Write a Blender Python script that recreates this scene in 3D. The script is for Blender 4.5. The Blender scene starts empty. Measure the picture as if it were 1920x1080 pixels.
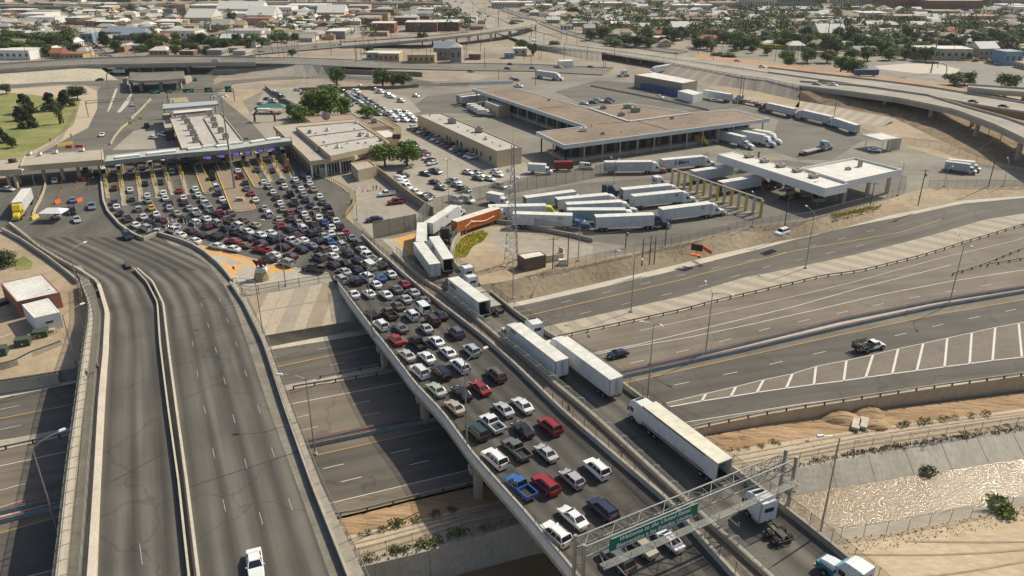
import bpy, bmesh, math, random
from math import sin, cos, tan, pi, radians, sqrt, atan2, hypot
from mathutils import Vector, Matrix, Quaternion, noise
from mathutils.geometry import tessellate_polygon
random.seed(7)
S = bpy.context.scene
COL = S.collection
# ------------------------------------------------------------------ camera
FPX, TH, CH = 1437.776, radians(23.9954), 70.0
cam = bpy.data.cameras.new('camera'); cam.sensor_width = 36; cam.lens = FPX/1920*36
cam.clip_start = 1; cam.clip_end = 9000
co = bpy.data.objects.new('camera', cam); COL.objects.link(co)
co.location = (0, 0, CH); co.rotation_euler = (pi/2-TH, 0, 0); S.camera = co
# ------------------------------------------------------------------ light
SUN_EL, SUN_AZ = radians(45), atan2(0.816, 0.578)      # azimuth from +y towards +x
W = bpy.data.worlds.new('World'); S.world = W; W.use_nodes = True
nt = W.node_tree; bg = nt.nodes['Background']
sky = nt.nodes.new('ShaderNodeTexSky'); sky.sky_type = 'NISHITA'; sky.sun_disc = False
sky.sun_elevation = SUN_EL; sky.sun_rotation = SUN_AZ; sky.dust_density = 5.0; sky.air_density = 1.0; sky.altitude = 1100
nt.links.new(sky.outputs[0], bg.inputs[0]); bg.inputs[1].default_value = 0.11
sl = bpy.data.lights.new('sun', 'SUN'); sl.energy = 4.5; sl.angle = radians(0.5); sl.color = (1.0, 0.92, 0.74)
so = bpy.data.objects.new('sun', sl); COL.objects.link(so)
sd = Vector((0.816*cos(SUN_EL), 0.578*cos(SUN_EL), sin(SUN_EL)))
so.rotation_euler = sd.to_track_quat('Z', 'Y').to_euler()
S.view_settings.view_transform = 'Standard'; S.view_settings.look = 'None'
S.view_settings.exposure = 0.12; S.view_settings.gamma = 1; S.view_settings.use_curve_mapping = False
S.cycles.max_bounces = 4; S.cycles.transparent_max_bounces = 12
# ------------------------------------------------------------------ photograph geometry: pixel -> place
CT, ST = cos(TH), sin(TH)
def ray(px, py):
    u = (px-960)/FPX; v = (540-py)/FPX
    return u, CT+v*ST, -ST+v*CT
def P(px, py, z=0.0):
    u, b, c = ray(px, py); t = (z-CH)/c
    return Vector((u*t, b*t, z))
def PF(px, py, zf):
    z = 0.0
    for _ in range(25):
        p = P(px, py, z); z2 = zf(p.x, p.y)
        if abs(z2-z) < 1e-3: break
        z = z2
    return P(px, py, z)
def proj(p):
    x, y, z = p[0], p[1], p[2]-CH
    d = y*CT - z*ST
    return 960+FPX*x/d, 540-FPX*(y*ST+z*CT)/d
def topz(b, tp):
    """height z above which pixel tp stands over the ground point b"""
    u, bb, c = ray(*tp); t = b.y/bb
    return CH + c*t
def ss(t):
    t = max(0.0, min(1.0, t)); return t*t*(3-2*t)
DECK = 3.0; HW = -4.0
def deckz(x, y): return DECK*ss((172-y)/60)
def hz(x, y): return HW + 3.2*ss((y-185)/50)
def zero(x, y): return 0.0
# ------------------------------------------------------------------ materials
MATS = {}
def mat(name, col, rough=0.85, metal=0.0, var=0.0, vs=0.3, bump=0.0, bs=4.0, spec=0.35, col2=None, detail=3, coat=0.0, alpha=None, emit=None, obj_col=False, stretch=None):
    if name in MATS: return MATS[name]
    m = bpy.data.materials.new(name); m.use_nodes = True; n = m.node_tree; N = n.nodes; L = n.links
    b = N['Principled BSDF']; b.inputs['Roughness'].default_value = rough; b.inputs['Metallic'].default_value = metal
    b.inputs['Specular IOR Level'].default_value = spec
    if coat: b.inputs['Coat Weight'].default_value = coat; b.inputs['Coat Roughness'].default_value = 0.08
    c = (col[0], col[1], col[2], 1)
    b.inputs['Base Color'].default_value = c
    if obj_col:
        oi = N.new('ShaderNodeObjectInfo'); L.new(oi.outputs['Color'], b.inputs['Base Color'])
    if var > 0 or col2 or bump > 0:
        g = N.new('ShaderNodeNewGeometry')
        src = g.outputs['Position']
        if stretch:
            mp = N.new('ShaderNodeMapping'); mp.inputs['Rotation'].default_value = (0, 0, stretch[0]); mp.inputs['Scale'].default_value = (stretch[1], stretch[2], 1)
            L.new(src, mp.inputs['Vector']); src = mp.outputs[0]
    if var > 0 or col2:
        t = N.new('ShaderNodeTexNoise'); t.inputs['Scale'].default_value = vs; t.inputs['Detail'].default_value = detail+2; t.inputs['Roughness'].default_value = 0.62
        L.new(src, t.inputs['Vector'])
        r = N.new('ShaderNodeMapRange'); r.inputs[1].default_value = 0.32; r.inputs[2].default_value = 0.68
        L.new(t.outputs[0], r.inputs[0])
        mx = N.new('ShaderNodeMix'); mx.data_type = 'RGBA'
        k2 = col2 or tuple(x*(1+var) for x in col); k1 = col if col2 else tuple(x*(1-var) for x in col)
        mx.inputs[6].default_value = (*k1, 1); mx.inputs[7].default_value = (*k2, 1)
        L.new(r.outputs[0], mx.inputs[0])
        # second, finer grain
        t2 = N.new('ShaderNodeTexNoise'); t2.inputs['Scale'].default_value = vs*9; t2.inputs['Detail'].default_value = 4
        L.new(src, t2.inputs['Vector'])
        mp2 = N.new('ShaderNodeMapRange'); mp2.inputs[1].default_value = 0.25; mp2.inputs[2].default_value = 0.75; mp2.inputs[3].default_value = 0.84; mp2.inputs[4].default_value = 1.16
        L.new(t2.outputs[0], mp2.inputs[0])
        vm = N.new('ShaderNodeVectorMath'); vm.operation = 'SCALE'
        L.new(mx.outputs[2], vm.inputs[0]); L.new(mp2.outputs[0], vm.inputs['Scale'])
        L.new(vm.outputs[0], b.inputs['Base Color'])
    if bump > 0:
        t = N.new('ShaderNodeTexNoise'); t.inputs['Scale'].default_value = bs; t.inputs['Detail'].default_value = 4
        L.new(src, t.inputs['Vector'])
        bp = N.new('ShaderNodeBump'); bp.inputs['Strength'].default_value = 1; bp.inputs['Distance'].default_value = bump
        L.new(t.outputs[0], bp.inputs['Height']); L.new(bp.outputs[0], b.inputs['Normal'])
    if emit:
        b.inputs['Emission Color'].default_value = (*emit[:3], 1); b.inputs['Emission Strength'].default_value = emit[3]
    if alpha is not None:
        tr = N.new('ShaderNodeBsdfTransparent'); ms = N.new('ShaderNodeMixShader'); ms.inputs[0].default_value = alpha
        L.new(tr.outputs[0], ms.inputs[1]); L.new(b.outputs[0], ms.inputs[2]); L.new(ms.outputs[0], N['Material Output'].inputs[0])
    MATS[name] = m; return m
def road_mat(name, base, dark, light, lane=3.6, streak=0.5, pos0=0.0, joint=0):
    """asphalt whose wear runs along the lane: UV u = metres across, v = metres along"""
    m = bpy.data.materials.new(name); m.use_nodes = True; n = m.node_tree; N = n.nodes; L = n.links
    b = N['Principled BSDF']; b.inputs['Roughness'].default_value = 0.85; b.inputs['Specular IOR Level'].default_value = 0.3
    uv = N.new('ShaderNodeUVMap'); uv.uv_map = 'uv'
    sep = N.new('ShaderNodeSeparateXYZ'); L.new(uv.outputs[0], sep.inputs[0])
    mp = N.new('ShaderNodeMapping'); mp.inputs['Scale'].default_value = (0.45, 0.014, 1); L.new(uv.outputs[0], mp.inputs[0])
    t = N.new('ShaderNodeTexNoise'); t.inputs['Scale'].default_value = 1.0; t.inputs['Detail'].default_value = 6; L.new(mp.outputs[0], t.inputs[0])
    # oil drip darkening in the middle of each lane
    ma = N.new('ShaderNodeMath'); ma.operation = 'MULTIPLY'; ma.inputs[1].default_value = 2*pi/lane
    wv = N.new('ShaderNodeTexNoise'); wv.inputs['Scale'].default_value = 1.0; wv.inputs['Detail'].default_value = 1; mw = N.new('ShaderNodeMapping'); mw.inputs['Scale'].default_value = (0.22, 0.03, 1); L.new(uv.outputs[0], mw.inputs[0]); L.new(mw.outputs[0], wv.inputs[0])
    wa = N.new('ShaderNodeMath'); wa.operation = 'MULTIPLY_ADD'; wa.inputs[1].default_value = 2.2; L.new(wv.outputs[0], wa.inputs[0]); L.new(sep.outputs[0], wa.inputs[2]); L.new(wa.outputs[0], ma.inputs[0])
    ad = N.new('ShaderNodeMath'); ad.operation = 'ADD'; ad.inputs[1].default_value = pos0; L.new(ma.outputs[0], ad.inputs[0])
    cs = N.new('ShaderNodeMath'); cs.operation = 'COSINE'; L.new(ad.outputs[0], cs.inputs[0])
    m2 = N.new('ShaderNodeMath'); m2.operation = 'MULTIPLY_ADD'; m2.inputs[1].default_value = -0.22*streak; L.new(cs.outputs[0], m2.inputs[0]); L.new(t.outputs[0], m2.inputs[2])
    r = N.new('ShaderNodeValToRGB'); e = r.color_ramp.elements
    e[0].position = 0.25; e[0].color = (*dark, 1); e[1].position = 0.78; e[1].color = (*light, 1)
    k = e.new(0.5); k.color = (*base, 1)
    L.new(m2.outputs[0], r.inputs[0])
    g = N.new('ShaderNodeNewGeometry'); t2 = N.new('ShaderNodeTexNoise'); t2.inputs['Scale'].default_value = 0.08; t2.inputs['Detail'].default_value = 7; L.new(g.outputs['Position'], t2.inputs[0])
    mr = N.new('ShaderNodeMapRange'); mr.inputs[1].default_value = 0.3; mr.inputs[2].default_value = 0.7; mr.inputs[3].default_value = 0.82; mr.inputs[4].default_value = 1.18; L.new(t2.outputs[0], mr.inputs[0])
    vm = N.new('ShaderNodeVectorMath'); vm.operation = 'SCALE'; L.new(r.outputs[0], vm.inputs[0]); L.new(mr.outputs[0], vm.inputs['Scale'])
    t3 = N.new('ShaderNodeTexNoise'); t3.inputs['Scale'].default_value = 5; t3.inputs['Detail'].default_value = 3; L.new(g.outputs['Position'], t3.inputs[0])
    mr3 = N.new('ShaderNodeMapRange'); mr3.inputs[3].default_value = 0.85; mr3.inputs[4].default_value = 1.15; L.new(t3.outputs[0], mr3.inputs[0])
    vm3 = N.new('ShaderNodeVectorMath'); vm3.operation = 'SCALE'; L.new(vm.outputs[0], vm3.inputs[0]); L.new(mr3.outputs[0], vm3.inputs['Scale'])
    # thin sealed cracks
    vo = N.new('ShaderNodeTexVoronoi'); vo.feature = 'DISTANCE_TO_EDGE'; vo.inputs['Scale'].default_value = 0.045
    nw = N.new('ShaderNodeTexNoise'); nw.inputs['Scale'].default_value = 0.25; L.new(g.outputs['Position'], nw.inputs[0])
    va = N.new('ShaderNodeVectorMath'); va.operation = 'MULTIPLY_ADD'; va.inputs[1].default_value = (7, 7, 0); L.new(nw.outputs['Color'], va.inputs[0]); L.new(g.outputs['Position'], va.inputs[2])
    L.new(va.outputs[0], vo.inputs['Vector'])
    mrc = N.new('ShaderNodeMapRange'); mrc.inputs[1].default_value = 0.003; mrc.inputs[2].default_value = 0.012; mrc.inputs[3].default_value = 0.78; mrc.inputs[4].default_value = 1.0; L.new(vo.outputs['Distance'], mrc.inputs[0])
    vm4 = N.new('ShaderNodeVectorMath'); vm4.operation = 'SCALE'; L.new(vm3.outputs[0], vm4.inputs[0]); L.new(mrc.outputs[0], vm4.inputs['Scale'])
    L.new(vm4.outputs[0], b.inputs['Base Color'])
    MATS[name] = m; return m
# real world base colours
M_dirt = mat('dirt', (0.28, 0.212, 0.138), 0.95, var=0.2, vs=0.05, bump=0.15, bs=0.8, col2=(0.40, 0.315, 0.215), stretch=(0.45, 1.0, 1.0))
M_dirt2 = mat('raw_dirt', (0.27, 0.17, 0.09), 0.95, vs=0.16, bump=0.9, bs=0.5, col2=(0.42, 0.29, 0.17), stretch=(-0.35, 0.35, 1.6))
M_rdirt = mat('reddish_dirt', (0.30, 0.17, 0.09), 0.95, vs=0.07, bump=0.2, bs=0.5, col2=(0.40, 0.26, 0.15))
M_city = mat('city_ground', (0.20, 0.165, 0.125), 0.95, vs=0.035, col2=(0.36, 0.30, 0.22))
M_levee = mat('levee_gravel', (0.40, 0.32, 0.23), 0.95, vs=0.1, bump=0.1, bs=1.0, col2=(0.47, 0.385, 0.28))
M_conc = mat('concrete', (0.33, 0.295, 0.235), 0.9, vs=0.12, col2=(0.42, 0.38, 0.31), bump=0.02)
M_conc2 = mat('pale_concrete', (0.43, 0.385, 0.31), 0.9, vs=0.25, col2=(0.52, 0.47, 0.39))
M_concd = mat('stained_concrete', (0.19, 0.17, 0.14), 0.9, vs=0.3, col2=(0.27, 0.245, 0.20))
M_tanp = mat('tan_panel_concrete', (0.30, 0.255, 0.20), 0.9, vs=0.2, col2=(0.34, 0.295, 0.235))
M_beigep = mat('beige_panel_concrete', (0.37, 0.315, 0.235), 0.9, vs=0.2, col2=(0.42, 0.36, 0.275))
M_yard = mat('yard_concrete', (0.17, 0.153, 0.122), 0.9, vs=0.03, col2=(0.255, 0.232, 0.185), stretch=(0.3, 1, 2.2))
M_lot = mat('lot_concrete', (0.27, 0.24, 0.19), 0.9, vs=0.06, col2=(0.35, 0.315, 0.255))
M_asph = mat('asphalt', (0.075, 0.07, 0.06), 0.88, vs=0.05, col2=(0.115, 0.105, 0.088))
M_asphw = mat('worn_asphalt', (0.105, 0.097, 0.081), 0.88, vs=0.04, col2=(0.165, 0.151, 0.125), stretch=(0.5, 1.0, 2.5))
M_grass = mat('lawn', (0.125, 0.16, 0.035), 0.95, vs=0.07, col2=(0.29, 0.255, 0.10), bump=0.05)
M_weed = mat('dry_weeds', (0.52, 0.42, 0.07), 0.95, vs=0.3, col2=(0.27, 0.31, 0.05))
M_orange = mat('orange_paving', (0.56, 0.30, 0.10), 0.9, vs=0.2, col2=(0.62, 0.36, 0.14))
M_fade = mat('faded_road_paint', (0.40, 0.385, 0.34), 0.85, vs=1.5, col2=(0.28, 0.265, 0.23))
M_white = mat('road_paint_white', (0.68, 0.66, 0.60), 0.8, vs=1.5, col2=(0.5, 0.48, 0.43))
M_yellow = mat('road_paint_yellow', (0.55, 0.36, 0.09), 0.8, vs=1.5, col2=(0.42, 0.29, 0.11))
M_red = mat('barrier_red', (0.34, 0.085, 0.05), 0.8, vs=0.8, col2=(0.26, 0.07, 0.05))
M_teal = mat('barrier_teal', (0.16, 0.25, 0.27), 0.8, vs=0.3, col2=(0.26, 0.33, 0.33))
M_pink = mat('barrier_pinkish', (0.42, 0.34, 0.29), 0.85, vs=0.3, col2=(0.48, 0.40, 0.34))
M_steel = mat('galvanised_steel', (0.27, 0.27, 0.255), 0.6, 0.2)
M_rail = mat('guardrail_steel', (0.33, 0.31, 0.27), 0.55, 0.3)
M_dark = mat('dark_metal', (0.06, 0.055, 0.05), 0.6, 0.3)
M_black = mat('black', (0.015, 0.015, 0.017), 0.6)
M_inter = mat('dark_interior', (0.03, 0.03, 0.03), 0.9)
M_wood = mat('weathered_wood', (0.12, 0.08, 0.05), 0.9, var=0.2, vs=2)
M_mesh = mat('chain_link', (0.30, 0.29, 0.26), 0.6, 0.3, alpha=0.28)
M_meshd = mat('dense_chain_link', (0.26, 0.25, 0.21), 0.7, 0.2, alpha=0.5)
M_post = mat('fence_post', (0.20, 0.19, 0.165), 0.6, 0.4)
M_wht = mat('white_paint', (0.78, 0.77, 0.73), 0.5, vs=1.0, col2=(0.70, 0.69, 0.64))
M_roofw = mat('white_roof', (0.66, 0.64, 0.58), 0.8, vs=0.18, col2=(0.52, 0.50, 0.44))
M_roofg = mat('grey_gravel_roof', (0.37, 0.345, 0.30), 0.9, vs=0.12, col2=(0.46, 0.43, 0.38))
M_roofb = mat('brown_gravel_roof', (0.185, 0.138, 0.10), 0.95, vs=0.06, col2=(0.275, 0.21, 0.155))
M_rooft = mat('tan_roof', (0.36, 0.31, 0.245), 0.9, vs=0.2, col2=(0.42, 0.37, 0.30))
M_tan = mat('tan_stucco', (0.50, 0.40, 0.26), 0.9, vs=0.3, col2=(0.56, 0.46, 0.31))
M_fascia = mat('pale_blue_fascia', (0.46, 0.50, 0.50), 0.6, vs=0.5, col2=(0.52, 0.55, 0.54))
M_greyw = mat('grey_green_fascia', (0.21, 0.225, 0.20), 0.6, vs=0.5, col2=(0.27, 0.28, 0.25))
M_ybol = mat('yellow_paint', (0.62, 0.42, 0.05), 0.6, vs=2, col2=(0.52, 0.38, 0.10))
M_redw = mat('red_brick_wall', (0.27, 0.125, 0.095), 0.9, var=0.15, vs=1)
M_brick = mat('brown_brick', (0.19, 0.10, 0.075), 0.9, var=0.2, vs=0.6)
M_stone = mat('rubble_stone', (0.22, 0.185, 0.14), 0.95, vs=1.6, col2=(0.34, 0.28, 0.21), bump=0.15, bs=2)
M_glass = mat('window_glass', (0.02, 0.025, 0.03), 0.12, 0.0, spec=0.8)
M_green = mat('sign_green', (0.0, 0.14, 0.085), 0.5)
M_signw = mat('sign_white', (0.8, 0.8, 0.78), 0.6)
M_purple = mat('purple_display', (0.10, 0.06, 0.35), 0.5, emit=(0.25, 0.15, 0.8, 0.5))
M_oran = mat('safety_orange', (0.65, 0.13, 0.03), 0.6)
M_blue = mat('blue_panel', (0.04, 0.085, 0.22), 0.6, vs=0.5, col2=(0.05, 0.10, 0.26))
M_tgreen = mat('transformer_green', (0.06, 0.085, 0.05), 0.6)
M_bronze = mat('bronze_statue', (0.12, 0.035, 0.022), 0.6, 0.2, var=0.3, vs=2)
M_slate = mat('slate_blue_metal', (0.16, 0.19, 0.22), 0.5)
M_maroon = mat('maroon_paint', (0.18, 0.03, 0.035), 0.5)
# ------------------------------------------------------------------ objects
def put(name, me, m=None, parent=None, label=None, cat=None, group=None, kind=None, loc=None, rot=None, color=None):
    o = bpy.data.objects.new(name, me); COL.objects.link(o)
    if m is not None and me is not None and len(me.materials) == 0:
        for q in (m if isinstance(m, (list, tuple)) else [m]): me.materials.append(q)
    if parent: o.parent = parent
    if loc is not None: o.location = loc
    if rot is not None: o.rotation_euler = (0, 0, rot) if not hasattr(rot, '__len__') else rot
    if label: o['label'] = label
    if cat: o['category'] = cat
    if group: o['group'] = group
    if kind: o['kind'] = kind
    if color: o.color = color
    return o
def empty(name, loc, label, cat, group=None, rot=0):
    return put(name, None, None, None, label, cat, group, loc=loc, rot=rot)
class MB:
    def __init__(s): s.v = []; s.f = []; s.m = []; s.uv = {}
    def add(s, vs, fs, mi=0):
        k = len(s.v); s.v += [tuple(v) for v in vs]
        for f in fs: s.f.append([k+i for i in f]); s.m.append(mi)
        return s
    def box(s, c, d, rz=0.0, mi=0, top=(1, 1)):
        """c = centre of the base, d = size; top = scale of the upper face"""
        a, b, h = d[0]/2, d[1]/2, d[2]; ca, sa = cos(rz), sin(rz)
        vs = []
        for z, q in ((0, (1, 1)), (h, top)):
            for x, y in ((-a, -b), (a, -b), (a, b), (-a, b)):
                x *= q[0]; y *= q[1]; vs.append((c[0]+x*ca-y*sa, c[1]+x*sa+y*ca, c[2]+z))
        return s.add(vs, [(3, 2, 1, 0), (4, 5, 6, 7), (0, 1, 5, 4), (1, 2, 6, 5), (2, 3, 7, 6), (3, 0, 4, 7)], mi)
    def bar(s, a, b, w, h=None, mi=0):
        a = Vector(a); b = Vector(b); h = h or w; d = (b-a)
        if d.length < 1e-6: return s
        d.normalize(); up = Vector((0, 0, 1)) if abs(d.z) < 0.95 else Vector((1, 0, 0))
        x = d.cross(up).normalized(); y = x.cross(d)
        vs = [p+x*i*w/2+y*j*h/2 for p in (a, b) for i, j in ((-1, -1), (1, -1), (1, 1), (-1, 1))]
        return s.add(vs, [(3, 2, 1, 0), (4, 5, 6, 7), (0, 1, 5, 4), (1, 2, 6, 5), (2, 3, 7, 6), (3, 0, 4, 7)], mi)
    def cyl(s, a, b, r0, r1=None, n=8, mi=0):
        a = Vector(a); b = Vector(b); r1 = r0 if r1 is None else r1; d = (b-a).normalized()
        up = Vector((0, 0, 1)) if abs(d.z) < 0.95 else Vector((1, 0, 0)); x = d.cross(up).normalized(); y = d.cross(x)
        vs = [p+(x*cos(2*pi*i/n)+y*sin(2*pi*i/n))*r for p, r in ((a, r0), (b, r1)) for i in range(n)]
        fs = [(i, (i+1) % n, n+(i+1) % n, n+i) for i in range(n)]+[tuple(range(n-1, -1, -1)), tuple(range(n, 2*n))]
        return s.add(vs, fs, mi)
    def tube(s, pts, r, n=5, mi=0):
        for a, b in zip(pts, pts[1:]): s.cyl(a, b, r, r, n, mi)
        return s
    def prism(s, pts, z0, z1, mi=0, mt=None, mb=True):
        n = len(pts); a = sum(pts[i][0]*pts[(i+1) % n][1]-pts[(i+1) % n][0]*pts[i][1] for i in range(n))
        if a < 0: pts = pts[::-1]
        vs = [(p[0], p[1], z0) for p in pts]+[(p[0], p[1], z1) for p in pts]
        s.add(vs, [(i, (i+1) % n, n+(i+1) % n, n+i) for i in range(n)], mi)
        tri = tessellate_polygon([[Vector((p[0], p[1], 0)) for p in pts]])
        def o(t):
            A, B, C = (pts[i] for i in t)
            return t if (B[0]-A[0])*(C[1]-A[1])-(B[1]-A[1])*(C[0]-A[0]) > 0 else (t[0], t[2], t[1])
        tr = [o(t) for t in tri]
        s.add([(p[0], p[1], z1) for p in pts], tr, mi if mt is None else mt)
        if mb: s.add([(p[0], p[1], z0) for p in pts], [(t[0], t[2], t[1]) for t in tr], mi)
        return s
    def mesh(s, name='mesh', smooth=False, ang=None):
        me = bpy.data.meshes.new(name); me.from_pydata(s.v, [], s.f)
        me.polygons.foreach_set('material_index', s.m)
        if smooth: me.polygons.foreach_set('use_smooth', [True]*len(s.f))
        me.update()
        if ang: me.polygons.foreach_set('use_smooth', [True]*len(s.f)); me.set_sharp_from_angle(angle=ang)
        return me
    def obj(s, name, m, parent=None, smooth=False, **k):
        me = s.mesh(name, smooth)
        for q in (m if isinstance(m, (list, tuple)) else [m]): me.materials.append(q)
        return put(name, me, None, parent, **k)
def poly(name, px, z, m, dz=0.0, world=False, label=None, parent=None):
    pts = [Vector((p[0], p[1], 0)) for p in px] if world else [P(p[0], p[1], z) for p in px]
    tri = tessellate_polygon([[Vector((p.x, p.y, 0)) for p in pts]])
    fs = []
    for t in tri:
        A, B, C = (pts[i] for i in t)
        fs.append(t if (B.x-A.x)*(C.y-A.y)-(B.y-A.y)*(C.x-A.x) > 0 else (t[0], t[2], t[1]))
    b = MB(); b.add([(p.x, p.y, z+dz) for p in pts], fs)
    o = b.obj(name, m, parent, kind=None if parent else 'structure')
    if label: o['label'] = label
    return o
class Line:
    """polyline through pixels laid on a height field; axis 0 = runs along x, 1 = along y"""
    def __init__(s, px, zf=zero, axis=0, world=None):
        s.ax = axis
        pts = world or [(P(p[0], p[1], p[2]) if len(p) > 2 else PF(p[0], p[1], zf)) for p in px]
        s.p = sorted(pts, key=lambda q: q[axis])
    def at(s, t):
        p = s.p; a = s.ax
        if t <= p[0][a]: A, B = p[0], p[1]
        elif t >= p[-1][a]: A, B = p[-2], p[-1]
        else:
            for A, B in zip(p, p[1:]):
                if A[a] <= t <= B[a]: break
        k = (t-A[a])/max(1e-6, (B[a]-A[a]))
        z = A.z+(B.z-A.z)*max(0, min(1, k)) if (t < p[0][a] or t > p[-1][a]) else A.z+(B.z-A.z)*k
        q = A.lerp(B, k); q.z = z; return q
    def smooth(s, t, w=6.0):
        a = s.at(t-w); b = s.at(t); c = s.at(t+w); return (a+b*2+c)/4
def strip(name, A, B, t0, t1, m, step=4.0, nx=1, zf=None, dz=0.0, kind='structure', parent=None, label=None):
    n = max(1, int(abs(t1-t0)/step)); b = MB(); uvs = []
    u0 = 0
    for i in range(n+1):
        t = t0+(t1-t0)*i/n; p, q = A.at(t), B.at(t); w = (q-p).length
        for j in range(nx+1):
            r = p.lerp(q, j/nx)
            if zf: r.z = zf(r.x, r.y)
            b.v.append((r.x, r.y, r.z+dz)); uvs.append((w*j/nx, t))
    for i in range(n):
        for j in range(nx):
            k = i*(nx+1)+j; f = [k, k+1, k+nx+2, k+nx+1]
            v = [Vector(b.v[x]) for x in f]
            if (v[1]-v[0]).cross(v[3]-v[0]).z < 0: f = f[::-1]
            b.f.append(f); b.m.append(0)
    me = b.mesh(name); me.materials.append(m)
    ul = me.uv_layers.new(name='uv')
    for lp in me.loops: ul.data[lp.index].uv = uvs[lp.vertex_index]
    o = put(name, me, None, parent, kind=kind if not parent else None, label=label)
    return o
def pts_on(px, zf, step=3.0):
    """dense world points along a pixel polyline laid on height field"""
    w = [PF(p[0], p[1], zf) for p in px]; out = []
    for A, B in zip(w, w[1:]):
        n = max(1, int((B-A).length/step))
        for i in range(n):
            q = A.lerp(B, i/n); q.z = zf(q.x, q.y); out.append(q)
    out.append(w[-1]); return out
def ribbon(name, pts, w, m, dz, dash=None, parent=None, kind='structure'):
    """painted line; dash=(on, off) makes every dash its own child"""
    def one(seg):
        b = MB()
        for i, p in enumerate(seg):
            d = (seg[min(i+1, len(seg)-1)]-seg[max(i-1, 0)]); d.z = 0; d.normalize(); s = Vector((-d.y, d.x, 0))*w/2
            b.v += [tuple(p+s+Vector((0, 0, dz))), tuple(p-s+Vector((0, 0, dz)))]
        for i in range(len(seg)-1): b.f.append([2*i+1, 2*i+3, 2*i+2, 2*i]); b.m.append(0)
        return b
    if not dash: return one(pts).obj(name, m, parent, kind=None if parent else kind)
    L = [0]
    for a, b in zip(pts, pts[1:]): L.append(L[-1]+(b-a).length)
    def at(s):
        for i in range(len(pts)-1):
            if L[i+1] >= s: return pts[i].lerp(pts[i+1], (s-L[i])/max(1e-6, L[i+1]-L[i]))
        return pts[-1]
    s = 0
    while s < L[-1]-dash[0]:
        one([at(s), at(s+dash[0]/2), at(s+dash[0])]).obj(name, m, parent, kind=None if parent else kind); s += dash[0]+dash[1]
def wall_mb(pts, w, h, b=None, mi=0, base=0.0):
    """solid wall along points"""
    b = b or MB(); n = len(pts); k = len(b.v)
    for i, p in enumerate(pts):
        d = pts[min(i+1, n-1)]-pts[max(i-1, 0)]; d.z = 0
        d = d.normalized() if d.length > 1e-6 else Vector((1, 0, 0)); s = Vector((-d.y, d.x, 0))*w/2
        for q in (p-s+Vector((0, 0, base)), p+s+Vector((0, 0, base)), p+s+Vector((0, 0, h)), p-s+Vector((0, 0, h))): b.v.append(tuple(q))
    for i in range(n-1):
        a = k+4*i; c = a+4
        for x, y in ((0, 1), (1, 2), (2, 3), (3, 0)): b.f.append([a+y, a+x, c+x, c+y]); b.m.append(mi)
    b.f.append([k+0, k+1, k+2, k+3]); b.m.append(mi); e = k+4*(n-1); b.f.append([e+3, e+2, e+1, e]); b.m.append(mi)
    return b
_post = {}
def post_mesh(h, r, m):
    key = (round(h, 1), r, m.name)
    if key not in _post:
        b = MB(); b.cyl((0, 0, 0), (0, 0, h), r, r, 5); me = b.mesh('post'); me.materials.append(m); _post[key] = me
    return _post[key]
def fence(pts, h, label, name='chain_link_fence', sp=3.0, m=None, group=None, cat='fence', base=0.0, r=0.04, rails=1, pm=None):
    m = m or M_mesh; pm = pm or M_post
    root = empty(name, pts[0], label, cat, group); o0 = pts[0]
    b = MB(); n = len(pts)
    for p in pts: b.v += [tuple(p-o0+Vector((0, 0, base+0.05))), tuple(p-o0+Vector((0, 0, base+h)))]
    for i in range(n-1): b.f.append([2*i, 2*i+2, 2*i+3, 2*i+1]); b.m.append(0)
    b.obj('mesh_panel', m, root)
    rb = MB()
    for q in range(rails):
        zz = base+h-q*(h*0.45)
        rb.tube([p-o0+Vector((0, 0, zz)) for p in pts], r*0.8, 4)
    rb.obj('top_rail', pm, root)
    L = [0]
    for a, c in zip(pts, pts[1:]): L.append(L[-1]+(c-a).length)
    s = 0; i = 0; me = post_mesh(h+0.1, r, pm)
    while s <= L[-1]:
        while i < n-2 and L[i+1] < s: i += 1
        q = pts[i].lerp(pts[i+1], (s-L[i])/max(1e-6, L[i+1]-L[i]))
        put('post', me, None, root, loc=q-o0+Vector((0, 0, base))); s += sp
    return root
def guardrail(pts, label, sp=3.8, h=0.72, name='guardrail', m=None):
    root = empty(name, pts[0], label, 'guardrail'); o0 = pts[0]
    wall_mb([p-o0 for p in pts], 0.09, h, base=h-0.33).obj('rail', m or M_rail, root)
    L = [0]
    for a, c in zip(pts, pts[1:]): L.append(L[-1]+(c-a).length)
    s = 0; i = 0
    key = 'grpost'
    if key not in _post:
        b = MB(); b.box((0, 0, 0), (0.22, 0.2, 0.68)); me = b.mesh('post'); me.materials.append(M_dark); _post[key] = me
    n = len(pts)
    while s <= L[-1]:
        while i < n-2 and L[i+1] < s: i += 1
        q = pts[i].lerp(pts[i+1], (s-L[i])/max(1e-6, L[i+1]-L[i])); d = pts[i+1]-pts[i]
        nn = Vector((d.y, -d.x, 0)).normalized()*0.16
        put('post', _post[key], None, root, loc=q-o0+nn); s += sp
    return root
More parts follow.
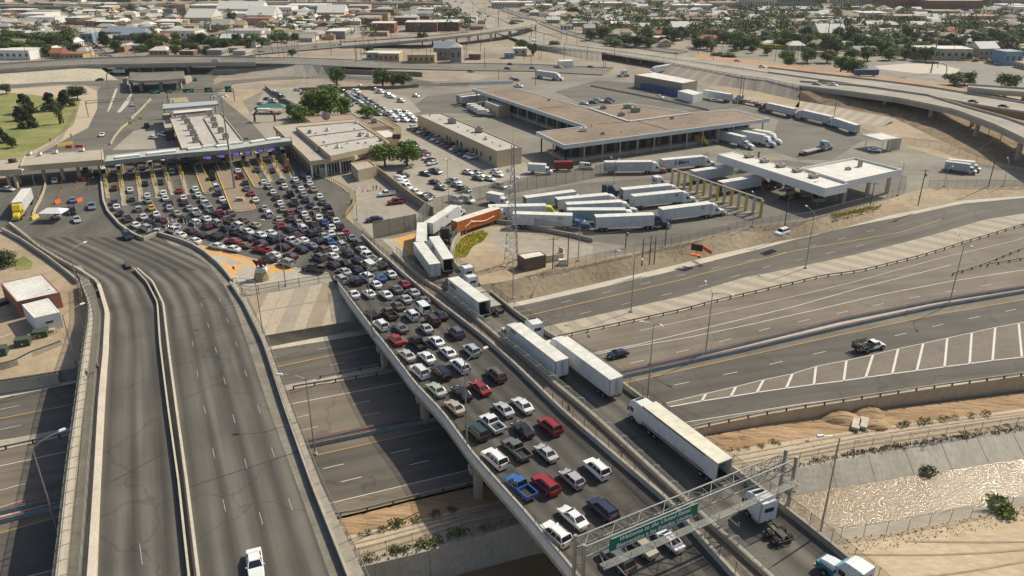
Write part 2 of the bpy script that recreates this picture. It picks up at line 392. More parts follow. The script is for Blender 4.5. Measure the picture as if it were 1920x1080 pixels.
# ================================================================== terrain in cross-section lines (runs of the canal valley)
XL, XR = -190, 330
L0 = Line([(-60,505,0),(60,505,0),(150,530,0),(300,560,0),(472,555,0),(622,530,0),(760,545,0),(925,532,0),(975,522,0),(1016,512,0),(1076,501,0),(1255,462,0),(1305,452,0),(1397,427,0),(1512,414,0),(1630,382,0),(1682,367,0),(1740,351,0),(1920,351,0),(2200,351,0)])
def rz(p): return PF(p[0], p[1], hz)
RN = [(985,562),(1100,535),(1250,500),(1345,476),(1440,455),(1520,442),(1677,400),(1715,394),(1802,375),(1920,366),(2150,352)]
L1 = Line([], world=[P(0,712,-1.8),P(110,695,-1.8),P(494,630,-1.8),P(678,599,-1.8),P(800,578,-2.5)]+[rz(p) for p in RN])
L2 = Line([], world=[P(0,735,HW),P(113,718,HW),P(501,651,HW),P(689,615,HW),P(800,594,HW)]+[rz((p[0]+1,p[1]+1)) for p in RN])
L3 = Line([(0,747),(150,716),(505,656),(692,626),(985,571),(1100,545),(1250,511),(1440,463),(1540,436),(1715,401),(1802,382),(1920,371),(2150,357)], hz)
L4 = Line([(0,825),(47,818),(536,722),(719,685),(1033,610),(1280,555),(1395,520),(1440,512),(1560,487),(1750,440),(1845,412),(1920,400),(2150,372)], hz)
L4b = Line([(0,844),(136,815),(539,731),(742,697),(1047,634),(1280,583),(1335,568),(1540,520),(1612,510),(1725,482),(1807,456),(1920,422),(2150,385)], hz)
L5 = Line([(-100,1120),(643,968),(776,935),(895,907),(1307,806),(1436,780),(1500,769),(1700,738),(1920,707),(2200,668)], hz)
L6 = Line([(-100,1124,-4.1),(643,972,-4.1),(776,939,-4.1),(895,911,-4.15),(1100,868,-4.6),(1307,822,-5.2),(1436,796,-5.6),(1500,786,-5.9),(1700,762,-6.3),(1920,735,-6.8),(2200,700,-7)])
L7 = Line([(-100,1160,-4.5),(655,1004,-4.5),(776,976,-4.5),(954,935,-4.6),(1200,884,-5.4),(1360,846,-5.8),(1550,815,-6.2),(1686,796,-6.5),(1920,766,-6.8),(2200,730,-7)])
L8 = Line([(-100,1230,-4.5),(699,1046,-4.5),(785,1020,-4.5),(868,992,-4.5),(1200,930,-5.6),(1493,870,-6.2),(1615,844,-6.5),(1751,824,-6.7),(1920,800,-6.9),(2200,765,-7)])
L9 = Line([(-100,1245,-4.6),(690,1060,-4.6),(812,1031,-4.6),(984,979,-4.7),(1496,878,-6.35),(1715,835,-6.8),(1920,809,-7),(2200,772,-7)])
L10 = Line([(-100,1330,-9.2),(850,1080,-9.2),(1013,1037,-9.2),(1487,929,-9.2),(1730,889,-9.2),(1920,860,-9.2),(2200,815,-9.2)])
L11 = Line([(-100,1480,-9.2),(1532,1000,-9.2),(1736,967,-9.2),(1849,950,-9.2),(1920,930,-9.2),(2200,880,-9.2)])
L12 = Line([(-100,1520,-7.3),(1544,1014,-7.3),(1656,1001,-7.3),(1813,971,-7.3),(1920,949,-7.3),(2200,895,-7.3)])
L13 = Line([], world=[Vector((-200, -60, -7)), Vector((400, -60, -7))])
FAR = Line([], world=[Vector((-200, 6000, 0)), Vector((400, 6000, 0))])
# everything north of the valley: one sheet to the horizon
b = MB(); xs = [-4500, -1500, -600]+[XL+4*i for i in range(int((XR-XL)/4)+1)]+[700, 1600, 4500]
for x in xs:
    q = L0.at(max(XL, min(XR, x))); b.v += [(x, q.y, 0), (x, max(q.y+20, 420), 0), (x, 7000, 0)]
for i in range(len(xs)-1):
    k = 3*i; b.f += [[k, k+3, k+4, k+1], [k+1, k+4, k+5, k+2]]; b.m += [0, 1]
b.obj('ground', [M_dirt, M_city], kind='structure')
strip('bank', L1, L0, XL, XR, M_dirt, nx=3)
strip('valley_wall_foot', L2, L1, XL, XR, M_concd)
strip('sidewalk', L3, L2, XL, XR, M_conc2)
R_up = road_mat('upper_road_asphalt', (0.115, 0.103, 0.086), (0.09, 0.081, 0.069), (0.145, 0.131, 0.109), lane=4.2, streak=0.25)
R_fwn = road_mat('north_carriageway', (0.165, 0.139, 0.106), (0.132, 0.112, 0.087), (0.20, 0.169, 0.13), lane=3.7, streak=0.2)
R_fws = road_mat('south_carriageway', (0.10, 0.089, 0.075), (0.08, 0.072, 0.061), (0.125, 0.112, 0.094), lane=3.7, streak=0.2)
road1 = strip('upper_road', L4, L3, XL, XR, R_up, nx=8, zf=hz)
strip('median_strip', L4b, L4, XL, XR, M_conc, nx=2, zf=hz)
fw = strip('freeway', L5, L4b, XL, XR, R_fwn, nx=24, zf=hz)
RT = 0.03
# south carriageway, darker, between median barrier and shoulder
MB1 = [(-150,1000),(0,964),(123,935),(581,830),(806,782),(1200,693),(1360,655),(1575,602),(1750,567),(1920,540),(2150,500)]
MB2 = [(-150,1018),(0,981),(121,950),(582,838),(824,787),(1200,701),(1400,657),(1575,616),(1750,578),(1920,549),(2150,508)]
YEL = [(-150,1040),(0,1000),(118,967),(596,853),(836,800),(1200,712),(1400,667),(1575,628),(1750,591),(1920,562),(2150,520)]
WS = [(-150,1130),(631,941),(889,879),(1249,765),(1256,763),(1420,737),(1582,714),(1750,693),(1920,671),(2150,642)]
SH = [(-150,1130),(631,941),(889,879),(1291,791),(1361,780),(1500,758),(1700,732),(1920,704),(2150,665)]
lM1, lM2, lY, lSH = Line(MB1,hz), Line(MB2,hz), Line(YEL,hz), Line(SH,hz)
strip('south_carriageway', lSH, lY, XL, XR-60, R_fws, nx=10, zf=hz, dz=0.01)
GU = [(1249,756),(1324,738),(1380,725),(1432,712),(1486,701),(1530,687),(1587,676),(1637,665),(1684,654),(1731,644),(1776,634),(1822,624),(1866,614),(1910,606),(2000,590)]
GL = [(1256,763),(1316,752),(1370,744),(1419,736),(1474,728),(1526,721),(1582,714),(1623,708),(1673,701),(1719,695),(1771,688),(1818,682),(1861,676),(1916,670),(2000,660)]
lGU, lGL = Line(GU,hz), Line(GL,hz)
x0, x1 = lGU.p[0].x, lGU.p[-1].x
gore = strip('painted_gore', lGL, lGU, x0, x1, mat('gore_concrete', (0.15,0.127,0.10), 0.9, vs=0.2, col2=(0.195,0.165,0.13)), nx=3, zf=hz, dz=0.02)
def mark(px, w, m=None, dash=None, parent=None, zf=hz, dz=RT+0.01, step=3.0, name=None):
    return ribbon(name or ('lane_dash' if dash else 'edge_line'), pts_on(px, zf, step), w, m or M_white, dz, dash, parent)
mark(GU, .16, parent=fw); mark(GL, .28, parent=fw)
for a, c in zip(GU[1:], GL[1:]): mark([a, c], .42, parent=gore, name='gore_bar')
mark(YEL, .16, M_yellow, parent=fw)
mark([(1200,620),(1395,577),(1500,553),(1600,529),(1770,482),(1920,447)], .14, parent=fw)
mark([(-100,895),(0,874),(130,846),(554,756),(767,715),(1048,675),(1200,645),(1485,576),(1620,538),(1783,497)], .2, parent=fw)
mark([(1048,678),(1200,648),(1300,631),(1400,610),(1535,580),(1650,553),(1780,528),(1920,506)], .2, parent=fw)
mark(SH, .16, parent=fw)
mark([(0,920),(62,902),(653,760),(740,742),(1055,711),(1202,677),(1320,649),(1440,616),(1560,590),(1700,560),(1920,524)], .14, dash=(3.2,7.5), parent=fw)
mark([(0,952),(20,945),(659,784),(700,776),(1120,716),(1268,684)], .13, dash=(3.2,7.5), parent=fw)
mark([(606,879),(760,844),(793,837),(1265,722),(1390,696),(1500,670),(1690,627),(1780,605),(1920,577)], .14, dash=(3.2,7.5), parent=fw)
mark([(639,904),(797,865),(840,855),(1100,790),(1300,743)], .14, dash=(3.2,7.5), parent=fw)
mark([(0,785),(98,766),(519,688),(705,649),(994,591),(1280,524),(1307,516),(1490,470),(1690,435),(1765,412)], .24, M_yellow, parent=road1)
mark([(0,768),(150,738),(512,670),(700,637),(990,582),(1250,522),(1440,481),(1640,431)], .12, dash=(3,8), parent=road1)
mark([(0,806),(60,793),(528,704),(712,666),(1100,586),(1300,541),(1440,500),(1640,454)], .12, dash=(3,8), parent=road1)
# striped concrete gore between upper road and freeway: each panel a part
gm = Line([], world=[Vector((0,0,0)),Vector((1,0,0))])
gp = empty('striped_median', P(1033,612,HW), 'long concrete median of alternating tan and beige slanted panels beside the upper road', 'median'); gp['kind'] = 'structure'; del gp['category']
o0 = gp.location
def panel(A, B, ta, tb, sl, m, parent, o0, zf=hz, dz=0.02, name='concrete_panel', n=3):
    b = MB()
    for j in range(n+1):
        for t in (ta, tb):
            s_ = sl if not hasattr(sl,'__len__') else sl[0 if t == ta else 1]; p = A.at(t); q = B.at(t+s_); r = p.lerp(q, j/n); r.z = (zf(r.x, r.y) if zf else r.z)+dz; b.v.append(tuple(r-o0))
    for j in range(n):
        k = 2*j; b.f.append([k, k+1, k+3, k+2]); b.m.append(0)
    me = b.mesh(name); me.materials.append(m)
    if me.polygons and me.polygons[0].normal.z < 0: me.flip_normals()
    return put(name, me, None, parent)
t = 8.2; i = 0
while t < 150:
    w = 2.6; panel(L4b, L4, t, t+w, tuple(-1.0-6.5*max(0,min(1,(v-8)/40)) for v in (t,t+w)), M_beigep if i % 2 else M_tanp, gp, o0); t += w; i += 1
t = -29
while t < 8.1: panel(L4b, L4, t, min(t+3.0,8.2), (0, -1.0 if t+3.0 > 8.2 else 0), M_beigep if i % 3 else M_tanp, gp, o0); t += 3.0; i += 1
# guardrails, barriers
def lp(line, a, b, step=3.0, zf=hz, dz=0):
    out = []; n = max(1, int((b-a)/step))
    for i in range(n+1):
        q = line.at(a+(b-a)*i/n)
        if zf: q.z = zf(q.x, q.y)
        out.append(q+Vector((0,0,dz)))
    return out
guardrail(lp(L4b, XL+60, -58), 'steel guardrail beside the road at the left edge, beneath the curved bridge')
guardrail(lp(L4b, -40, 8), 'steel guardrail on the concrete median in the shade between the two bridges')
guardrail(lp(L4b, 9, 175), 'long steel guardrail below the striped concrete panels on the right')
guardrail(lp(L4, -36, -8), 'short low rail along the far edge of the shaded concrete median', h=0.6)
guardrail(lp(Line([(560,970),(643,969),(776,935),(895,907),(960,893)],hz), -32, 0), 'steel guardrail at the dirt verge below the bridge of queueing cars')
guardrail(pts_on([(1785,516),(1806,510),(1850,496),(1890,478),(1920,467),(1990,440)], hz), 'dark guardrail round the gore tip near the right edge')
guardrail(pts_on([(1850,499),(1900,490),(1990,476)], hz), 'short guardrail at the right edge behind the gore tip')
for nm, ln, off, lab in (('upper', lM1, 0, 'far'), ('lower', lM2, 0, 'near')):
    r = empty('median_barrier', ln.at(-60), f'{lab} of the two long teal freeway barriers with a red top stripe', 'barrier'); oo = r.location
    pts = [p-oo for p in lp(ln, XL+20, XR-90)]
    wall_mb(pts, 0.5, 0.75).obj('teal_wall', M_teal, r)
    wall_mb(pts, 0.2, 0.86, base=0.753).obj('red_coping', M_red, r)
strip('median_floor', Line([], world=[p+Vector((0,0,0.03)) for p in lM2.p]), Line([], world=[p+Vector((0,0,0.03)) for p in lM1.p]), XL+20, XR-90, M_pink, nx=2, zf=hz, dz=0.02)
# retaining wall of the ramp with rail on top
r = empty('retaining_wall', L5.at(40), 'long beige retaining wall holding up the freeway ramp above the dirt', 'retaining wall'); oo = r.location
b = MB()
for x in range(26, 240, 3):
    p = L5.at(x); q = L6.at(x); b.v += [(p.x-oo.x, p.y-oo.y-0.05, hz(0,p.y)+0.25-oo.z), (p.x-oo.x, p.y-oo.y-0.1, q.z-0.6-oo.z), (p.x-oo.x, p.y-oo.y+0.4, hz(0,p.y)+0.25-oo.z)]
n = len(b.v)//3
for i in range(n-1): k = 3*i; b.f += [[k+1, k+4, k+3, k], [k, k+3, k+5, k+2]]; b.m += [0, 0]
b.obj('wall_face', mat('stained_beige_wall', (0.40,0.31,0.20), 0.9, vs=0.4, col2=(0.48,0.39,0.27), stretch=(0,1.5,1)), r)
guardrail([q+Vector((0,0.2,0.25)) for q in lp(L5, 26, 236)], 'pale guardrail along the top of the beige ramp wall', m=M_conc2)
# valley strips
strip('dirt_verge', L7, L6, XL, XR, M_dirt2, nx=6, step=3)
strip('levee_road', L8, L7, XL, XR, M_levee, nx=2)
strip('canal_edge', L9, L8, XL, XR, M_conc)
strip('canal_slope', L10, L9, XL, XR, mat('canal_concrete', (0.34,0.31,0.25), 0.9, vs=0.15, col2=(0.43,0.395,0.325), stretch=(-0.3,1.5,0.4)), nx=4)
strip('canal_slope', L12, L11, XL, XR, M_conc, nx=2)
strip('river_bank', L13, L12, XL, XR, mat('bank_sand', (0.42,0.32,0.215), 0.95, vs=0.06, col2=(0.50,0.395,0.275), bump=0.2, bs=0.6, stretch=(-0.3,1,2)), step=6, nx=4)
# canal joints
cj = MB()
for x in range(-60, 200, 7):
    a, c = L10.at(x), L9.at(x-0.2); cj.bar(a+Vector((0,0,.02)), c+Vector((0,0,.02)), 0.07, 0.03)
cj.obj('canal_joint', M_concd, kind='structure')
# water
wm = bpy.data.materials.new('muddy_water'); wm.use_nodes = True; N = wm.node_tree.nodes; Lk = wm.node_tree.links; pb = N['Principled BSDF']
pb.inputs['Base Color'].default_value = (0.21, 0.15, 0.085, 1); pb.inputs['Roughness'].default_value = 0.13; pb.inputs['Specular IOR Level'].default_value = 0.5
g = N.new('ShaderNodeNewGeometry'); mp = N.new('ShaderNodeMapping'); mp.inputs['Rotation'].default_value = (0,0,-0.28); mp.inputs['Scale'].default_value = (0.8,1.6,1)
Lk.new(g.outputs['Position'], mp.inputs[0])
t = N.new('ShaderNodeTexNoise'); t.inputs['Scale'].default_value = 2.5; t.inputs['Detail'].default_value = 3.0; t.inputs['Roughness'].default_value = 0.55; Lk.new(mp.outputs[0], t.inputs[0])
bp = N.new('ShaderNodeBump'); bp.inputs['Strength'].default_value = 1.0; bp.inputs['Distance'].default_value = 0.14
Lk.new(t.outputs[0], bp.inputs['Height']); Lk.new(bp.outputs[0], pb.inputs['Normal'])
strip('canal_water', L11, L10, XL, XR, wm, nx=1)
# ================================================================== flat paving on the port of entry (z = 0)
poly('city_street_base', [(0,121),(300,106),(460,107),(640,112),(700,112),(640,128),(460,128),(300,121),(0,131)], 0, M_asphw, 0.01)
yard = poly('yard_pavement', [(700,520),(665,425),(650,362),(640,330),(700,300),(760,275),(690,240),(470,215),(455,190),(500,166),(700,165),(830,163),(905,148),(1010,136),(1130,138),(1250,140),(1330,165),(1430,200),(1520,212),(1600,240),(1640,262),(1700,275),(1780,300),(1870,312),(1990,330),(1990,350),(1740,351),(1682,367),(1630,382),(1512,414),(1397,427),(1255,462),(1110,486),(1100,456),(1040,440),(960,428),(900,425),(868,440),(852,462),(848,500),(885,528),(830,540)], 0, M_yard, 0.012)
poly('truck_yard_asphalt', [(1040,172),(1120,150),(1240,160),(1420,205),(1520,222),(1620,262),(1560,300),(1500,300),(1440,280),(1460,225),(1380,203),(1295,210),(1180,192),(1104,200)], 0, M_asphw, 0.02)
poly('truck_lane_asphalt', [(800,470),(775,440),(800,405),(860,385),(960,372),(1080,345),(1260,330),(1330,310),(1470,300),(1700,330),(1700,350),(1560,400),(1397,425),(1260,458),(1180,462),(1110,452),(1040,436),(960,424),(900,420),(868,432),(850,458),(846,498),(885,528),(830,545),(770,500)], 0, M_asphw, 0.02)
poly('service_road', [(790,205),(830,180),(895,172),(1010,232),(1005,250),(1060,275),(1240,268),(1440,235),(1460,262),(1340,290),(1240,310),(1120,325),(1000,330),(980,300),(978,275),(830,212)], 0, M_yard, 0.024)
poly('truck_turn_asphalt', [(782,213),(775,200),(800,180),(890,170),(960,200),(930,215),(840,212)], 0, M_asphw, 0.028)
poly('employee_lot', [(640,330),(760,275),(690,240),(760,215),(785,232),(932,300),(985,305),(1000,330),(880,380),(850,395),(830,400),(815,400),(755,368),(700,330)], 0, M_lot, 0.03)
poly('visitor_lot', [(488,200),(500,166),(560,164),(700,166),(765,183),(790,210),(700,225),(640,212),(590,215),(520,215)], 0, M_lot, 0.03)
poly('inspection_lot', [(600,330),(700,312),(712,325),(800,402),(770,425),(700,447),(660,405),(668,360),(640,343)], 0, M_lot, 0.034)
poly('side_lane_pavement', [(455,222),(470,213),(497,168),(520,190),(560,214),(512,235),(545,262),(480,264)], 0, M_lot, 0.026)
plaza = poly('plaza_pavement', [(-150,395),(0,345),(60,330),(190,322),(560,290),(600,330),(655,362),(662,390),(648,408),(700,452),(760,520),(617,520),(560,508),(490,492),(400,468),(300,443),(420,530),(470,600),(200,600),(150,530),(80,480),(0,430),(-150,400)], 0, mat('plaza_asphalt', (0.08,0.074,0.063), 0.88, vs=0.07, col2=(0.135,0.124,0.103), stretch=(0.15,2.0,0.5)), 0.04)
poly('north_road', [(20,335),(60,298),(110,268),(165,240),(182,205),(184,190),(182,170),(205,150),(240,130),(245,119),(440,119),(400,150),(405,170),(425,192),(470,228),(500,262),(560,270),(560,300),(190,330)], 0, M_asphw, 0.045)
poly('lawn', [(-200,180),(0,177),(20,174),(110,181),(151,187),(148,200),(138,234),(100,262),(45,293),(-40,302),(-200,300)], 0, M_grass, 0.03)
poly('gravel_verge', [(-200,170),(0,168),(130,160),(165,163),(182,172),(182,205),(165,240),(110,268),(60,298),(45,293),(100,262),(138,234),(148,200),(151,187),(20,174),(-200,180)], 0, M_levee, 0.035)
poly('frontage_road', [(-200,165),(0,161),(110,153),(215,149),(225,152),(195,163),(160,160),(110,158),(0,167),(-200,172)], 0, M_asphw, 0.05)
poly('eagle_plaza', [(292,438),(337,447),(400,466),(475,485),(505,491),(560,503),(620,514),(622,530),(472,555),(445,550),(425,513),(385,475),(337,451),(297,441)], 0, M_conc, 0.06)
for q in ([(338,451.5),(375,459),(475,485),(480,503),(462,495),(426,484),(390,474),(362,466)], [(408,491),(437,498),(444,511),(437,527),(425,513),(412,500)], [(509,494),(556,508),(508,512),(500,505)]):
    poly('orange_paving', q, 0, M_orange, 0.07)
poly('paving_ring', [(446+11*cos(a*pi/8), 502+4.5*sin(a*pi/8)) for a in range(16)], 0, M_orange, 0.07)
poly('orange_walkway', [(738,448),(780,437),(775,460),(782,480),(768,478),(755,465)], 0, M_orange, 0.07)
poly('paved_corner', [(715,449),(740,447),(757,468),(768,480),(752,482)], 0, M_conc, 0.065)
poly('median_island', [(216,167),(221,166),(208,202),(203,210),(201,209)], 0, M_conc2, 0.07)
poly('median_island', [(244,177),(250,172),(240,196),(226,211),(219,211)], 0, M_conc2, 0.07)
poly('dirt_island', [(318,184),(350,182),(358,196),(322,199)], 0, M_dirt, 0.06)
poly('exit_apron', [(195,322),(545,292),(550,262),(455,268),(200,296)], 0, M_asph, 0.055)
poly('secondary_apron', [(210,282),(250,246),(300,232),(318,232),(340,277)], 0, M_lot, 0.052)
poly('dry_basin', [(850,498),(853,462),(868,441),(900,427),(940,424),(960,427),(975,432),(1110,462),(1110,486),(1076,501),(1016,512),(975,522),(925,532),(890,527)], 0, M_dirt, 0.035)
poly('concrete_basin', [(905,434),(945,431),(975,434),(1112,461),(1110,484),(1030,488),(985,470),(945,478)], 0, M_lot, 0.045)
b = MB()
random.seed(3)
def scatter_grass(b, polypx, n, hmin, hmax, w):
    xs = [p[0] for p in polypx]; ys = [p[1] for p in polypx]; k = 0
    while k < n:
        x = random.uniform(min(xs), max(xs)); y = random.uniform(min(ys), max(ys))
        if not inpoly(x, y, polypx): continue
        p = P(x, y, 0.04); a = random.uniform(0, pi); h = random.uniform(hmin, hmax); ww = w*random.uniform(.6, 1.3)
        d = Vector((cos(a)*ww, sin(a)*ww, 0)); t = Vector((random.uniform(-.2,.2), random.uniform(-.2,.2), h))
        b.add([p-d, p+d, p+t], [(0,1,2)]); k += 1
def inpoly(x, y, q):
    c = False; j = len(q)-1
    for i in range(len(q)):
        if (q[i][1] > y) != (q[j][1] > y) and x < (q[j][0]-q[i][0])*(y-q[i][1])/(q[j][1]-q[i][1])+q[i][0]: c = not c
        j = i
    return c
WB_ = [(852,484),(853,464),(866,447),(884,437),(905,432),(916,440),(906,452),(886,463),(874,482)]
scatter_grass(b, WB_, 2500, .15, .5, .12)
b.obj('weeds', M_weed, kind='stuff')
poly('weed_bed', WB_, 0, M_weed, 0.055)
b = MB(); W2 = [(1555,406),(1590,398),(1620,391),(1655,387),(1640,393),(1600,402),(1565,410)]
for k in range(1500):
    x = random.uniform(1550,1660); y = random.uniform(385,412)
    if not inpoly(x,y,W2): continue
    p = P(x, y, -0.6); a = random.uniform(0,pi); d = Vector((cos(a)*.2, sin(a)*.2, 0)); b.add([p-d,p+d,p+Vector((0,0,random.uniform(.7,1.2)))], [(0,1,2)])
b.obj('weeds', M_weed, kind='stuff')
# low shrubs and dry brush on levee
def brush(name, spots, m, label, zline, n=70, cat='shrub'):
    for i, (px, py, r) in enumerate(spots):
        p = P(px, py, zline(px))
        b = MB(); random.seed(i*7+int(px))
        for k in range(n):
            a = random.uniform(0, 2*pi); e = random.uniform(0.05, 1.2); rr = r*random.uniform(.4, 1)
            q = Vector((cos(a)*cos(e)*rr, sin(a)*cos(e)*rr, sin(e)*rr*.8)); s = r*.3
            d1 = Vector((random.uniform(-1,1),random.uniform(-1,1),random.uniform(-1,1))).normalized()*s; d2 = Vector((random.uniform(-1,1),random.uniform(-1,1),random.uniform(-1,1))).normalized()*s
            b.add([q, q+d1, q+d2], [(0,1,2)])
        b.obj(name, m, label=label(i), cat=cat, loc=p)
M_shrub = mat('shrub_leaf', (0.06, 0.085, 0.025), 0.8, vs=1.0, col2=(0.13, 0.16, 0.04))
M_brush = mat('dry_brush', (0.14, 0.10, 0.05), 0.9, vs=1.0, col2=(0.22, 0.165, 0.08))
ORD = ['first','second','third','fourth','fifth','sixth','seventh','eighth','ninth','tenth','eleventh','twelfth','thirteenth','fourteenth','fifteenth','sixteenth','seventeenth','eighteenth','nineteenth','twentieth']
def ordn(i): return ORD[i] if i < 20 else f'{i+1}th'
sp = [(1370,846,.7),(1384,845,.6),(1401,842,.7),(1427,838,.8),(1450,830,.9),(1460,833,.5),(1514,828,.4),(1691,797,1.0),(1700,795,.8),(1729,792,1.1),(1742,790,.8),(1768,786,.9),(1778,785,.6),(1792,783,.7),(1822,780,.8),(1848,776,1.0),(1604,812,.4),(1624,808,.4),(1645,806,.4)]
brush('green_shrub', sp, M_shrub, lambda i: f'small green bush on the right-hand levee, {ordn(i)} from the left in its row', lambda x: -6.0-(x-1360)/900)
sp = [(676,1003,.5),(689,1000,.7),(718,993,.9),(740,985,1.2),(750,983,1.0),(782,976,1.0),(816,966,1.1),(846,957,.9)]
brush('green_shrub', sp, M_shrub, lambda i: f'green bush on the levee under the bridge, {ordn(i)} from the left in the upper row', lambda x: -4.5)
sp = [(690,1046,1.0),(738,1030,.9),(745,1033,1.0),(763,1028,1.0),(790,1022,1.1),(800,1020,1.2),(818,1015,1.2),(852,1003,1.3),(866,1000,.9),(905,992,.8)]
brush('green_shrub', sp, M_shrub, lambda i: f'green bush at the canal edge under the bridge, {ordn(i)} from the left', lambda x: -4.5)
sp = [(1510+i*17+((i*37) % 9), 864-i*2.95+((i*13) % 5), .5+.35*((i*7) % 4)/3) for i in range(25)]
brush('dry_brush', sp, M_brush, lambda i: f'clump of brown brush along the levee fence, {ordn(i)} from the left', lambda x: -6.5, cat='brush')
brush('green_shrub', [(1740,886,1.5)], M_shrub, lambda i: 'round green bush growing out of the sloping canal wall at the waterline', lambda x: -9.0, n=160)
brush('green_shrub', [(1868,948,2.1),(1885,963,1.6)], mat('bright_shrub_leaf', (0.12,0.16,0.03), 0.8, vs=1.0, col2=(0.20,0.24,0.05)), lambda i: ['largest bright green bush on the sandy bank by the fence at right','smaller bright green bush right beside the largest one on the sandy bank'][i], lambda x: -7.2, n=200)
brush('green_shrub', [(1474,920,1.3)], M_shrub, lambda i: 'green bush on the canal bank just behind the gantry column at right', lambda x: -7.2, n=120)
# dug pit with two concrete culvert covers
for i, (px, py) in enumerate(((1605,797),(1619,795))):
    p = P(px, py, -6.1); b = MB(); b.box((0,0,0.0), (1.3,3.4,.5), rz=-0.5)
    b.obj('culvert_slab', M_conc2, label=['left','right'][i]+' pale concrete culvert slab in the dug pit below the ramp wall', cat='culvert', loc=p)
for i, (px, py, r, h) in enumerate(((1572,786,2.6,1.4),(1625,776,2.4,1.2),(1395,826,2.2,.9),(1640,797,1.8,.8))):
    b = MB(); p = P(px, py, -6.4); n = 14; rings = 5; random.seed(i)
    for j in range(rings+1):
        q = j/rings
        for k in range(n):
            rr = r*(1-q)*(1+random.uniform(-.12,.12)); b.v.append((rr*cos(2*pi*k/n)*1.6, rr*sin(2*pi*k/n), h*(1-(1-q)**2)+random.uniform(-.06,.06)))
    for j in range(rings):
        for k in range(n): b.f.append([j*n+k, j*n+(k+1) % n, (j+1)*n+(k+1) % n, (j+1)*n+k]); b.m.append(0)
    b.obj('dirt_pile', M_dirt2, smooth=True, label=['heap of dug earth left of the culvert pit','heap of dug earth behind the culvert pit','low earth heap at the foot of the ramp wall','small earth heap right of the culvert pit'][i], cat='dirt pile', loc=p)
# fences in the valley
def ln(px, z): return [P(p[0], p[1], z) for p in px]
def along(line, a, b, step, dz=0): return [line.at(a+(b-a)*i/max(1,int((b-a)/step))+0.0)+Vector((0,0,dz)) for i in range(max(1,int((b-a)/step))+1)]
fence(along(L8, -27, 8, 3), 2.2, 'chain-link fence on the levee between the bridges', sp=3.6)
fence(along(L8, 36, 150, 3), 2.2, 'chain-link fence on the brushy levee across the canal, right side', sp=3.6)
fence(along(L12, 40, 140, 3), 2.2, 'chain-link fence on the near sandy bank of the canal', sp=3.6)
fence([q for q in along(L0, 10, 122, 3)], 2.4, 'long chain-link fence between the truck yard and the dirt bank', sp=2.9)
fence(ln([(1740,351),(1800,351),(1860,351),(1925,352)], 0), 2.4, 'chain-link fence at the right end of the truck yard', sp=3)

M_tuft = mat('dry_tuft', (0.22,0.165,0.085), .9, vs=1, col2=(0.34,0.27,0.15))
# loose stones, tufts and ruts on the bare ground
random.seed(21)
def stones(name, A, B, t0, t1, n, smin, smax, m, tuft=False):
    b = MB()
    for i in range(n):
        t = random.uniform(t0,t1); p = A.at(t).lerp(B.at(t), random.random()**(1 if not tuft else .8)); s = random.uniform(smin,smax)
        if tuft: 
            for k in range(4): a = random.uniform(0,6.28); d = Vector((cos(a),sin(a),0))*s; b.add([p-d*.4,p+d*.4,p+Vector((random.uniform(-.3,.3)*s,random.uniform(-.3,.3)*s,s*1.3))],[(0,1,2)])
        else: a = random.uniform(0,6.28); b.add([p+Vector((cos(a+k*2.1)*s,sin(a+k*2.1)*s,-.03)) for k in range(3)]+[p+Vector((0,0,s*.7))],[(0,1,3),(1,2,3),(2,0,3)])
    b.obj(name, m, kind='stuff')
stones('loose_stones', L1, L0, 2, 150, 700, .04, .11, M_stone); stones('loose_stones', L7, L6, -40, 140, 900, .04, .15, M_stone); stones('loose_stones', L13, L12, 30, 130, 600, .04, .10, M_stone)
stones('dry_tufts', L1, L0, 2, 170, 900, .06, .2, M_tuft, True); stones('dry_tufts', L8, L7, -40, 140, 400, .06, .18, M_tuft, True); stones('dry_tufts', L9, L8, -40, 150, 1600, .08, .34, M_tuft, True); stones('dry_tufts', Line([], world=[q+Vector((0,-3,0)) for q in L12.p]), L12, 30, 130, 1500, .06, .2, M_tuft, True)
M_rut = mat('wheel_rut',(0.27,0.205,0.14),.95,vs=.5,col2=(0.36,0.28,0.20))
for k, f in enumerate((.25,.45,.62,.8)):
    pts = []
    for i in range(62): x = -45+i*3.2; q = L8.at(x).lerp(L7.at(x), f+.05*sin(x*.07+k)); pts.append(q)
    ribbon('tyre_track', pts, .3, M_rut, .05)
for k, (y0, y1) in enumerate(((93,104),(91.3,102.2),(84,90),(82.4,88.2),(78,88))):
    pts = [Vector((44+i*3, y0+(y1-y0)*(i/28)+1.2*sin(i*.25+k), -7.12)) for i in range(29)]; pts = [q for q in pts if q.y < L12.at(q.x).y-2]
    if len(pts) > 3: ribbon('tyre_track', [Vector((q.x,q.y,-7.3+(L12.at(q.x).y-q.y)/(L12.at(q.x).y+60)*.3)) for q in pts], .32, M_rut, .05)
# ================================================================== the two border bridges
DZ = deckz
YN = 172
def bl(px): return Line(px, DZ, axis=1)
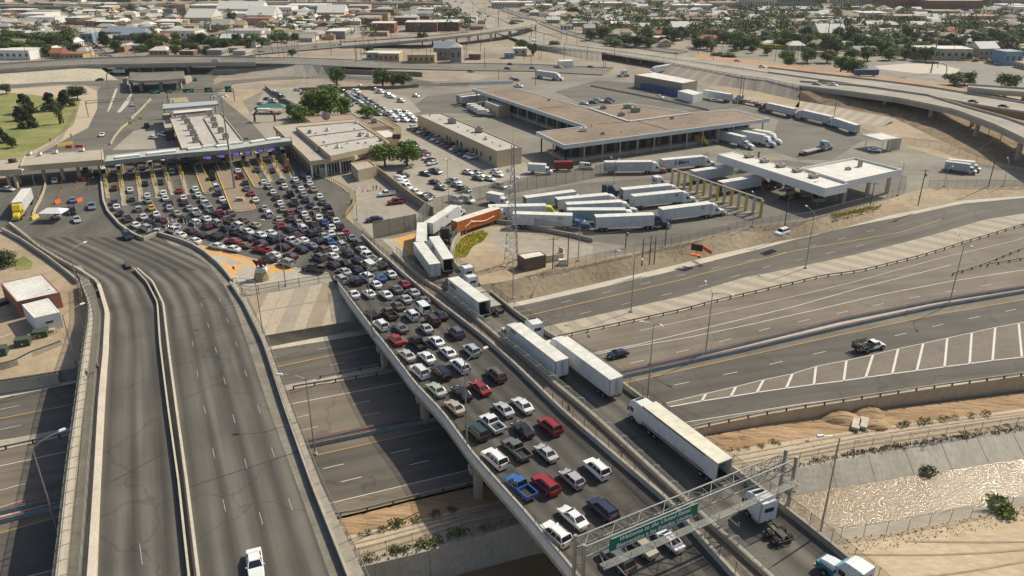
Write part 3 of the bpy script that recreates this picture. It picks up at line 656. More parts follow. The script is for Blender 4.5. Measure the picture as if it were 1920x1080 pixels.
# left bridge (curving, southbound)
A0 = bl([(147,527),(153,540),(168,579),(167,600),(166,615),(156,683),(147,750),(127,902),(108,1080),(95,1190)])
A1 = bl([(152,527),(160,540),(177,589),(176,608),(169,692),(160,760),(145,902),(127,1080),(115,1190)])
A2 = bl([(168,527),(178,545),(191,596),(187,654),(178,760),(167,902),(154,1080),(144,1190)])
A3 = bl([(176,527),(184,545),(197,591),(193,668),(184,760),(176,902),(164,1080),(155,1190)])
A4 = bl([(75,467),(111,485),(144,505),(168,519),(182,530),(189,541),(206,591),(205,654),(198,760),(190,908),(184,1080),(179,1190)])
B1 = bl([(130,440),(180,463),(215,482),(245,505),(270,534),(290,572),(293,647),(307,760),(321,908),(338,1080),(348,1190)])
B2 = bl([(250,505),(277,534),(296,572),(301,647),(315,760),(336,908),(355,1080),(367,1190)])
B3 = bl([(252,504),(283,533),(303,574),(313,660),(327,760),(345,908),(364,1080),(376,1190)])
B4 = bl([(140,440),(190,463),(226,482),(256,504),(289,533),(309,574),(320,665),(333,760),(354,908),(376,1080),(390,1190)])
C1 = bl([(212,385),(228,408),(258,426),(292,446),(340,466),(370,482),(395,500),(420,535),(440,575),(468,655),(502,760),(560,917),(618,1080),(655,1190)])
C2 = bl([(218,385),(234,408),(262,424),(298,443),(342,456),(376,472),(400,497),(428,530),(456,572),(492,647),(529,760),(584,917),(648,1080),(690,1190)])
C3 = bl([(407,490),(436,526),(463,565),(500,640),(544,760),(605,917),(684,1080),(730,1190)])
Y0 = 48
def yr(line): return line.p[-1].y
R_lb = road_mat('left_bridge_asphalt', (0.095,0.087,0.075), (0.055,0.051,0.044), (0.155,0.143,0.12), lane=3.7, streak=.9, pos0=pi)
lbN = 167.0; lbE = 190.0
def sl_(name, a, b_, y0, y1, m, dz=0.05, nx=2, parent=None, step=3):
    return strip(name, a, b_, y0, y1, m, step=step, nx=nx, zf=DZ, dz=dz, parent=parent)
bridge1 = empty('road_bridge', A1.at(110), 'curved left bridge deck with a walkway and a divided roadway', 'bridge'); 
def rel(o, root):
    """parent o to root keeping its place"""
    o.parent = root; o.location = o.location-root.location
    if 'kind' in o: del o['kind']
    return o
rel(sl_('roadway', A4, B2, Y0, lbN, R_lb, nx=4, dz=.06, step=2), bridge1)
rel(sl_('roadway', B4, C1, Y0, lbN, R_lb, nx=6, dz=.06, step=2), bridge1)
rel(sl_('roadway', A4, C1, lbN, lbE, R_lb, nx=10, dz=.061, step=1.5), bridge1)
rel(sl_('median_gap_cover', B2, B4, Y0, lbN, M_concd, nx=1, dz=-.5), bridge1)  # dark cover added across the open slot, standing in for its shaded depth
rel(sl_('gutter', C1, C2, Y0, 184, mat('gutter_concrete',(0.15,0.135,0.11),0.9,vs=.25,col2=(0.25,0.225,0.18)), nx=1), bridge1)
rel(sl_('walkway', A1, A2, Y0, lbN+3, mat('walkway_concrete',(0.22,0.20,0.155),0.9,vs=.3,col2=(0.28,0.255,0.20)), nx=1, dz=0.14), bridge1)
def deck_body(a, c, y0, y1, th, m, parent, name='girder', step=4):
    b = MB(); n = int((y1-y0)/step); o = parent.location
    for i in range(n+1):
        y = y0+(y1-y0)*i/n; p, q = a.at(y), c.at(y); z = DZ(0,y); t2 = th
        for r, zz in ((p, z), (p, z-t2), (q, z-t2), (q, z)): b.v.append((r.x-o.x, r.y-o.y, zz-o.z))
    for i in range(n):
        k = 4*i
        for u, v in ((0,1),(1,2),(2,3),(3,0)): b.f.append([k+u, k+v, k+4+v, k+4+u]); b.m.append(0)
    b.f += [[0,3,2,1],[4*n,4*n+1,4*n+2,4*n+3]]; b.m += [0,0]
    return b.obj(name, m, parent)
deck_body(A0, B2, Y0, 150, 1.7, M_conc, bridge1)
deck_body(B3, C3, Y0, 150, 1.7, M_conc, bridge1)
def par(line, y0, y1, w, h, m, parent, name='parapet', base=0.0, step=3, off=0):
    pts = []
    n = int((y1-y0)/step)
    for i in range(n+1):
        y = y0+(y1-y0)*i/n; q = line.at(y); pts.append(Vector((q.x+off, q.y, DZ(0,q.y)))-parent.location)
    return wall_mb(pts, w, h, base=base).obj(name, m, parent)
par(A0, Y0, 158, 0.35, 1.15, M_conc2, bridge1, off=.3)
par(A3, Y0, 156, 0.75, 0.95, mat('pinkish_barrier', (0.50,0.42,0.34), 0.9, vs=.4, col2=(0.58,0.52,0.43)), bridge1, name='traffic_barrier', off=.6)
par(B2, Y0, 167, 0.22, 0.85, M_conc2, bridge1, name='median_wall', off=0, step=2)
par(B4, Y0, 167, 0.32, 0.85, M_conc2, bridge1, name='median_wall', off=-.2, step=2)
par(C2, Y0, 158, 0.35, 0.9, M_conc, bridge1, name='parapet', off=.2)
def deckmark(px, w=.09, dash=(2.6,10), parent=None, m=None):
    o = ribbon('lane_dash' if dash else 'edge_line', [q-parent.location for q in pts_on(px, DZ)], w, m or M_fade, 0.075, dash, parent)
deckmark([(361,640),(374,725),(390,796),(408,888),(433,1007),(448,1080)], parent=bridge1)
deckmark([(377,568),(400,640),(420,710),(438,783),(461,870),(493,985),(518,1075)], parent=bridge1)
deckmark([(411,560),(443,644),(461,700),(486,768),(514,855),(551,965),(588,1075)], parent=bridge1)
deckmark([(262,1020),(270,1080)], parent=bridge1, dash=(4,9))
# walkway cage and fences on bridge 1
def dl(line, y0, y1, step=3.0, off=0, dz=0):
    n = int((y1-y0)/step); out = []
    for i in range(n+1):
        y = y0+(y1-y0)*i/n; q = line.at(y); out.append(Vector((q.x+off, q.y, DZ(0,q.y)+dz)))
    return out
def hoops(line, y0, y1, side, span, hgt, label, name='walkway_cage', sp=2.4, m=M_steel, mesh_m=None, group=None):
    """bent pipe hoops that carry a mesh canopy over the walkway"""
    pts = dl(line, y0, y1, sp); root = empty(name, pts[0], label, 'fence', group); o0 = pts[0]
    prof = []
    for k in range(7):
        a = pi/2*k/6; prof.append((span*(1-cos(a))*side, hgt*0.72+hgt*0.28*sin(a)))
    prof = [(0, 0)]+prof+[(side*(span+0.5), hgt)]
    grid = []
    for i, p in enumerate(pts):
        d = (pts[min(i+1,len(pts)-1)]-pts[max(0,i-1)]); d.z = 0; d.normalize(); s = Vector((-d.y, d.x, 0))
        if s.x < 0: s = -s
        grid.append([p-o0+s*x+Vector((0,0,z)) for x, z in prof])
    for g_ in grid:
        b = MB(); b.tube(g_, 0.045, 4); b.obj('hoop', m, root)
    b = MB(); k = len(prof)
    for g_ in grid: b.v += [tuple(q) for q in g_]
    for i in range(len(grid)-1):
        for j in range(k-1): a = i*k+j; b.f.append([a, a+1, a+k+1, a+k]); b.m.append(0)
    b.obj('mesh_canopy', mesh_m or mat('canopy_mesh', (0.25,0.26,0.23), 0.6, 0.3, alpha=0.16), root)
    b = MB(); b.tube([g_[1] for g_ in grid], 0.04, 4); b.tube([g_[-1] for g_ in grid], 0.04, 4); b.obj('top_rail', m, root)
    return root
hoops(A0, Y0, 157, 1, 1.2, 2.6, 'curved pipe hoops and mesh over the walkway of the left bridge', m=M_post)
fence(dl(A2, Y0, 158), 1.6, 'mesh fence between walkway and traffic barrier on the left bridge', sp=3, m=M_meshd)
fence(dl(C3, Y0, 157), 1.9, 'mesh fence on the right parapet of the curved left bridge', sp=3.2, r=.05, pm=M_steel)
# approach walls north of the left bridge
w = pts_on([(19,422),(75,467),(112,490),(155,513),(180,530),(189,541)], zero)
r = empty('approach_barrier', w[0], 'curved concrete barrier leading from the exit road onto the left bridge', 'barrier'); wall_mb([q-w[0] for q in w], .6, .9).obj('barrier_wall', M_conc, r)
w = pts_on([(5,434),(39,452),(92,488),(125,513),(147,532)], zero)
r = empty('approach_parapet', w[0], 'outer walkway parapet curving towards the left bridge', 'wall'); wall_mb([q-w[0] for q in w], .3, 1.1).obj('parapet_wall', M_conc2, r)
fence(pts_on([(12,428),(60,461),(100,487),(150,520),(168,537)], zero), 2.2, 'mesh fence along the approach walkway at the left edge', sp=3)
# barrier between plaza queue and southbound road
w = pts_on([(190,318),(191,345),(195,380),(203,400),(212,410),(224,424),(240,436),(255,445),(269,451)], zero)
r = empty('plaza_barrier', w[0], 'long curved concrete barrier bounding the queueing cars on their left', 'barrier'); wall_mb([q-w[0] for q in w], .5, 1.0).obj('barrier_wall', M_conc, r)
w = pts_on([(269,451),(296,441)], zero)
r = empty('plaza_barrier', w[0], 'short block barrier closing the gap beside the queueing cars', 'barrier'); wall_mb([q-w[0] for q in w], .6, 1.0).obj('barrier_wall', M_beigep, r)
w = pts_on([(297,441),(337,453),(362,463),(385,477),(408,496),(425,515),(436,530)], zero)
r = empty('plaza_barrier', w[0], 'curved concrete barrier round the orange eagle plaza', 'barrier'); wall_mb([q-w[0] for q in w], .5, 1.0).obj('barrier_wall', M_conc, r)
w = pts_on([(292,438),(337,449),(400,468),(475,487),(560,505),(617,513)], zero)
ribbon('kerb', w, .3, M_conc2, .13)
# crash cushion at the nose of the median
p = P(240,500,.06); r = empty('crash_cushion', p, 'dark crash cushion at the nose of the left bridge median', 'crash cushion', rot=-1.0)
b = MB(); b.box((0,0,0),(4.5,1.0,.8)); b.obj('cushion_body', M_dark, r)
for k in range(4): MB().box((-1.8+k*1.2,0,.8),(.25,1.1,.15)).obj('frame', M_rail, r)
# right bridge (cars northbound + lorries)
D0 = bl([(600,480),(617,512),(639,544),(703,630),(775,724),(828,780),(889,864),(981,967),(1040,1039),(1078,1085),(1160,1185)])
D1 = bl([(640,410),(690,456),(745,507),(800,554),(919,647),(1058,780),(1256,950),(1330,1035),(1371,1080),(1460,1180)])
D2 = bl([(660,405),(720,460),(800,533),(828,549),(939,641),(1022,710),(1106,780),(1158,828),(1273,935),(1433,1080),(1540,1180)])
D3 = bl([(860,500),(890,527),(978,599),(1044,639),(1164,722),(1300,827),(1452,944),(1585,1050),(1620,1080),(1740,1180)])
D1i = Line([], world=[q+Vector((-.5,0,0)) for q in D1.p], axis=1)
bridge2 = empty('road_bridge', D0.at(110), 'main bridge deck full of queueing cars with a lorry lane on its right', 'bridge')
R_c = road_mat('car_lane_asphalt', (0.075,0.069,0.06), (0.05,0.046,0.04), (0.11,0.101,0.086), lane=3.3, streak=0.6, pos0=pi)
R_t = road_mat('lorry_lane_asphalt', (0.105,0.096,0.081), (0.06,0.055,0.047), (0.155,0.142,0.118), lane=4.3, streak=0.8, pos0=pi)
rel(sl_('roadway', D0, D1, Y0, YN, R_c, nx=6), bridge2)
rel(sl_('roadway', D2, D3, Y0, 160, R_t, nx=4), bridge2)
rel(sl_('walkway', D1, D2, Y0, YN, mat('brown_walkway',(0.17,0.14,0.105),0.9,vs=.3,col2=(0.24,0.20,0.155)), nx=1, dz=.12), bridge2)
deck_body(D0, D3, Y0, 152, 1.7, M_conc, bridge2)
par(D0, Y0, 158, .3, .95, M_white if 0 else M_conc2, bridge2, off=.2)
# pale facing plates on the outer face: every bay a part
fp = dl(D0, Y0, 156, 2.9)
for a, c in zip(fp, fp[1:]):
    d = (c-a).normalized()*.04; o = bridge2.location
    b = MB(); b.bar(a+d-o+Vector((-.05,0,-.05)), c-d-o+Vector((-.05,0,-.05)), .16, 1.5); b.obj('facing_panel', mat('facing_panel', (0.62,0.61,0.56), 0.8, vs=.6, col2=(0.70,0.69,0.63)), bridge2)
par(D1, Y0, 190, .45, 1.0, M_conc2, bridge2, name='traffic_barrier')
par(D2, Y0, 178, .55, .95, M_conc, bridge2, name='traffic_barrier')
par(D3, Y0, 152, .4, 1.0, M_conc, bridge2, off=-.1)
fence(dl(D0, Y0, 157, dz=.9, off=.2), 1.0, 'low rail fence on the left parapet above the bridge piers', sp=2.9, pm=M_dark, rails=1)
fence(dl(D1, Y0, 190, dz=.95), 1.6, 'mesh fence on the barrier beside the queueing cars', sp=3.0, pm=M_dark)
hoops(D2, Y0, 147, -1, 1.3, 2.9, 'bent pipe hoops and mesh between walkway and lorry lane on the main bridge', sp=3.4)
fence(dl(D2, 147, 176, dz=.9), 2.0, 'mesh fence between walkway and lorry lane near the plaza', sp=3)
fence(dl(D3, Y0, 151, dz=.9, off=-.1), 1.9, 'mesh fence on the right parapet of the lorry lane', sp=3.4)
# faint expansion joints on decks
for y in (62, 78, 96, 116, 138):
    for a, c in ((D0, D1), (D2, D3)):
        p, q = a.at(y-2), c.at(y+3); o = bridge2.location; b = MB(); p.z = DZ(0,p.y)+.065; q.z = DZ(0,q.y)+.065; b.bar(p-o, q-o, .12, .02); b.obj('expansion_joint', M_dark, bridge2)
for y in (60, 87, 122, 140):
    for a, c in ((A4, B1), (B4, C2)):
        p, q = a.at(y-3), c.at(y+5); o = bridge1.location; b = MB(); p.z = DZ(0,p.y)+.065; q.z = DZ(0,q.y)+.065; b.bar(p-o, q-o, .13, .02); b.obj('expansion_joint', M_dark, bridge1)
# piers with hammerhead caps
def pier(parent, a, c, y, zb, cols):
    p, q = a.at(y), c.at(y+ (c.at(y).x-a.at(y).x)*0.14); o = parent.location; z = DZ(0,y)-1.7
    b = MB(); b.bar(Vector((p.x+.4,p.y,z-.55))-o, Vector((q.x-.4,q.y,z-.55))-o, 1.3, 1.1); b.obj('pier_cap', M_conc, parent)
    for k in range(cols):
        t = (k+.06 if k == 0 else k)/(max(1,cols-1)) if cols > 1 else .5
        t = min(.95, max(.05, t)); r = Vector((p.x+(q.x-p.x)*t, p.y+(q.y-p.y)*t, z-1))-o
        b = MB(); b.cyl((r.x, r.y, zb-o.z), r, .72, .72, 14); b.obj('pier_column', M_conc, parent, smooth=False)
# main bridge: outer columns seen at (722,690), (797,790), (897,930)
for (px, py, zb) in ((722,688,HW),(797,790,HW),(897,928,HW-.2)):
    g0 = P(px, py, zb); y = g0.y
    for _ in range(3): y = g0.y
    o = bridge2.location; z = DZ(0,y)-1.7
    q = D3.at(y+10)
    d = Vector((q.x-g0.x, q.y-g0.y, 0))
    b = MB(); s = Vector((g0.x, g0.y, z-.55))-d.normalized()*1.3; b.bar(s-o, Vector((q.x-.5,q.y,z-.55))-o, 1.3, 1.1); b.obj('pier_cap', M_conc, bridge2)
    for t in (0, .33, .66, .95):
        r = g0+d*t; b = MB(); b.cyl((r.x-o.x, r.y-o.y, zb-.3-o.z), (r.x-o.x, r.y-o.y, z-1-o.z), .75, .75, 14); b.obj('pier_column', M_conc, bridge2)
for y in (78, 96, 118): pier(bridge1, A0, C3, y, HW-.5, 5)
# abutment block at the north end of the main bridge
b = MB(); o = bridge2.location
# sloped paving under the bridge deck already belongs to the valley; concrete slope panels between the bridges
sp = empty('paved_slope', P(480,560,0), 'sloping concrete paving between the two bridges below the eagle plaza', 'slope'); sp['kind'] = 'structure'; del sp['category']
o0 = sp.location
xs = [-61,-57.5,-54,-51,-48.5,-45.5,-43,-40,-37,-34.5,-32.5,-30.5,-28.5,-26.5,-24.5,-22,-20,-15,-9,-3]
for i, (a, c) in enumerate(zip(xs, xs[1:])):
    m = [M_beigep, M_beigep, mat('slope_stain',(0.27,0.215,0.15),.9,vs=.3,col2=(0.33,0.27,0.195)), M_tanp, M_beigep][i*2 % 5]
    for k, (t0, t1) in enumerate(((0,.42),(.44,1))):
        b = MB()
        for t in (t0, t1):
            for x in (a+.08, c-.08):
                p, q = L0.at(x), L1.at(x+.5); r = p.lerp(q, t); b.v.append(tuple(r+Vector((0,0,.05))-o0))
        b.f.append([0,2,3,1]); b.m.append(0)
        o = b.obj('slope_panel', m, sp)
        if o.data.polygons[0].normal.z < 0: o.data.flip_normals()
fence([L0.at(x)+Vector((0,.6,0)) for x in [-48.5+3*i for i in range(5)]]+[L0.at(-33.5)+Vector((0,.6,0))], 1.9, 'pipe and mesh fence above the sloping concrete between the bridges', sp=4.2, r=.07, pm=M_dark, rails=2) if 0 else fence(pts_on([(453,549),(472,553),(530,543),(570,536),(622,527)], zero), 2.0, 'pipe and mesh fence above the sloping concrete between the bridges', sp=4.4, r=.07, pm=M_dark, rails=2)
# curved wall and fences at the lorry lane
w = pts_on([(890,527),(862,508),(848,492),(846,472),(851,455),(866,438),(885,428),(908,421),(935,419),(965,422),(1000,430),(1050,440),(1080,446),(1112,454)], zero)
r = empty('curved_wall', w[0], 'curved concrete wall enclosing the dry basin beside the lorry queue', 'wall'); wall_mb([q-w[0] for q in w], .45, 1.1).obj('wall_body', M_conc, r)
fence([q+Vector((0,0,1.0)) for q in w], 2.0, 'mesh fence on top of the curved wall round the dry basin', sp=3.2)
# fences/walls round the inspection lot
fence(pts_on([(701,447),(735,441),(770,434),(781,431)], zero), 4.6, 'tall opaque slatted fence beside the orange paving', sp=4.4, m=mat('slat_mesh',(0.25,0.225,0.17),.8,.1,alpha=.85), r=.07)
fence(pts_on([(781,431),(800,408),(815,399),(850,390),(890,378),(950,365),(1010,352),(1060,345),(1135,330)], zero), 4.4, 'tall mesh fence between employee car park and lorry queue', sp=3.6, m=M_meshd, r=.06)
fence(pts_on([(1135,330),(1200,322),(1260,312),(1330,300)], zero), 3.0, 'mesh fence between the lorry yard road and the booth lanes', sp=3.6)
w = pts_on([(706,325),(740,352),(775,380),(812,404)], zero)
r = empty('boundary_wall', w[0], 'tan masonry wall between inspection lot and employee car park', 'wall'); wall_mb([q-w[0] for q in w], .35, 2.6).obj('wall_body', mat('tan_masonry',(0.27,0.22,0.15),.9,vs=.8,col2=(0.33,0.27,0.19)), r)
w = pts_on([(648,408),(655,398),(662,388),(668,372)], zero)
fence(w, 1.2, 'yellow pipe barrier at the corner of the inspection lot', sp=1.2, r=.08, pm=M_ybol, m=M_mesh)
fence(pts_on([(497,166),(520,186),(548,206),(560,215)], zero), 1.8, 'low brown wall line of the visitor car park', sp=4, m=mat('brown_screen',(0.16,0.12,0.09),.9,alpha=.96))
fence(pts_on([(560,171),(640,169),(700,168),(745,167),(785,164)], zero), 1.8, 'brown screen wall along the back of the car park', sp=6, m=mat('brown_screen',(0.16,0.12,0.09),.9,alpha=.96))
fence(pts_on([(640,150),(700,158),(760,160),(800,160),(880,163)], zero), 2.4, 'chain-link fence along the border road behind the car park', sp=7)
fence(pts_on([(0,330),(30,312),(60,300),(116,262),(148,205)], zero), 1.8, 'chain-link fence along the edge of the green park', sp=5)
fence(pts_on([(1500,220),(1560,237),(1600,250),(1680,268),(1760,278),(1830,305),(1880,318)], zero), 2.6, 'chain-link fence at the foot of the dirt slope on the right', sp=5)
# ================================================================== buildings of the port of entry
def rf(px, z): return [P(p[0], p[1], z) for p in px]
def inset(pts, d):
    n = len(pts); a = sum(pts[i].x*pts[(i+1) % n].y-pts[(i+1) % n].x*pts[i].y for i in range(n)); s = 1 if a > 0 else -1; out = []
    for i in range(n):
        p0, p1, p2 = pts[i-1], pts[i], pts[(i+1) % n]
        e1 = (p1-p0); e1.z = 0; e1.normalize(); e2 = (p2-p1); e2.z = 0; e2.normalize()
        n1 = Vector((-e1.y, e1.x, 0))*s; n2 = Vector((-e2.y, e2.x, 0))*s; k = 1+n1.dot(n2)
        out.append(p1+(n1+n2)*(d/max(.3, k)))
    return out
def parapet(b, pts, z0, z1, w=.25):
    n = len(pts); q = inset(pts, w)
    for i in range(n):
        j = (i+1) % n
        vs = [(pts[i].x,pts[i].y,z0),(pts[j].x,pts[j].y,z0),(q[j].x,q[j].y,z0),(q[i].x,q[i].y,z0),(pts[i].x,pts[i].y,z1),(pts[j].x,pts[j].y,z1),(q[j].x,q[j].y,z1),(q[i].x,q[i].y,z1)]
        b.add(vs, [(0,1,5,4),(1,2,6,5),(2,3,7,6),(3,0,4,7),(4,5,6,7),(3,2,1,0)])
def window_row(root, a, c, z, n, w, h, o, m=None, name='window'):
    d = c-a
    for i in range(n):
        p = a+d*((i+.5)/n); nn = Vector((d.y, -d.x, 0)).normalized()
        b = MB(); rz = atan2(d.y, d.x); q = p-o; b.box((q.x, q.y, z-o.z), (w, .16, h), rz); f = b.obj(name, m or M_glass, root)
        b = MB(); b.box((q.x+nn.x*0, q.y+nn.y*0, z-.14-o.z), (w+.2, .26, .12), rz); b.obj('sill', M_conc2, f)
def building(name, label, cat, roofpx, z, wall, roof, par=.5, zb=0.0, world=None):
    pts = world or rf(roofpx, z); o = Vector((sum(p.x for p in pts)/len(pts), sum(p.y for p in pts)/len(pts), zb))
    root = empty(name, o, label, cat); q = [p-o for p in pts]; h = z-zb
    MB().prism([(p.x,p.y) for p in q], 0, h-par*.9).obj('wall', wall, root)
    MB().prism([(p.x,p.y) for p in inset(q, .24)], h-par*.9+.005, h-par*.6).obj('roof', roof, root)
    b = MB(); parapet(b, q, h-par*.9+.002, h); b.obj('parapet', wall, root)
    return root, pts, o
def ac(px, py, z, sx=1.6, sy=1.2, h=1.2, m=None, label='rooftop air conditioner', rz=0.0, i=0, group=None):
    p = P(px, py, z); root = empty('air_conditioner', p, label, 'air conditioner', group, rot=rz)
    MB().box((0,0,.25),(sx,sy,h)).obj('casing', m or M_rail, root)
    MB().cyl((0,0,.25+h),(0,0,.35+h),min(sx,sy)*.36,n=10).obj('fan', M_dark, root)
    for x in (-.4,.4): MB().box((x*sx,0,0),(.12,sy,.25)).obj('skid', M_dark, root)
    return root
def canopy(name, label, roofpx, z, th, fm, rm, cols, colr=.28, colm=None, par=.25, core=None, world=None):
    pts = world or rf(roofpx, z); o = Vector((sum(p.x for p in pts)/len(pts), sum(p.y for p in pts)/len(pts), 0)); root = empty(name, o, label, 'canopy')
    q = [p-o for p in pts]
    MB().prism([(p.x,p.y) for p in q], z-th, z-par).obj('fascia', fm, root)
    MB().prism([(p.x,p.y) for p in inset(q,.22)], z-par+.004, z-par+.06).obj('roof', rm, root)
    b = MB(); parapet(b, q, z-par+.002, z); b.obj('coping', fm, root)
    for (x, y) in cols:
        c = P(x, y, 0)-o; b = MB(); b.box((c.x,c.y,0),(colr*2,colr*2,z-th)); b.obj('column', colm or M_conc, root)
    return root, pts, o
# exit canopies at left
canopy('exit_canopy', 'broad flat tan exit canopy left of the inspection booths', [(47,290),(192,279),(193,299),(37,311)], 6.5, 1.9, M_tan, M_rooft, [(86,341),(120,338),(150,334),(190,328),(60,318),(190,308)], .4, M_tan)
for i,(x,y) in enumerate(((56,291),(75,292),(105,288),(155,284))): ac(x,y,6.3,1.2,1.0,.9,M_wht,f'small white roof vent on the exit canopy, {ordn(i)} from the left', i=i)
canopy('exit_canopy', 'smaller flat tan canopy at the left edge beside a parked car', [(-70,302),(41,296),(40,317),(-72,322)], 6.0, 2.0, M_tan, M_rooft, [(33,352),(38,345),(20,352),(-40,350)], .35, M_tan)
ac(22,305,5.8,1.4,1.0,1.0,M_dark,'dark roof unit on the small left canopy'); ac(30,304,5.8,1.2,.9,.9,M_rail,'grey roof unit on the small left canopy')
# main booth canopy
mc, mp_, mo = canopy('booth_canopy', 'very long grey canopy above the row of inspection booths', [(195,303),(280,293),(355,286),(426,281),(520,267),(548,264),(546,256),(520,259),(427,267),(341,275),(280,281),(200,290)], 7.0, 1.5, M_greyw, mat('canopy_roof',(0.36,0.37,0.34),.8,vs=.4,col2=(0.42,0.43,0.40)), [], .3)
SK = [((216,296),(262,291)),((276,289),(330,283)),((352,280),(378,277)),((380,276),(402,273)),((406,275),(428,272)),((428,270),(454,267)),((470,267),(496,263)),((500,262),(526,259))]
for a, c in SK:
    p, q = P(a[0],a[1],7)-mo, P(c[0],c[1],7)-mo; b = MB(); b.bar(p+Vector((0,0,.15)), q+Vector((0,0,.15)), 2.2, .5); b.obj('skylight', M_wht, mc)
for (x, y) in ((200,327),(226,322),(258,317),(285,313),(309,310),(337,307),(366,304),(404,300),(440,296),(468,292),(488,288),(510,284),(533,280)):
    c = P(x, y, 0)-mo
    for dx in (-.9, .9): MB().box((c.x+dx,c.y,0),(.4,.4,5.5)).obj('column', M_ybol if dx > 0 else M_conc, mc)
for i,(x, y) in enumerate(((394,291),(419,288),(446,284),(467,281),(491,278),(512,275))):
    p = P(x, y, 5.4)+Vector((0,-2.4,-.2)); r = empty('lane_sign', p, f'purple illuminated lane sign under the booth canopy, {ordn(i)} from the left', 'sign', 'purple lane signs under the canopy', rot=-.13)
    MB().box((0,-.1,-.6),(3.2,.25,1.2)).obj('sign_box', M_black, r); MB().box((.35,-.25,-.45),(1.9,.06,.9)).obj('display', M_purple, r)
    b = MB()
    for s in (-.5,.1,.7): b.box((s+.3,-.29,-.1),(.22,.03,.3))
    b.box((-1.15,-.26,-.35),(.5,.05,.7)); b.obj('lettering', M_signw, r)
for i,(x, y) in enumerate(((212,308),(248,304),(270,302),(300,299),(330,296),(362,292))):
    p = P(x, y, 5.2)+Vector((0,-2.0,-.1)); r = empty('lane_sign', p, f'unlit dark lane sign with a red edge under the canopy, {ordn(i)} from the left', 'sign', 'unlit lane signs under the canopy', rot=-.13)
    MB().box((0,-.1,-.5),(3.4,.25,1.0)).obj('sign_box', M_dark, r); MB().box((0,-.25,.3),(3.2,.06,.14)).obj('red_strip', M_red, r)
# islands, bollards and booths
ISL = [((197,333),(202,372),1.2,'y'),((225,326),(233,386),1.5,'y'),((257,320),(265,378),1.5,'y'),((284,318),(297,372),1.5,'y'),((308,316),(324,366),1.5,'y'),((336,314),(352,366),1.5,'y'),
       ((371,312),(392,363),3.2,'w'),((421,309),(457,394),6.8,'w'),((459,306),(486,352),2.8,'w'),((486,302),(508,342),1.6,'y'),((509,298),(531,336),1.6,'y'),((532,294),(550,334),1.6,'y')]
bol = MB(); bol.cyl((0,0,0),(0,0,1.05),.13,.13,8); bol_me = bol.mesh('bollard'); bol_me.materials.append(M_ybol)
bolw = MB(); bolw.cyl((0,0,0),(0,0,1.0),.1,.1,8); bolw_me = bolw.mesh('bollard'); bolw_me.materials.append(M_wht)
for i, (a, c, wd, kd) in enumerate(ISL):
    p, q = P(*a), P(*c); d = (q-p); L = d.length; d.normalize(); s = Vector((-d.y,d.x,0))
    r = empty('traffic_island', p, f'{"paved" if kd=="w" else "narrow"} kerbed island with yellow bollards, {ordn(i)} from the left at the booths', 'traffic island')
    n = 6; pts = [Vector((0,0,0))+s*wd/2, -s*wd/2]
    end = [d*L+s*wd/2*cos(t)*-1+d*wd/2*sin(t) for t in [pi*k/6 for k in range(7)]]
    ring = [(s*wd/2), ] + [d*L+s*(wd/2)*cos(pi*k/6)+d*(wd/2)*sin(pi*k/6)*.6 for k in range(7)] + [(-s*wd/2)]
    MB().prism([(v.x,v.y) for v in ring], 0.0, .2).obj('kerb_slab', mat('brown_paving',(0.22,0.165,0.115),.9,vs=1.2,col2=(0.29,0.22,0.155)) if kd=='w' else M_conc, r)
    if kd == 'w':
        for sg in (-1, 1): wall_mb([s*sg*(wd/2-.1), d*L+s*sg*(wd/2-.1)], .28, .3, base=.02).obj('yellow_kerb', M_ybol, r)
        for k in range(3 if wd < 4 else 4): put('bollard', bolw_me, None, r, loc=d*(L-.3)+s*(wd*.3)*(-1+2*k/(2 if wd<4 else 3)))
    k = 0; t = 1.0
    while t < L:
        for sg in ((-1, 1) if (kd == 'y' and k % 2 == 0) or (kd == 'w' and t < L*.35 and k % 3 == 0) else (1,)):
            if kd == 'y' or t < L*.4: put('bollard', bol_me if (k % 3) else bolw_me, None, r, loc=d*t+s*sg*(wd*.36)+Vector((0,0,.2)))
        t += 1.5; k += 1
    if kd == 'y':
        # reader frames and signs on the islands
        for t in (L*.25, L*.5):
            f = MB(); cpos = d*t; f.box((cpos.x,cpos.y,.2),(.35,.35,2.1)); f.box((cpos.x,cpos.y,2.3),(.8,.4,.5)); f.obj('reader_post', M_ybol, r)
    bp_ = p-d*3.0+Vector((0,0,0.05)); rb = empty('inspection_booth', bp_, f'glazed inspection booth at the head of the {ordn(i)} lane island', 'booth', rot=atan2(d.y,d.x))
    MB().box((0,0,0),(3.2,1.2,1.0)).obj('booth_base', M_rooft, rb); MB().box((0,0,1.0),(3.0,1.1,1.3)).obj('booth_window', M_glass, rb); MB().box((0,0,2.3),(3.4,1.4,.25)).obj('booth_roof', M_wht, rb)
# big island planter plinth with flag pole
p = P(450,376,.25); r = empty('monument_plinth', p, 'pale concrete plinth with a plaque on the large island', 'plinth'); MB().box((0,0,0),(2.4,1.0,.9)).obj('block', M_conc2, r); MB().box((0,-.52,.3),(.8,.05,.4)).obj('plaque', M_dark, r)
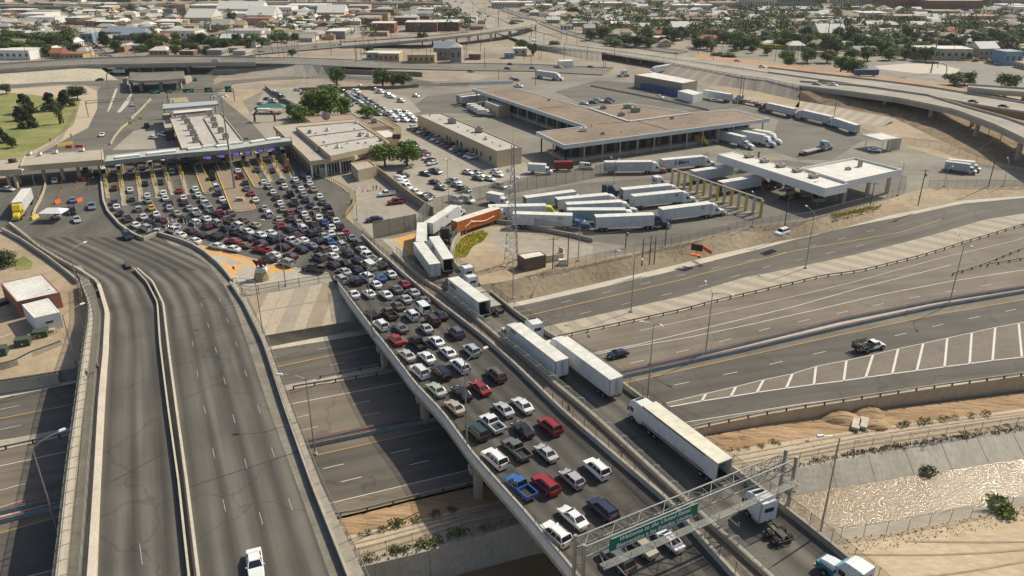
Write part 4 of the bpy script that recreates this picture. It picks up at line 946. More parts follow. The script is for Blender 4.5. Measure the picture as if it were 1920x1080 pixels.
# inspection hall with rooftop units
B2, q2, o2 = canopy('inspection_hall', 'long flat-roofed inspection hall right behind the booth canopy', [(319,221),(415,211),(457,264),(341,278)], 7.5, 1.6, M_tan, M_roofg, [], .3, M_tan, par=.55)
MB().prism([(p.x,p.y) for p in [q-o2 for q in inset(q2,4)]], 0, 5.85).obj('shade_wall', mat('shaded_tan',(0.36,0.29,0.19),.9,vs=.3,col2=(0.40,0.33,0.22)), B2)  # set-back core in darkened tan, shade under the roof put into its colour
for (a, c) in (((356,225),(381,272)),((383,222),(412,271))):
    p, q = P(a[0],a[1],7.2)-o2, P(c[0],c[1],7.2)-o2; b = MB(); b.bar(p+Vector((0,0,.1)), q+Vector((0,0,.1)), .5, .5); b.obj('roof_kerb', M_rooft, B2)
UN = [(346,224),(352,231),(358,243),(363,253),(368,266),(395,218),(401,228),(404,238),(415,248),(424,260)]
for i,(x,y) in enumerate(UN): ac(x, y, 7.15, 2.2, 1.4, 1.6, M_rail, f'rooftop cooling unit on the inspection hall, {ordn(i % 5)} down its {"left" if i<5 else "right"} row', rz=.2)
r3, q3, o3 = building('lean_to', 'low brown annex on the left side of the inspection hall', 'building', [(303,212),(320,210),(326,244),(309,246)], 4.0, M_brick, M_rooft, .4)
canopy('rear_canopy', 'pale grey sloping canopy roof behind the inspection hall', [(305,194),(409,187),(410,195),(305,204)], 8.5, .6, M_greyw, mat('pale_metal_roof',(0.40,0.43,0.41),.5,.2,vs=.3,col2=(0.47,0.49,0.47)), [(312,222),(330,221),(400,213),(406,212)], .3)
canopy('rear_canopy', 'smaller curved pale roof between the big canopy and the hall', [(323,207),(399,201),(399,206),(325,213)], 7.6, .8, M_greyw, M_roofw, [(330,222),(395,215)], .25)
# arch over the bus lane
p = P(497,228,0); r = empty('clearance_arch', p, 'maroon arch with pale top over a side lane beside the head house', 'arch')
b = MB(); W_, H_ = 4.4, 5.5; pr = [Vector((-W_,0,0)),Vector((-W_,0,2.6)),Vector((-W_*.8,0,4.2)),Vector((-W_*.45,0,5.2))]
b.tube(pr,.45,6); b.tube([Vector((-v.x,0,v.z)) for v in pr],.45,6); b.obj('arch_leg', M_maroon, r); MB().box((0,0,4.9),(5.4,2.0,.8)).obj('arch_top', M_wht, r)
# head house
low = [(512,235),(600,226),(669,220),(730,262),(667,292),(582,302)]
hh = rf([(512,235),(669,222),(730,266),(665,292),(582,302)], 5.8); o = Vector((sum(p.x for p in hh)/5, sum(p.y for p in hh)/5, 0))
HHr = empty('head_house', o, 'large flat-roofed tan head house right of the booths with a glazed front', 'building'); q = [p-o for p in hh]
MB().prism([(p.x,p.y) for p in q], 4.3, 5.5).obj('fascia', M_tan, HHr); MB().prism([(p.x,p.y) for p in inset(q,.25)], 5.505, 5.6).obj('roof', M_rooft, HHr)
b = MB(); parapet(b, q, 5.503, 5.8); b.obj('parapet', M_tan, HHr)
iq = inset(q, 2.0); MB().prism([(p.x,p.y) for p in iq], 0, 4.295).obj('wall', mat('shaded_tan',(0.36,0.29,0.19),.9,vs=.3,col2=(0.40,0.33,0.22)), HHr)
hi = [P(*c,7.4)-o for c in ((554,237),(669,227),(730,268),(620,292))]
MB().prism([(p.x,p.y) for p in hi], 5.61, 6.9).obj('upper_wall', M_tan, HHr); MB().prism([(p.x,p.y) for p in inset(hi,.25)], 6.905, 7.0).obj('upper_roof', M_roofg, HHr)
b = MB(); parapet(b, hi, 6.903, 7.4); b.obj('upper_parapet', M_tan, HHr)
for t in (.36, .68):
    a_, c_ = hi[0].lerp(hi[3], t), hi[1].lerp(hi[2], t); b = MB(); a_.z = c_.z = 7.15; b.bar(a_.lerp(c_,.01), c_.lerp(a_,.01), .5, .4); b.obj('roof_divider', M_rooft, HHr)
# glazed front: corner (582,302) -> (665,292)
fa, fb = iq[4], iq[3]; d = fb-fa; n = 12; rzf = atan2(d.y,d.x); nn = Vector((d.y,-d.x,0)).normalized()
for i in range(n):
    pc = fa+d*((i+.5)/n)+nn*.04; w_ = d.length/n
    MB().box((pc.x,pc.y,.5),(w_*.9,.1,3.3),rzf).obj('window', M_glass, HHr)
    pm = fa+d*(i/n)+nn*.08; MB().box((pm.x,pm.y,.02),(.16,.2,4.2),rzf).obj('mullion', M_wht, HHr)
for i in range(3):
    pc = fa+d*((.14+i*.06))+nn*.14; MB().box((pc.x,pc.y,.05),(1.0,.08,2.5),rzf).obj('door', M_fascia, HHr)
for t in (.02,.33,.66,.98):
    pc = q[4].lerp(q[3], t)-nn*.6; MB().box((pc.x,pc.y,0),(.5,.5,4.28),rzf).obj('column', M_wht, HHr)
fa, fb = q[0], q[4]; d = fb-fa
for i in range(12):
    pc = fa+d*((i+.5)/12); nn2 = Vector((d.y,-d.x,0)).normalized(); pc = pc-nn2*.6 if (pc-nn2).length < pc.length else pc+nn2*.6
    MB().box((pc.x,pc.y,0),(.5,.5,4.28),atan2(d.y,d.x)).obj('column', M_conc, HHr)
for i,(x,y,mm,l) in enumerate(((582,224,M_dark,'large dark round dish antenna'),)):
    p = P(612,226,5.2); r = empty('satellite_dish', p, 'large grey dish antenna on the brown roof behind the head house', 'dish')
    b = MB(); n = 14
    for j in range(4):
        for k in range(n): rr = 1.8*j/3; b.v.append((rr*cos(2*pi*k/n), -.6*(1-(j/3)**2)-.2, 1.9+rr*sin(2*pi*k/n)))
    for j in range(3):
        for k in range(n): b.f.append([j*n+k, j*n+(k+1)%n, (j+1)*n+(k+1)%n, (j+1)*n+k]); b.m.append(0)
    b.obj('reflector', M_rail, r); MB().cyl((0,0,0),(0,-.5,1.9),.12).obj('mount', M_dark, r)
for i,(x,y) in enumerate(((581,250),(614,246),(597,284),(633,278),(675,256),(690,256),(714,265),(668,232))):
    ac(x, y, 6.9 if i != 2 else 5.6, 1.3, 1.1, .9, M_wht if i % 2 else M_rail, ['grey vent on the far left of the head house roof','white cap vent near the back of the head house roof','white machinery on the lower roof ledge of the head house','pale unit on the front third of the head house roof','small grey vent in the middle strip of the head house roof','small white vent in the middle strip of the head house roof','grey vent near the right end of the head house roof','white unit at the back right corner of the head house roof'][i])
building('rear_wing', 'low wing with reddish roof behind the head house', 'building', [(572,219),(663,213),(682,226),(590,233)], 5.2, M_tan, mat('reddish_roof',(0.30,0.20,0.145),.9,vs=.3,col2=(0.35,0.25,0.18)), .5)
building('side_wing', 'low brown-roofed wing on the right side of the head house', 'building', [(671,225),(706,222),(728,234),(697,239)], 5.0, M_tan, M_roofb, .5)
building('side_wing', 'small pale-roofed wing beside the car park trees', 'building', [(703,245),(730,242),(748,254),(722,258)], 4.2, M_tan, M_roofw, .5)
building('side_wing', 'narrow brown-roofed block along the car park', 'building', [(706,222),(720,219),(752,237),(738,240)], 4.4, M_tan, M_roofb, .4)
ac(702,230,4.7,2.4,1.6,1.4,M_rail,'boxy grey unit on the brown side wing'); ac(744,261,3.8,3.0,1.6,1.6,M_dark,'dark grille unit at the corner of the pale side wing')
an, qa, oa = building('entry_annex', 'small tan entrance annex in front of the head house', 'building', [(657,305),(691,299),(706,311),(671,319)], 3.9, M_tan, M_rooft, .6)
# tan office block with car park
B4, q4, o4 = building('office_block', 'long narrow tan office block with parked cars along its wall', 'building', [(782,214),(827,211),(978,275),(932,283)], 6.0, M_tan, M_roofg, .6)
a_, c_ = q4[0]-o4, q4[3]-o4
for t in (.42,.46,.55,.6,.74,.78,.83,.93):
    p = a_.lerp(c_, t); rz_ = atan2((c_-a_).y,(c_-a_).x); nn = Vector(((c_-a_).y,-(c_-a_).x,0)).normalized(); p = p+(nn*.03 if nn.y < 0 else -nn*.03)
    w_ = MB().box((p.x,p.y,1.4),(1.1,.14,1.7),rz_).obj('window', M_glass, B4); MB().box((p.x,p.y,1.25),(1.3,.24,.12),rz_).obj('sill', M_conc2, w_)
ac(848,231,5.6,3.4,2.2,1.8,M_rail,'big grey unit on the office block roof near its step'); ac(898,248,5.6,3.0,2.2,1.8,M_rail,'big grey unit midway on the office block roof'); ac(911,262,5.6,1,1,.9,M_wht,'small white vent on the front half of the office block roof')
for i,(x,y) in enumerate(((905,289),(916,295),(925,303))):
    b = MB(); random.seed(i)
    b.box((0,0,0),(3.0,1.6,1.7),rz=-.6); o = b.obj('hedge', M_shrub, label=f'clipped dark hedge against the office wall, {ordn(i)} from the back', cat='hedge', loc=P(x,y,0))
# import dock: L shaped brown roof
Lp = [(885,166),(952,161),(1104,203),(1179,194),(1295,211),(1377,206),(1443,222),(1058,272),(1005,247),(1097,236)]
lw = rf(Lp, 7.6); o = Vector((sum(p.x for p in lw)/10, sum(p.y for p in lw)/10, 0)); DK = empty('import_dock', o, 'huge L-shaped import dock with brown gravel roof and pale fascia', 'building'); q = [p-o for p in lw]
MB().prism([(p.x,p.y) for p in q], 6.1, 7.3).obj('fascia', M_fascia, DK); MB().prism([(p.x,p.y) for p in inset(q,.5)], 7.305, 7.4).obj('roof', M_roofb, DK)
b = MB(); parapet(b, q, 7.303, 7.6, .5); b.obj('coping', M_fascia, DK)
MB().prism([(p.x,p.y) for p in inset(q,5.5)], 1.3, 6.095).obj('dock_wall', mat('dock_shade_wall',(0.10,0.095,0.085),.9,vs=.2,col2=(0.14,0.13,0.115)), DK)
MB().prism([(p.x,p.y) for p in inset(q,3.2)], 0.0, 1.295).obj('dock_platform', M_conc, DK)
for (i0, i1) in ((9,0),(7,6),(8,7),(9,8)):
    a_, c_ = inset(q,1.6)[i0], inset(q,1.6)[i1]; L_ = (c_-a_).length; n = max(1,int(L_/7.5))
    for k in range(n+1):
        p = a_.lerp(c_, k/n); MB().box((p.x,p.y,0),(.5,.5,6.09)).obj('column', M_beigep, DK)
    a_, c_ = inset(q,5.4)[i0], inset(q,5.4)[i1]; rz_ = atan2((c_-a_).y,(c_-a_).x); n = max(1,int(L_/5.2))
    for k in range(n):
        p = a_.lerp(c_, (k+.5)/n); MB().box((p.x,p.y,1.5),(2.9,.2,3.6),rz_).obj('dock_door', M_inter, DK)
p0 = [P(x,y,7.6)-o for x,y in ((1104,203),(1179,228),(1293,213))]
b = MB(); b.bar(p0[0], p0[1], 1.0, .5); b.bar(p0[1], p0[2], 1.0, .5); b.obj('roof_gutter', M_fascia, DK)
for (a,c) in (((1055,200),(1003,205)),((1196,228),(1252,243)),((1120,233),(1180,228))):
    p1, p2 = P(a[0],a[1],7.4)-o, P(c[0],c[1],7.4)-o; b = MB(); b.bar(p1+Vector((0,0,.05)),p2+Vector((0,0,.05)),.25,.12); b.obj('roof_seam', M_dark, DK)
for i,(x,y,s,l) in enumerate(((1131,204,2.2,'square grey roof unit at the back left of the dock courtyard roof'),(1176,203,2.8,'greenish roof unit at the middle back of the courtyard roof'),(1191,210,3.4,'largest greenish roof unit on the courtyard roof'),(1165,217,2.4,'grey roof unit nearest the inner corner of the dock'),(1260,223,1.3,'small roof vent on the long front wing of the dock'),(1094,246,2.2,'white roof unit near the inner corner of the front wing'),(1130,252,1.2,'slim roof flue on the front wing'),(1029,189,1.0,'small vent pair on the rear wing of the dock'))):
    ac(x, y, 7.4, s, s*.7, s*.5, mat('greenish_unit',(0.25,0.29,0.24),.6) if 0 < i < 3 else (M_wht if i == 5 else M_rail), l, rz=.3)
for i in range(26):
    px_, py_ = random.uniform(900,1430), random.uniform(165,265)
    if inpoly(px_,py_,[(900,170),(950,164),(1100,205),(1290,215),(1375,209),(1430,222),(1060,266),(1015,248),(1105,236)]): v = P(px_,py_,7.42)-DK.location; MB().cyl(v, v+Vector((0,0,random.uniform(.4,1.0))), .18, .18, 7).obj('roof_vent', M_rail if i % 3 else M_wht, DK)
for i in range(16):
    v = P(random.uniform(590,690), random.uniform(240,280), 7.02)
    if inpoly(*proj(v), [(565,240),(668,231),(722,267),(622,287)]): v = v-HHr.location; MB().box(tuple(v), (random.uniform(.4,.9),.5,random.uniform(.3,.6))).obj('roof_vent', M_rail, HHr)
for i in range(9): v = P(810+i*16+random.uniform(-4,4), 217+i*7.2, 5.62)-o4; MB().box(tuple(v), (.6,.5,.5)).obj('roof_vent', M_wht if i % 2 else M_rail, B4)
# lorry booth canopies
canopy('truck_booth_canopy', 'long white canopy over the lorry inspection booths', [(1345,289),(1376,284),(1590,344),(1548,353)], 7.6, 2.6, M_wht, M_roofw, [(1390,318),(1430,332),(1478,352),(1520,372),(1545,378),(1566,378),(1420,310),(1500,340)], .28, M_rail)
for i,(x,y) in enumerate(((1404,295),(1433,304),(1463,313),(1494,322),(1525,333))): ac(x,y,7.4,2.4,2.0,.8,mat('tan_unit',(0.45,0.38,0.27),.7),f'tan roof unit on the long white lorry canopy, {ordn(i)} from the back',rz=.4)
canopy('truck_canopy', 'big square white canopy right of the lorry booths', [(1502,314),(1604,295),(1691,317),(1586,340)], 8.2, 2.0, M_wht, M_roofw, [(1581,380),(1624,370),(1662,362),(1530,350),(1600,335)], .45, M_conc2, par=.7)
ac(1612,312,7.6,1.2,.8,1.8,M_rail,'tall grey roof unit on the square white canopy'); ac(1590,318,7.6,1.6,1.0,.5,M_rail,'flat roof hatch on the square white canopy')
for i,(x,y) in enumerate(((1395,322),(1425,333),(1452,343),(1480,355),(1508,368),(1533,378))):
    p = P(x,y,0); r = empty('inspection_booth', p, f'grey lorry inspection booth under the long white canopy, {ordn(i)} from the back', 'booth', rot=.2)
    MB().box((0,0,0),(3,1.5,1.1)).obj('booth_base', M_conc, r); MB().box((0,0,1.1),(2.8,1.35,1.5)).obj('booth_window', M_glass, r); MB().box((0,0,2.6),(3.2,1.7,.25)).obj('booth_roof', M_wht, r)
# sign gantry bar over the lorry lanes with yellow posts
g0, g1 = P(1262,343,0), P(1428,402,0); r = empty('lane_gantry', g0, 'low pale height gauge beam with yellow and beige posts across the lorry lanes', 'gantry'); zt = 5.2
ta, tb = P(1262,317,zt), P(1430,374,zt)
d = tb-ta; b = MB(); b.bar(ta-g0, tb-g0, .35, .35); b.obj('beam', M_conc2, r)
for i in range(14):
    p = ta.lerp(tb, i/13)-g0; p.z = 0; MB().box((p.x,p.y,0),(.7,.7,zt-.2)).obj('post', M_ybol if i % 2 else M_tan, r)
for i in range(6):
    p = ta.lerp(tb, (i*2+1.5)/13); p.z = .03; r2 = empty('traffic_island', p, f'dusty concrete island between lorry lanes, {ordn(i)} from the back', 'traffic island', rot=.22)
    MB().box((-3,0,0),(11,1.7,.25)).obj('kerb_slab', M_concd, r2); MB().box((-7.5,0,.25),(1.6,1.2,.6),top=(.6,.6)).obj('nose_block', M_conc2, r2)
# shelter right
sh, qs, os_ = canopy('shelter', 'open white-roofed shelter with a police vehicle parked under it', [(1617,252),(1655,248),(1691,258),(1652,262)], 4.8, .4, M_wht, M_roofw, [(1621,280),(1652,287),(1686,281),(1665,285)], .12, M_wht)
p1, p2 = P(1661,283,0), P(1686,279,0); r = empty('shelter_wall', p1, 'beige screen wall on the right side of the open shelter', 'wall'); wall_mb([Vector((0,0,0)), p2-p1], .2, 4.0).obj('wall_body', M_conc2, r)
# warehouse and hut
wh, qw, ow = building('warehouse', 'tan warehouse with a bright white metal roof behind the yard', 'warehouse', [(1190,140),(1226,135),(1308,151),(1280,156)], 6.5, mat('warehouse_tan',(0.32,0.27,0.20),.9,vs=.4,col2=(0.36,0.31,0.235)), M_roofw, .2)
w = [P(1200,167,0),P(1238,173,0),P(1272,183,0)]; r = empty('screen_wall', w[0], 'blue sheet fence in front of the tan warehouse', 'fence'); wall_mb([v-w[0] for v in w], .12, 3.2).obj('sheet_panel', M_blue, r)
building('site_office', 'small white site office beside the blue fence', 'building', [(1271,170),(1290,167),(1318,174),(1300,178)], 4.0, M_wht, M_roofw, .15)
building('utility_hut', 'brown utility hut with a white roof beside the lattice tower', 'hut', [(970,477),(1013,470),(1024,478),(984,486)], 3.2, mat('hut_brown',(0.13,0.095,0.065),.9,vs=.5,col2=(0.16,0.12,0.085)), M_roofw, .12)
w = [P(1024,492,0),P(1056,487,0),P(1057,479,0),P(1048,474,0)]; r = empty('enclosure_wall', w[0], 'low pale block wall joined to the brown utility hut', 'wall'); wall_mb([v-w[0] for v in w], .25, 1.7).obj('wall_body', M_conc2, r)
p = P(1055,497,0); r = empty('generator', p, 'white boxy generator outside the low block wall', 'generator'); MB().box((0,0,.4),(1.9,.9,1.1)).obj('casing', M_wht, r); MB().box((0,0,0),(2.4,1.3,.4)).obj('base_pad', M_conc2, r)
building('guard_hut', 'pale guard building beside the border road at the far edge of the yard', 'building', [(1046,112),(1072,111),(1075,114),(1049,115)], 4.0, M_wht, M_roofw, .1)
building('freight_office', 'tan container-like office block at the dock beside the white box lorries', 'building', [(909,190),(925,188),(954,196),(934,199)], 5.0, M_tan, M_roofw, .1)
ww = [P(822,161,0),P(962,156,0)]; r = empty('screen_wall', ww[0], 'long low white wall behind the dock roof', 'wall'); wall_mb([v-ww[0] for v in ww], .3, 1.6).obj('wall_body', M_wht, r)
# left-hand pump station
zb = -1.8
RB, qr, orr = building('pump_house', 'red-walled building with a bright white roof at the left edge', 'building', [(1,531),(79,514),(112,548),(31,566)], 3.0, M_redw, M_roofw, .1, zb=zb)
WB, qw_, oww = building('pump_house', 'white-walled annex with white roof in front of the red building', 'building', [(41,571),(90,559),(112,585),(64,596)], 2.6, M_wht, M_roofw, .1, zb=zb)
for (x,y,w_,h_) in ((92,599,.8,.4),(85,603,.5,.4),(77,612,1.4,1.3)):
    p = P(x,y,0); 
    e0, e1 = qw_[3], qw_[2]; t = max(.05,min(.95,(x-64)/(112-64))); p = e0.lerp(e1,t)-oww; MB().box((p.x,p.y-.03,{.4:2.6,1.3:.6}[h_]),(w_,.12,h_),atan2((e1-e0).y,(e1-e0).x)).obj('vent' if h_<1 else 'door', M_dark if h_ < 1 else M_rail, WB)
dr = P(103,567,zb); 
for i,(x,y,sx,l) in enumerate(((46,651,2.6,'green transformer cabinet second from the right, in front of the white annex'),(79,636,2.6,'rightmost green transformer cabinet in front of the white annex'),(4,668,2.2,'green transformer cabinet cut by the left edge'))):
    p = P(x,y,zb); r = empty('transformer', p, l, 'transformer', rot=.35); MB().box((0,0,.15),(sx,2.0,1.9)).obj('cabinet', M_tgreen, r); MB().box((0,0,0),(sx+.5,2.4,.15)).obj('base_pad', M_conc2, r); MB().box((0,-1.02,1.0),(.25,.05,.3)).obj('warning_label', M_signw, r)
for i,(x,y) in enumerate(((62,640),(98,628))):
    p = P(x,y,zb); r = empty('pad_box', p, ['left','right'][i]+' beige utility box between the green transformer cabinets', 'utility box', rot=.35); MB().box((0,0,0),(1.3,1.3,1.3)).obj('casing', M_tan, r); MB().box((0,0,1.3),(1.45,1.45,.1)).obj('lid', M_beigep, r)
for px_, h_, l in (([(0,745-24),(60,708),(108,699),(112,712)],1.9,'stone retaining wall above the lower road at the left edge'),([(-20,520),(40,497),(78,487)],1.6,'rubble stone wall behind the white-roofed building'),([(-20,700),(20,690),(34,686),(60,672),(117,651)],1.4,'stone wall below the green transformer cabinets')):
    w = [P(a,b_,zb if h_ != 1.9 else HW) for a,b_ in px_]
    if h_ == 1.9: w = [P(0,738,HW),P(60,729,HW),P(113,720,HW)]; h_ = 2.5
    r = empty('stone_wall', w[0], l, 'wall'); wall_mb([v-w[0] for v in w], .5, h_).obj('wall_body', M_stone, r)
    wall_mb([v-w[0] for v in w], .6, .12, base=h_).obj('coping', M_conc2, r)
poly('service_drive', [(-80,690),(-80,560),(0,540),(90,505),(128,530),(140,560),(138,620),(112,690),(60,700),(0,712)], zb, mat('drive_gravel',(0.20,0.17,0.125),.95,vs=.15,col2=(0.30,0.255,0.19)), 0.0)
poly('lawn_patch', [(20,492),(45,480),(62,492),(58,505),(30,507)], 0, M_grass, .012)
for i,(a,c,l) in enumerate((((0,585),(36,573),'dark steel screen beside the red building'),((0,612),(45,598),'concrete channel wall below the dark screen'),((0,640),(52,622),'diagonal concrete wall beside the transformers'))):
    p1, p2 = P(a[0],a[1],zb), P(c[0],c[1],zb); r = empty('yard_wall', p1, l, 'wall'); wall_mb([Vector((0,0,0)),p2-p1], .3, [2.0,1.2,.8][i]).obj('wall_body', [M_dark,M_conc,M_conc2][i], r)
fence([P(x,y,zb) for x,y in ((30,655),(60,645),(100,634),(117,628))], 1.6, 'wire fence in front of the green transformer cabinets', sp=2.5)
# ================================================================== vehicles
M_paint = mat('car_paint', (0.5,0.5,0.5), 0.28, 0.1, spec=0.5, coat=0.5, obj_col=True)
M_cglass = mat('car_glass', (0.012,0.014,0.017), 0.06, 0.0, spec=0.9)
M_tyre = mat('tyre_rubber', (0.02,0.02,0.02), 0.85)
M_rim = mat('wheel_rim', (0.35,0.35,0.34), 0.4, 0.6)
M_tail = mat('tail_light_red', (0.30,0.015,0.01), 0.3)
M_head = mat('head_light', (0.65,0.65,0.62), 0.2)
M_trim = mat('black_trim', (0.03,0.03,0.03), 0.6)
CM = [M_paint, M_cglass, M_tyre, M_rim, M_tail, M_head, M_trim]
def loft(b, secs, mi=0):
    """secs: (x, [(y,z)...] right half bottom to top) mirrored"""
    k0 = len(b.v); n = None
    for x, h in secs:
        ring = [(x, -y, z) for y, z in h]+[(x, y, z) for y, z in reversed(h)]; n = len(ring); b.v += ring
    for i in range(len(secs)-1):
        for j in range(n):
            a = k0+i*n+j; c = k0+i*n+(j+1) % n; b.f.append([a, c, c+n, a+n]); b.m.append(mi)
    b.f.append([k0+j for j in range(n)][::-1]); b.m.append(mi); e = k0+(len(secs)-1)*n
    b.f.append([e+j for j in range(n)]); b.m.append(mi)
SPEC = {  # L, W, body top stations, cabin base x0,x1, top x0,x1, belt z, roof z
 's': dict(L=4.75, W=1.82, st=[(-2.36,.62,.72),(-2.28,.90,.84),(-1.75,.98,.88),(-.9,.96,.9),(1.0,.94,.9),(1.2,.92,.88),(2.05,.76,.84),(2.3,.60,.74),(2.37,.45,.66)], cab=(-1.72,1.12,-1.02,.32), belt=.93, roof=1.43),
 'm': dict(L=4.3, W=1.78, st=[(-2.12,.60,.76),(-2.08,.96,.86),(-1.5,1.0,.89),(0.9,.97,.89),(1.1,.95,.88),(1.85,.78,.82),(2.1,.6,.72),(2.15,.45,.65)], cab=(-2.0,1.1,-1.6,.25), belt=.96, roof=1.50),
 'u': dict(L=4.85, W=1.94, st=[(-2.40,.60,.86),(-2.36,1.08,.94),(-1.5,1.12,.96),(1.0,1.10,.96),(1.2,1.08,.95),(2.15,1.0,.9),(2.38,.75,.82),(2.43,.5,.74)], cab=(-2.28,1.18,-2.0,.50), belt=1.08, roof=1.78),
 'v': dict(L=5.4, W=2.02, st=[(-2.7,.6,.92),(-2.68,1.15,.98),(-1.5,1.2,.99),(1.5,1.18,.99),(1.75,1.12,.97),(2.45,.98,.9),(2.68,.7,.82),(2.72,.5,.74)], cab=(-2.64,1.78,-2.55,1.05), belt=1.14, roof=2.08),
 'p': dict(L=5.7, W=1.98, st=[(-.62,.6,.96),(-.60,1.08,.96),(1.35,1.08,.96),(1.5,1.06,.95),(2.5,.98,.9),(2.78,.75,.84),(2.84,.5,.76)], cab=(-.55,1.5,-.38,.82), belt=1.05, roof=1.80),
}
def build_car(k):
    """parts: body, cabin glass, wheels, lights"""
    S_ = SPEC[k]; hw = S_['W']/2; parts = {}
    b = MB(); secs = []
    for x, zt, w in S_['st']:
        w = .9-(.9-w)*.42; secs.append((x, [(w*.90*hw/.95*.95, .28), (w*1.0*hw/.9*.9 if 0 else hw*w/.9, .55), (hw*w/.9*.985, zt-.12), (hw*w/.9*.90, zt)]))
    loft(b, secs, 0)
    x0, x1, t0, t1 = S_['cab']; zb, zr = S_['belt'], S_['roof']; wb, wt = hw*.90, hw*.70 if k in 's' else hw*.76
    if k == 'v': wt = hw*.86
    # roof skin and pillars in paint
    vs = [(t0,-wt,zr-.06),(t1,-wt,zr-.06),(t1,wt,zr-.06),(t0,wt,zr-.06),(t0+.04,-wt*.94,zr),(t1-.06,-wt*.94,zr),(t1-.06,wt*.94,zr),(t0+.04,wt*.94,zr)]
    b.add(vs, [(3,2,1,0),(4,5,6,7),(0,1,5,4),(1,2,6,5),(2,3,7,6),(3,0,4,7)], 0)
    pw = .075
    for s in (-1, 1):
        b.bar((x0,s*wb,zb-.02),(t0,s*wt,zr-.03),pw*1.4,pw,0); b.bar((x1,s*wb,zb-.02),(t1,s*wt,zr-.03),pw,pw,0)
        mids = {'s':(.5,),'m':(.5,),'u':(.33,.66),'v':(.72,.5) ,'p':(.45,)}[k]
        for t in mids: b.bar((x0+(x1-x0)*(t*.86+.1),s*wb,zb-.02),(t0+(t1-t0)*t,s*wt,zr-.03),pw*1.2,pw,0)
    if k == 'v':   # panel sides behind the front doors
        for s in (-1, 1): b.add([(x0,s*(wb+.01),zb),(x0+1.9,s*(wb+.01),zb),(t0+1.9,s*(wt+.01),zr-.06),(t0,s*(wt+.01),zr-.06)], [(0,1,2,3)] if s < 0 else [(3,2,1,0)], 0)
    if k == 'u':
        for s in (-1,1): b.bar((t0+.2,s*wt*.85,zr+.07),(t1-.3,s*wt*.85,zr+.07),.05,.05,6)
    if k == 'p':
        for s in (-1, 1): b.box((-1.72,s*(hw-.07),.50),(2.25,.14,.60),0,0)
        b.box((-2.80,0,.50),(.10,hw*2-.02,.60),0,0); b.box((-.66,0,.5),(.1,hw*2-.16,.58),0,0)
        b.box((-1.72,0,.50),(2.16,hw*2-.3,.12),0,6)
    # mirrors, bumpers
    for s in (-1,1): b.box((x1-.35,s*(hw+.06),zb-.02),(.12,.16,.12),0,0)
    parts['body'] = b
    g = MB(); e = .012
    g.add([(x0,-wb,zb-.06),(x1,-wb,zb-.06),(x1,wb,zb-.06),(x0,wb,zb-.06),(t0,-wt,zr-.055),(t1,-wt,zr-.055),(t1,wt,zr-.055),(t0,wt,zr-.055)], [(3,2,1,0),(4,5,6,7),(0,1,5,4),(1,2,6,5),(2,3,7,6),(3,0,4,7)], 1)
    parts['cabin_glass'] = g
    w = MB(); w.cyl((0,-.11,0),(0,.11,0),.33,.33,12,2); w.cyl((0,-.118,0),(0,.118,0),.19,.19,8,3); parts['wheel'] = w
    L_ = S_['L']/2; zz = {'s':.72,'m':.86,'u':.92,'v':.95,'p':.82}[k]; 
    t = MB(); t.box((-L_+ (0.0 if k != 'p' else 0.0),0,-.1),(.10,.30,.2 if k in 'sp' else .34),0,4); parts['tail_light'] = t
    h = MB(); h.box((0,0,-.05),(.14,.30,.10),0,5); parts['head_light'] = h
    return parts, (L_, hw, zz)
CARS = {}
for k in SPEC:
    parts, dim = build_car(k); L_, hw, zz = dim
    wx = {'s':1.42,'m':1.3,'u':1.42,'v':1.6,'p':1.75}[k]; xr = -wx+ (0.0 if k != 'p' else -.05)
    pos = {'wheel': [(wx,-hw+.12,.33),(wx,hw-.12,.33),(xr,-hw+.12,.33),(xr,hw-.12,.33)], 'tail_light': [(0,-hw+.22,zz),(0,hw-.22,zz)], 'head_light': [(L_-.10,-hw+.34,zz-.22 if k!='s' else .60),(L_-.10,hw-.34,zz-.22 if k!='s' else .60)], 'body': [(0,0,0)], 'cabin_glass': [(0,0,0)]}
    meshes = {}
    full = MB()
    for nm, b in parts.items():
        me = b.mesh(nm, ang=radians(35)); [me.materials.append(q) for q in CM]; meshes[nm] = me
        for ps in pos[nm]:
            kk = len(full.v); full.v += [(v[0]+ps[0],v[1]+ps[1],v[2]+ps[2]) for v in b.v]; full.f += [[i+kk for i in f] for f in b.f]; full.m += b.m
    fm = full.mesh('car_'+k, ang=radians(35)); [fm.materials.append(q) for q in CM]
    CARS[k] = (meshes, pos, fm)
CC = {'w':((.74,.74,.71),'white'),'s':((.42,.42,.40),'silver'),'g':((.13,.13,.12),'dark grey'),'k':((.015,.015,.017),'black'),'r':((.30,.018,.022),'red'),'m':((.085,.018,.02),'dark maroon'),
      'b':((.035,.11,.30),'blue'),'n':((.02,.03,.055),'navy'),'t':((.40,.36,.27),'beige'),'e':((.03,.06,.055),'dark green'),'y':((.65,.40,.03),'yellow'),'l':((.20,.25,.30),'pale blue'),'q':((.36,.42,.33),'pale green'),'o':((.13,.095,.065),'brown')}
KN = {'s':('sedan','parked_car'),'m':('hatchback','parked_car'),'u':('suv','parked_car'),'v':('van','van'),'p':('pickup truck','pickup_truck')}
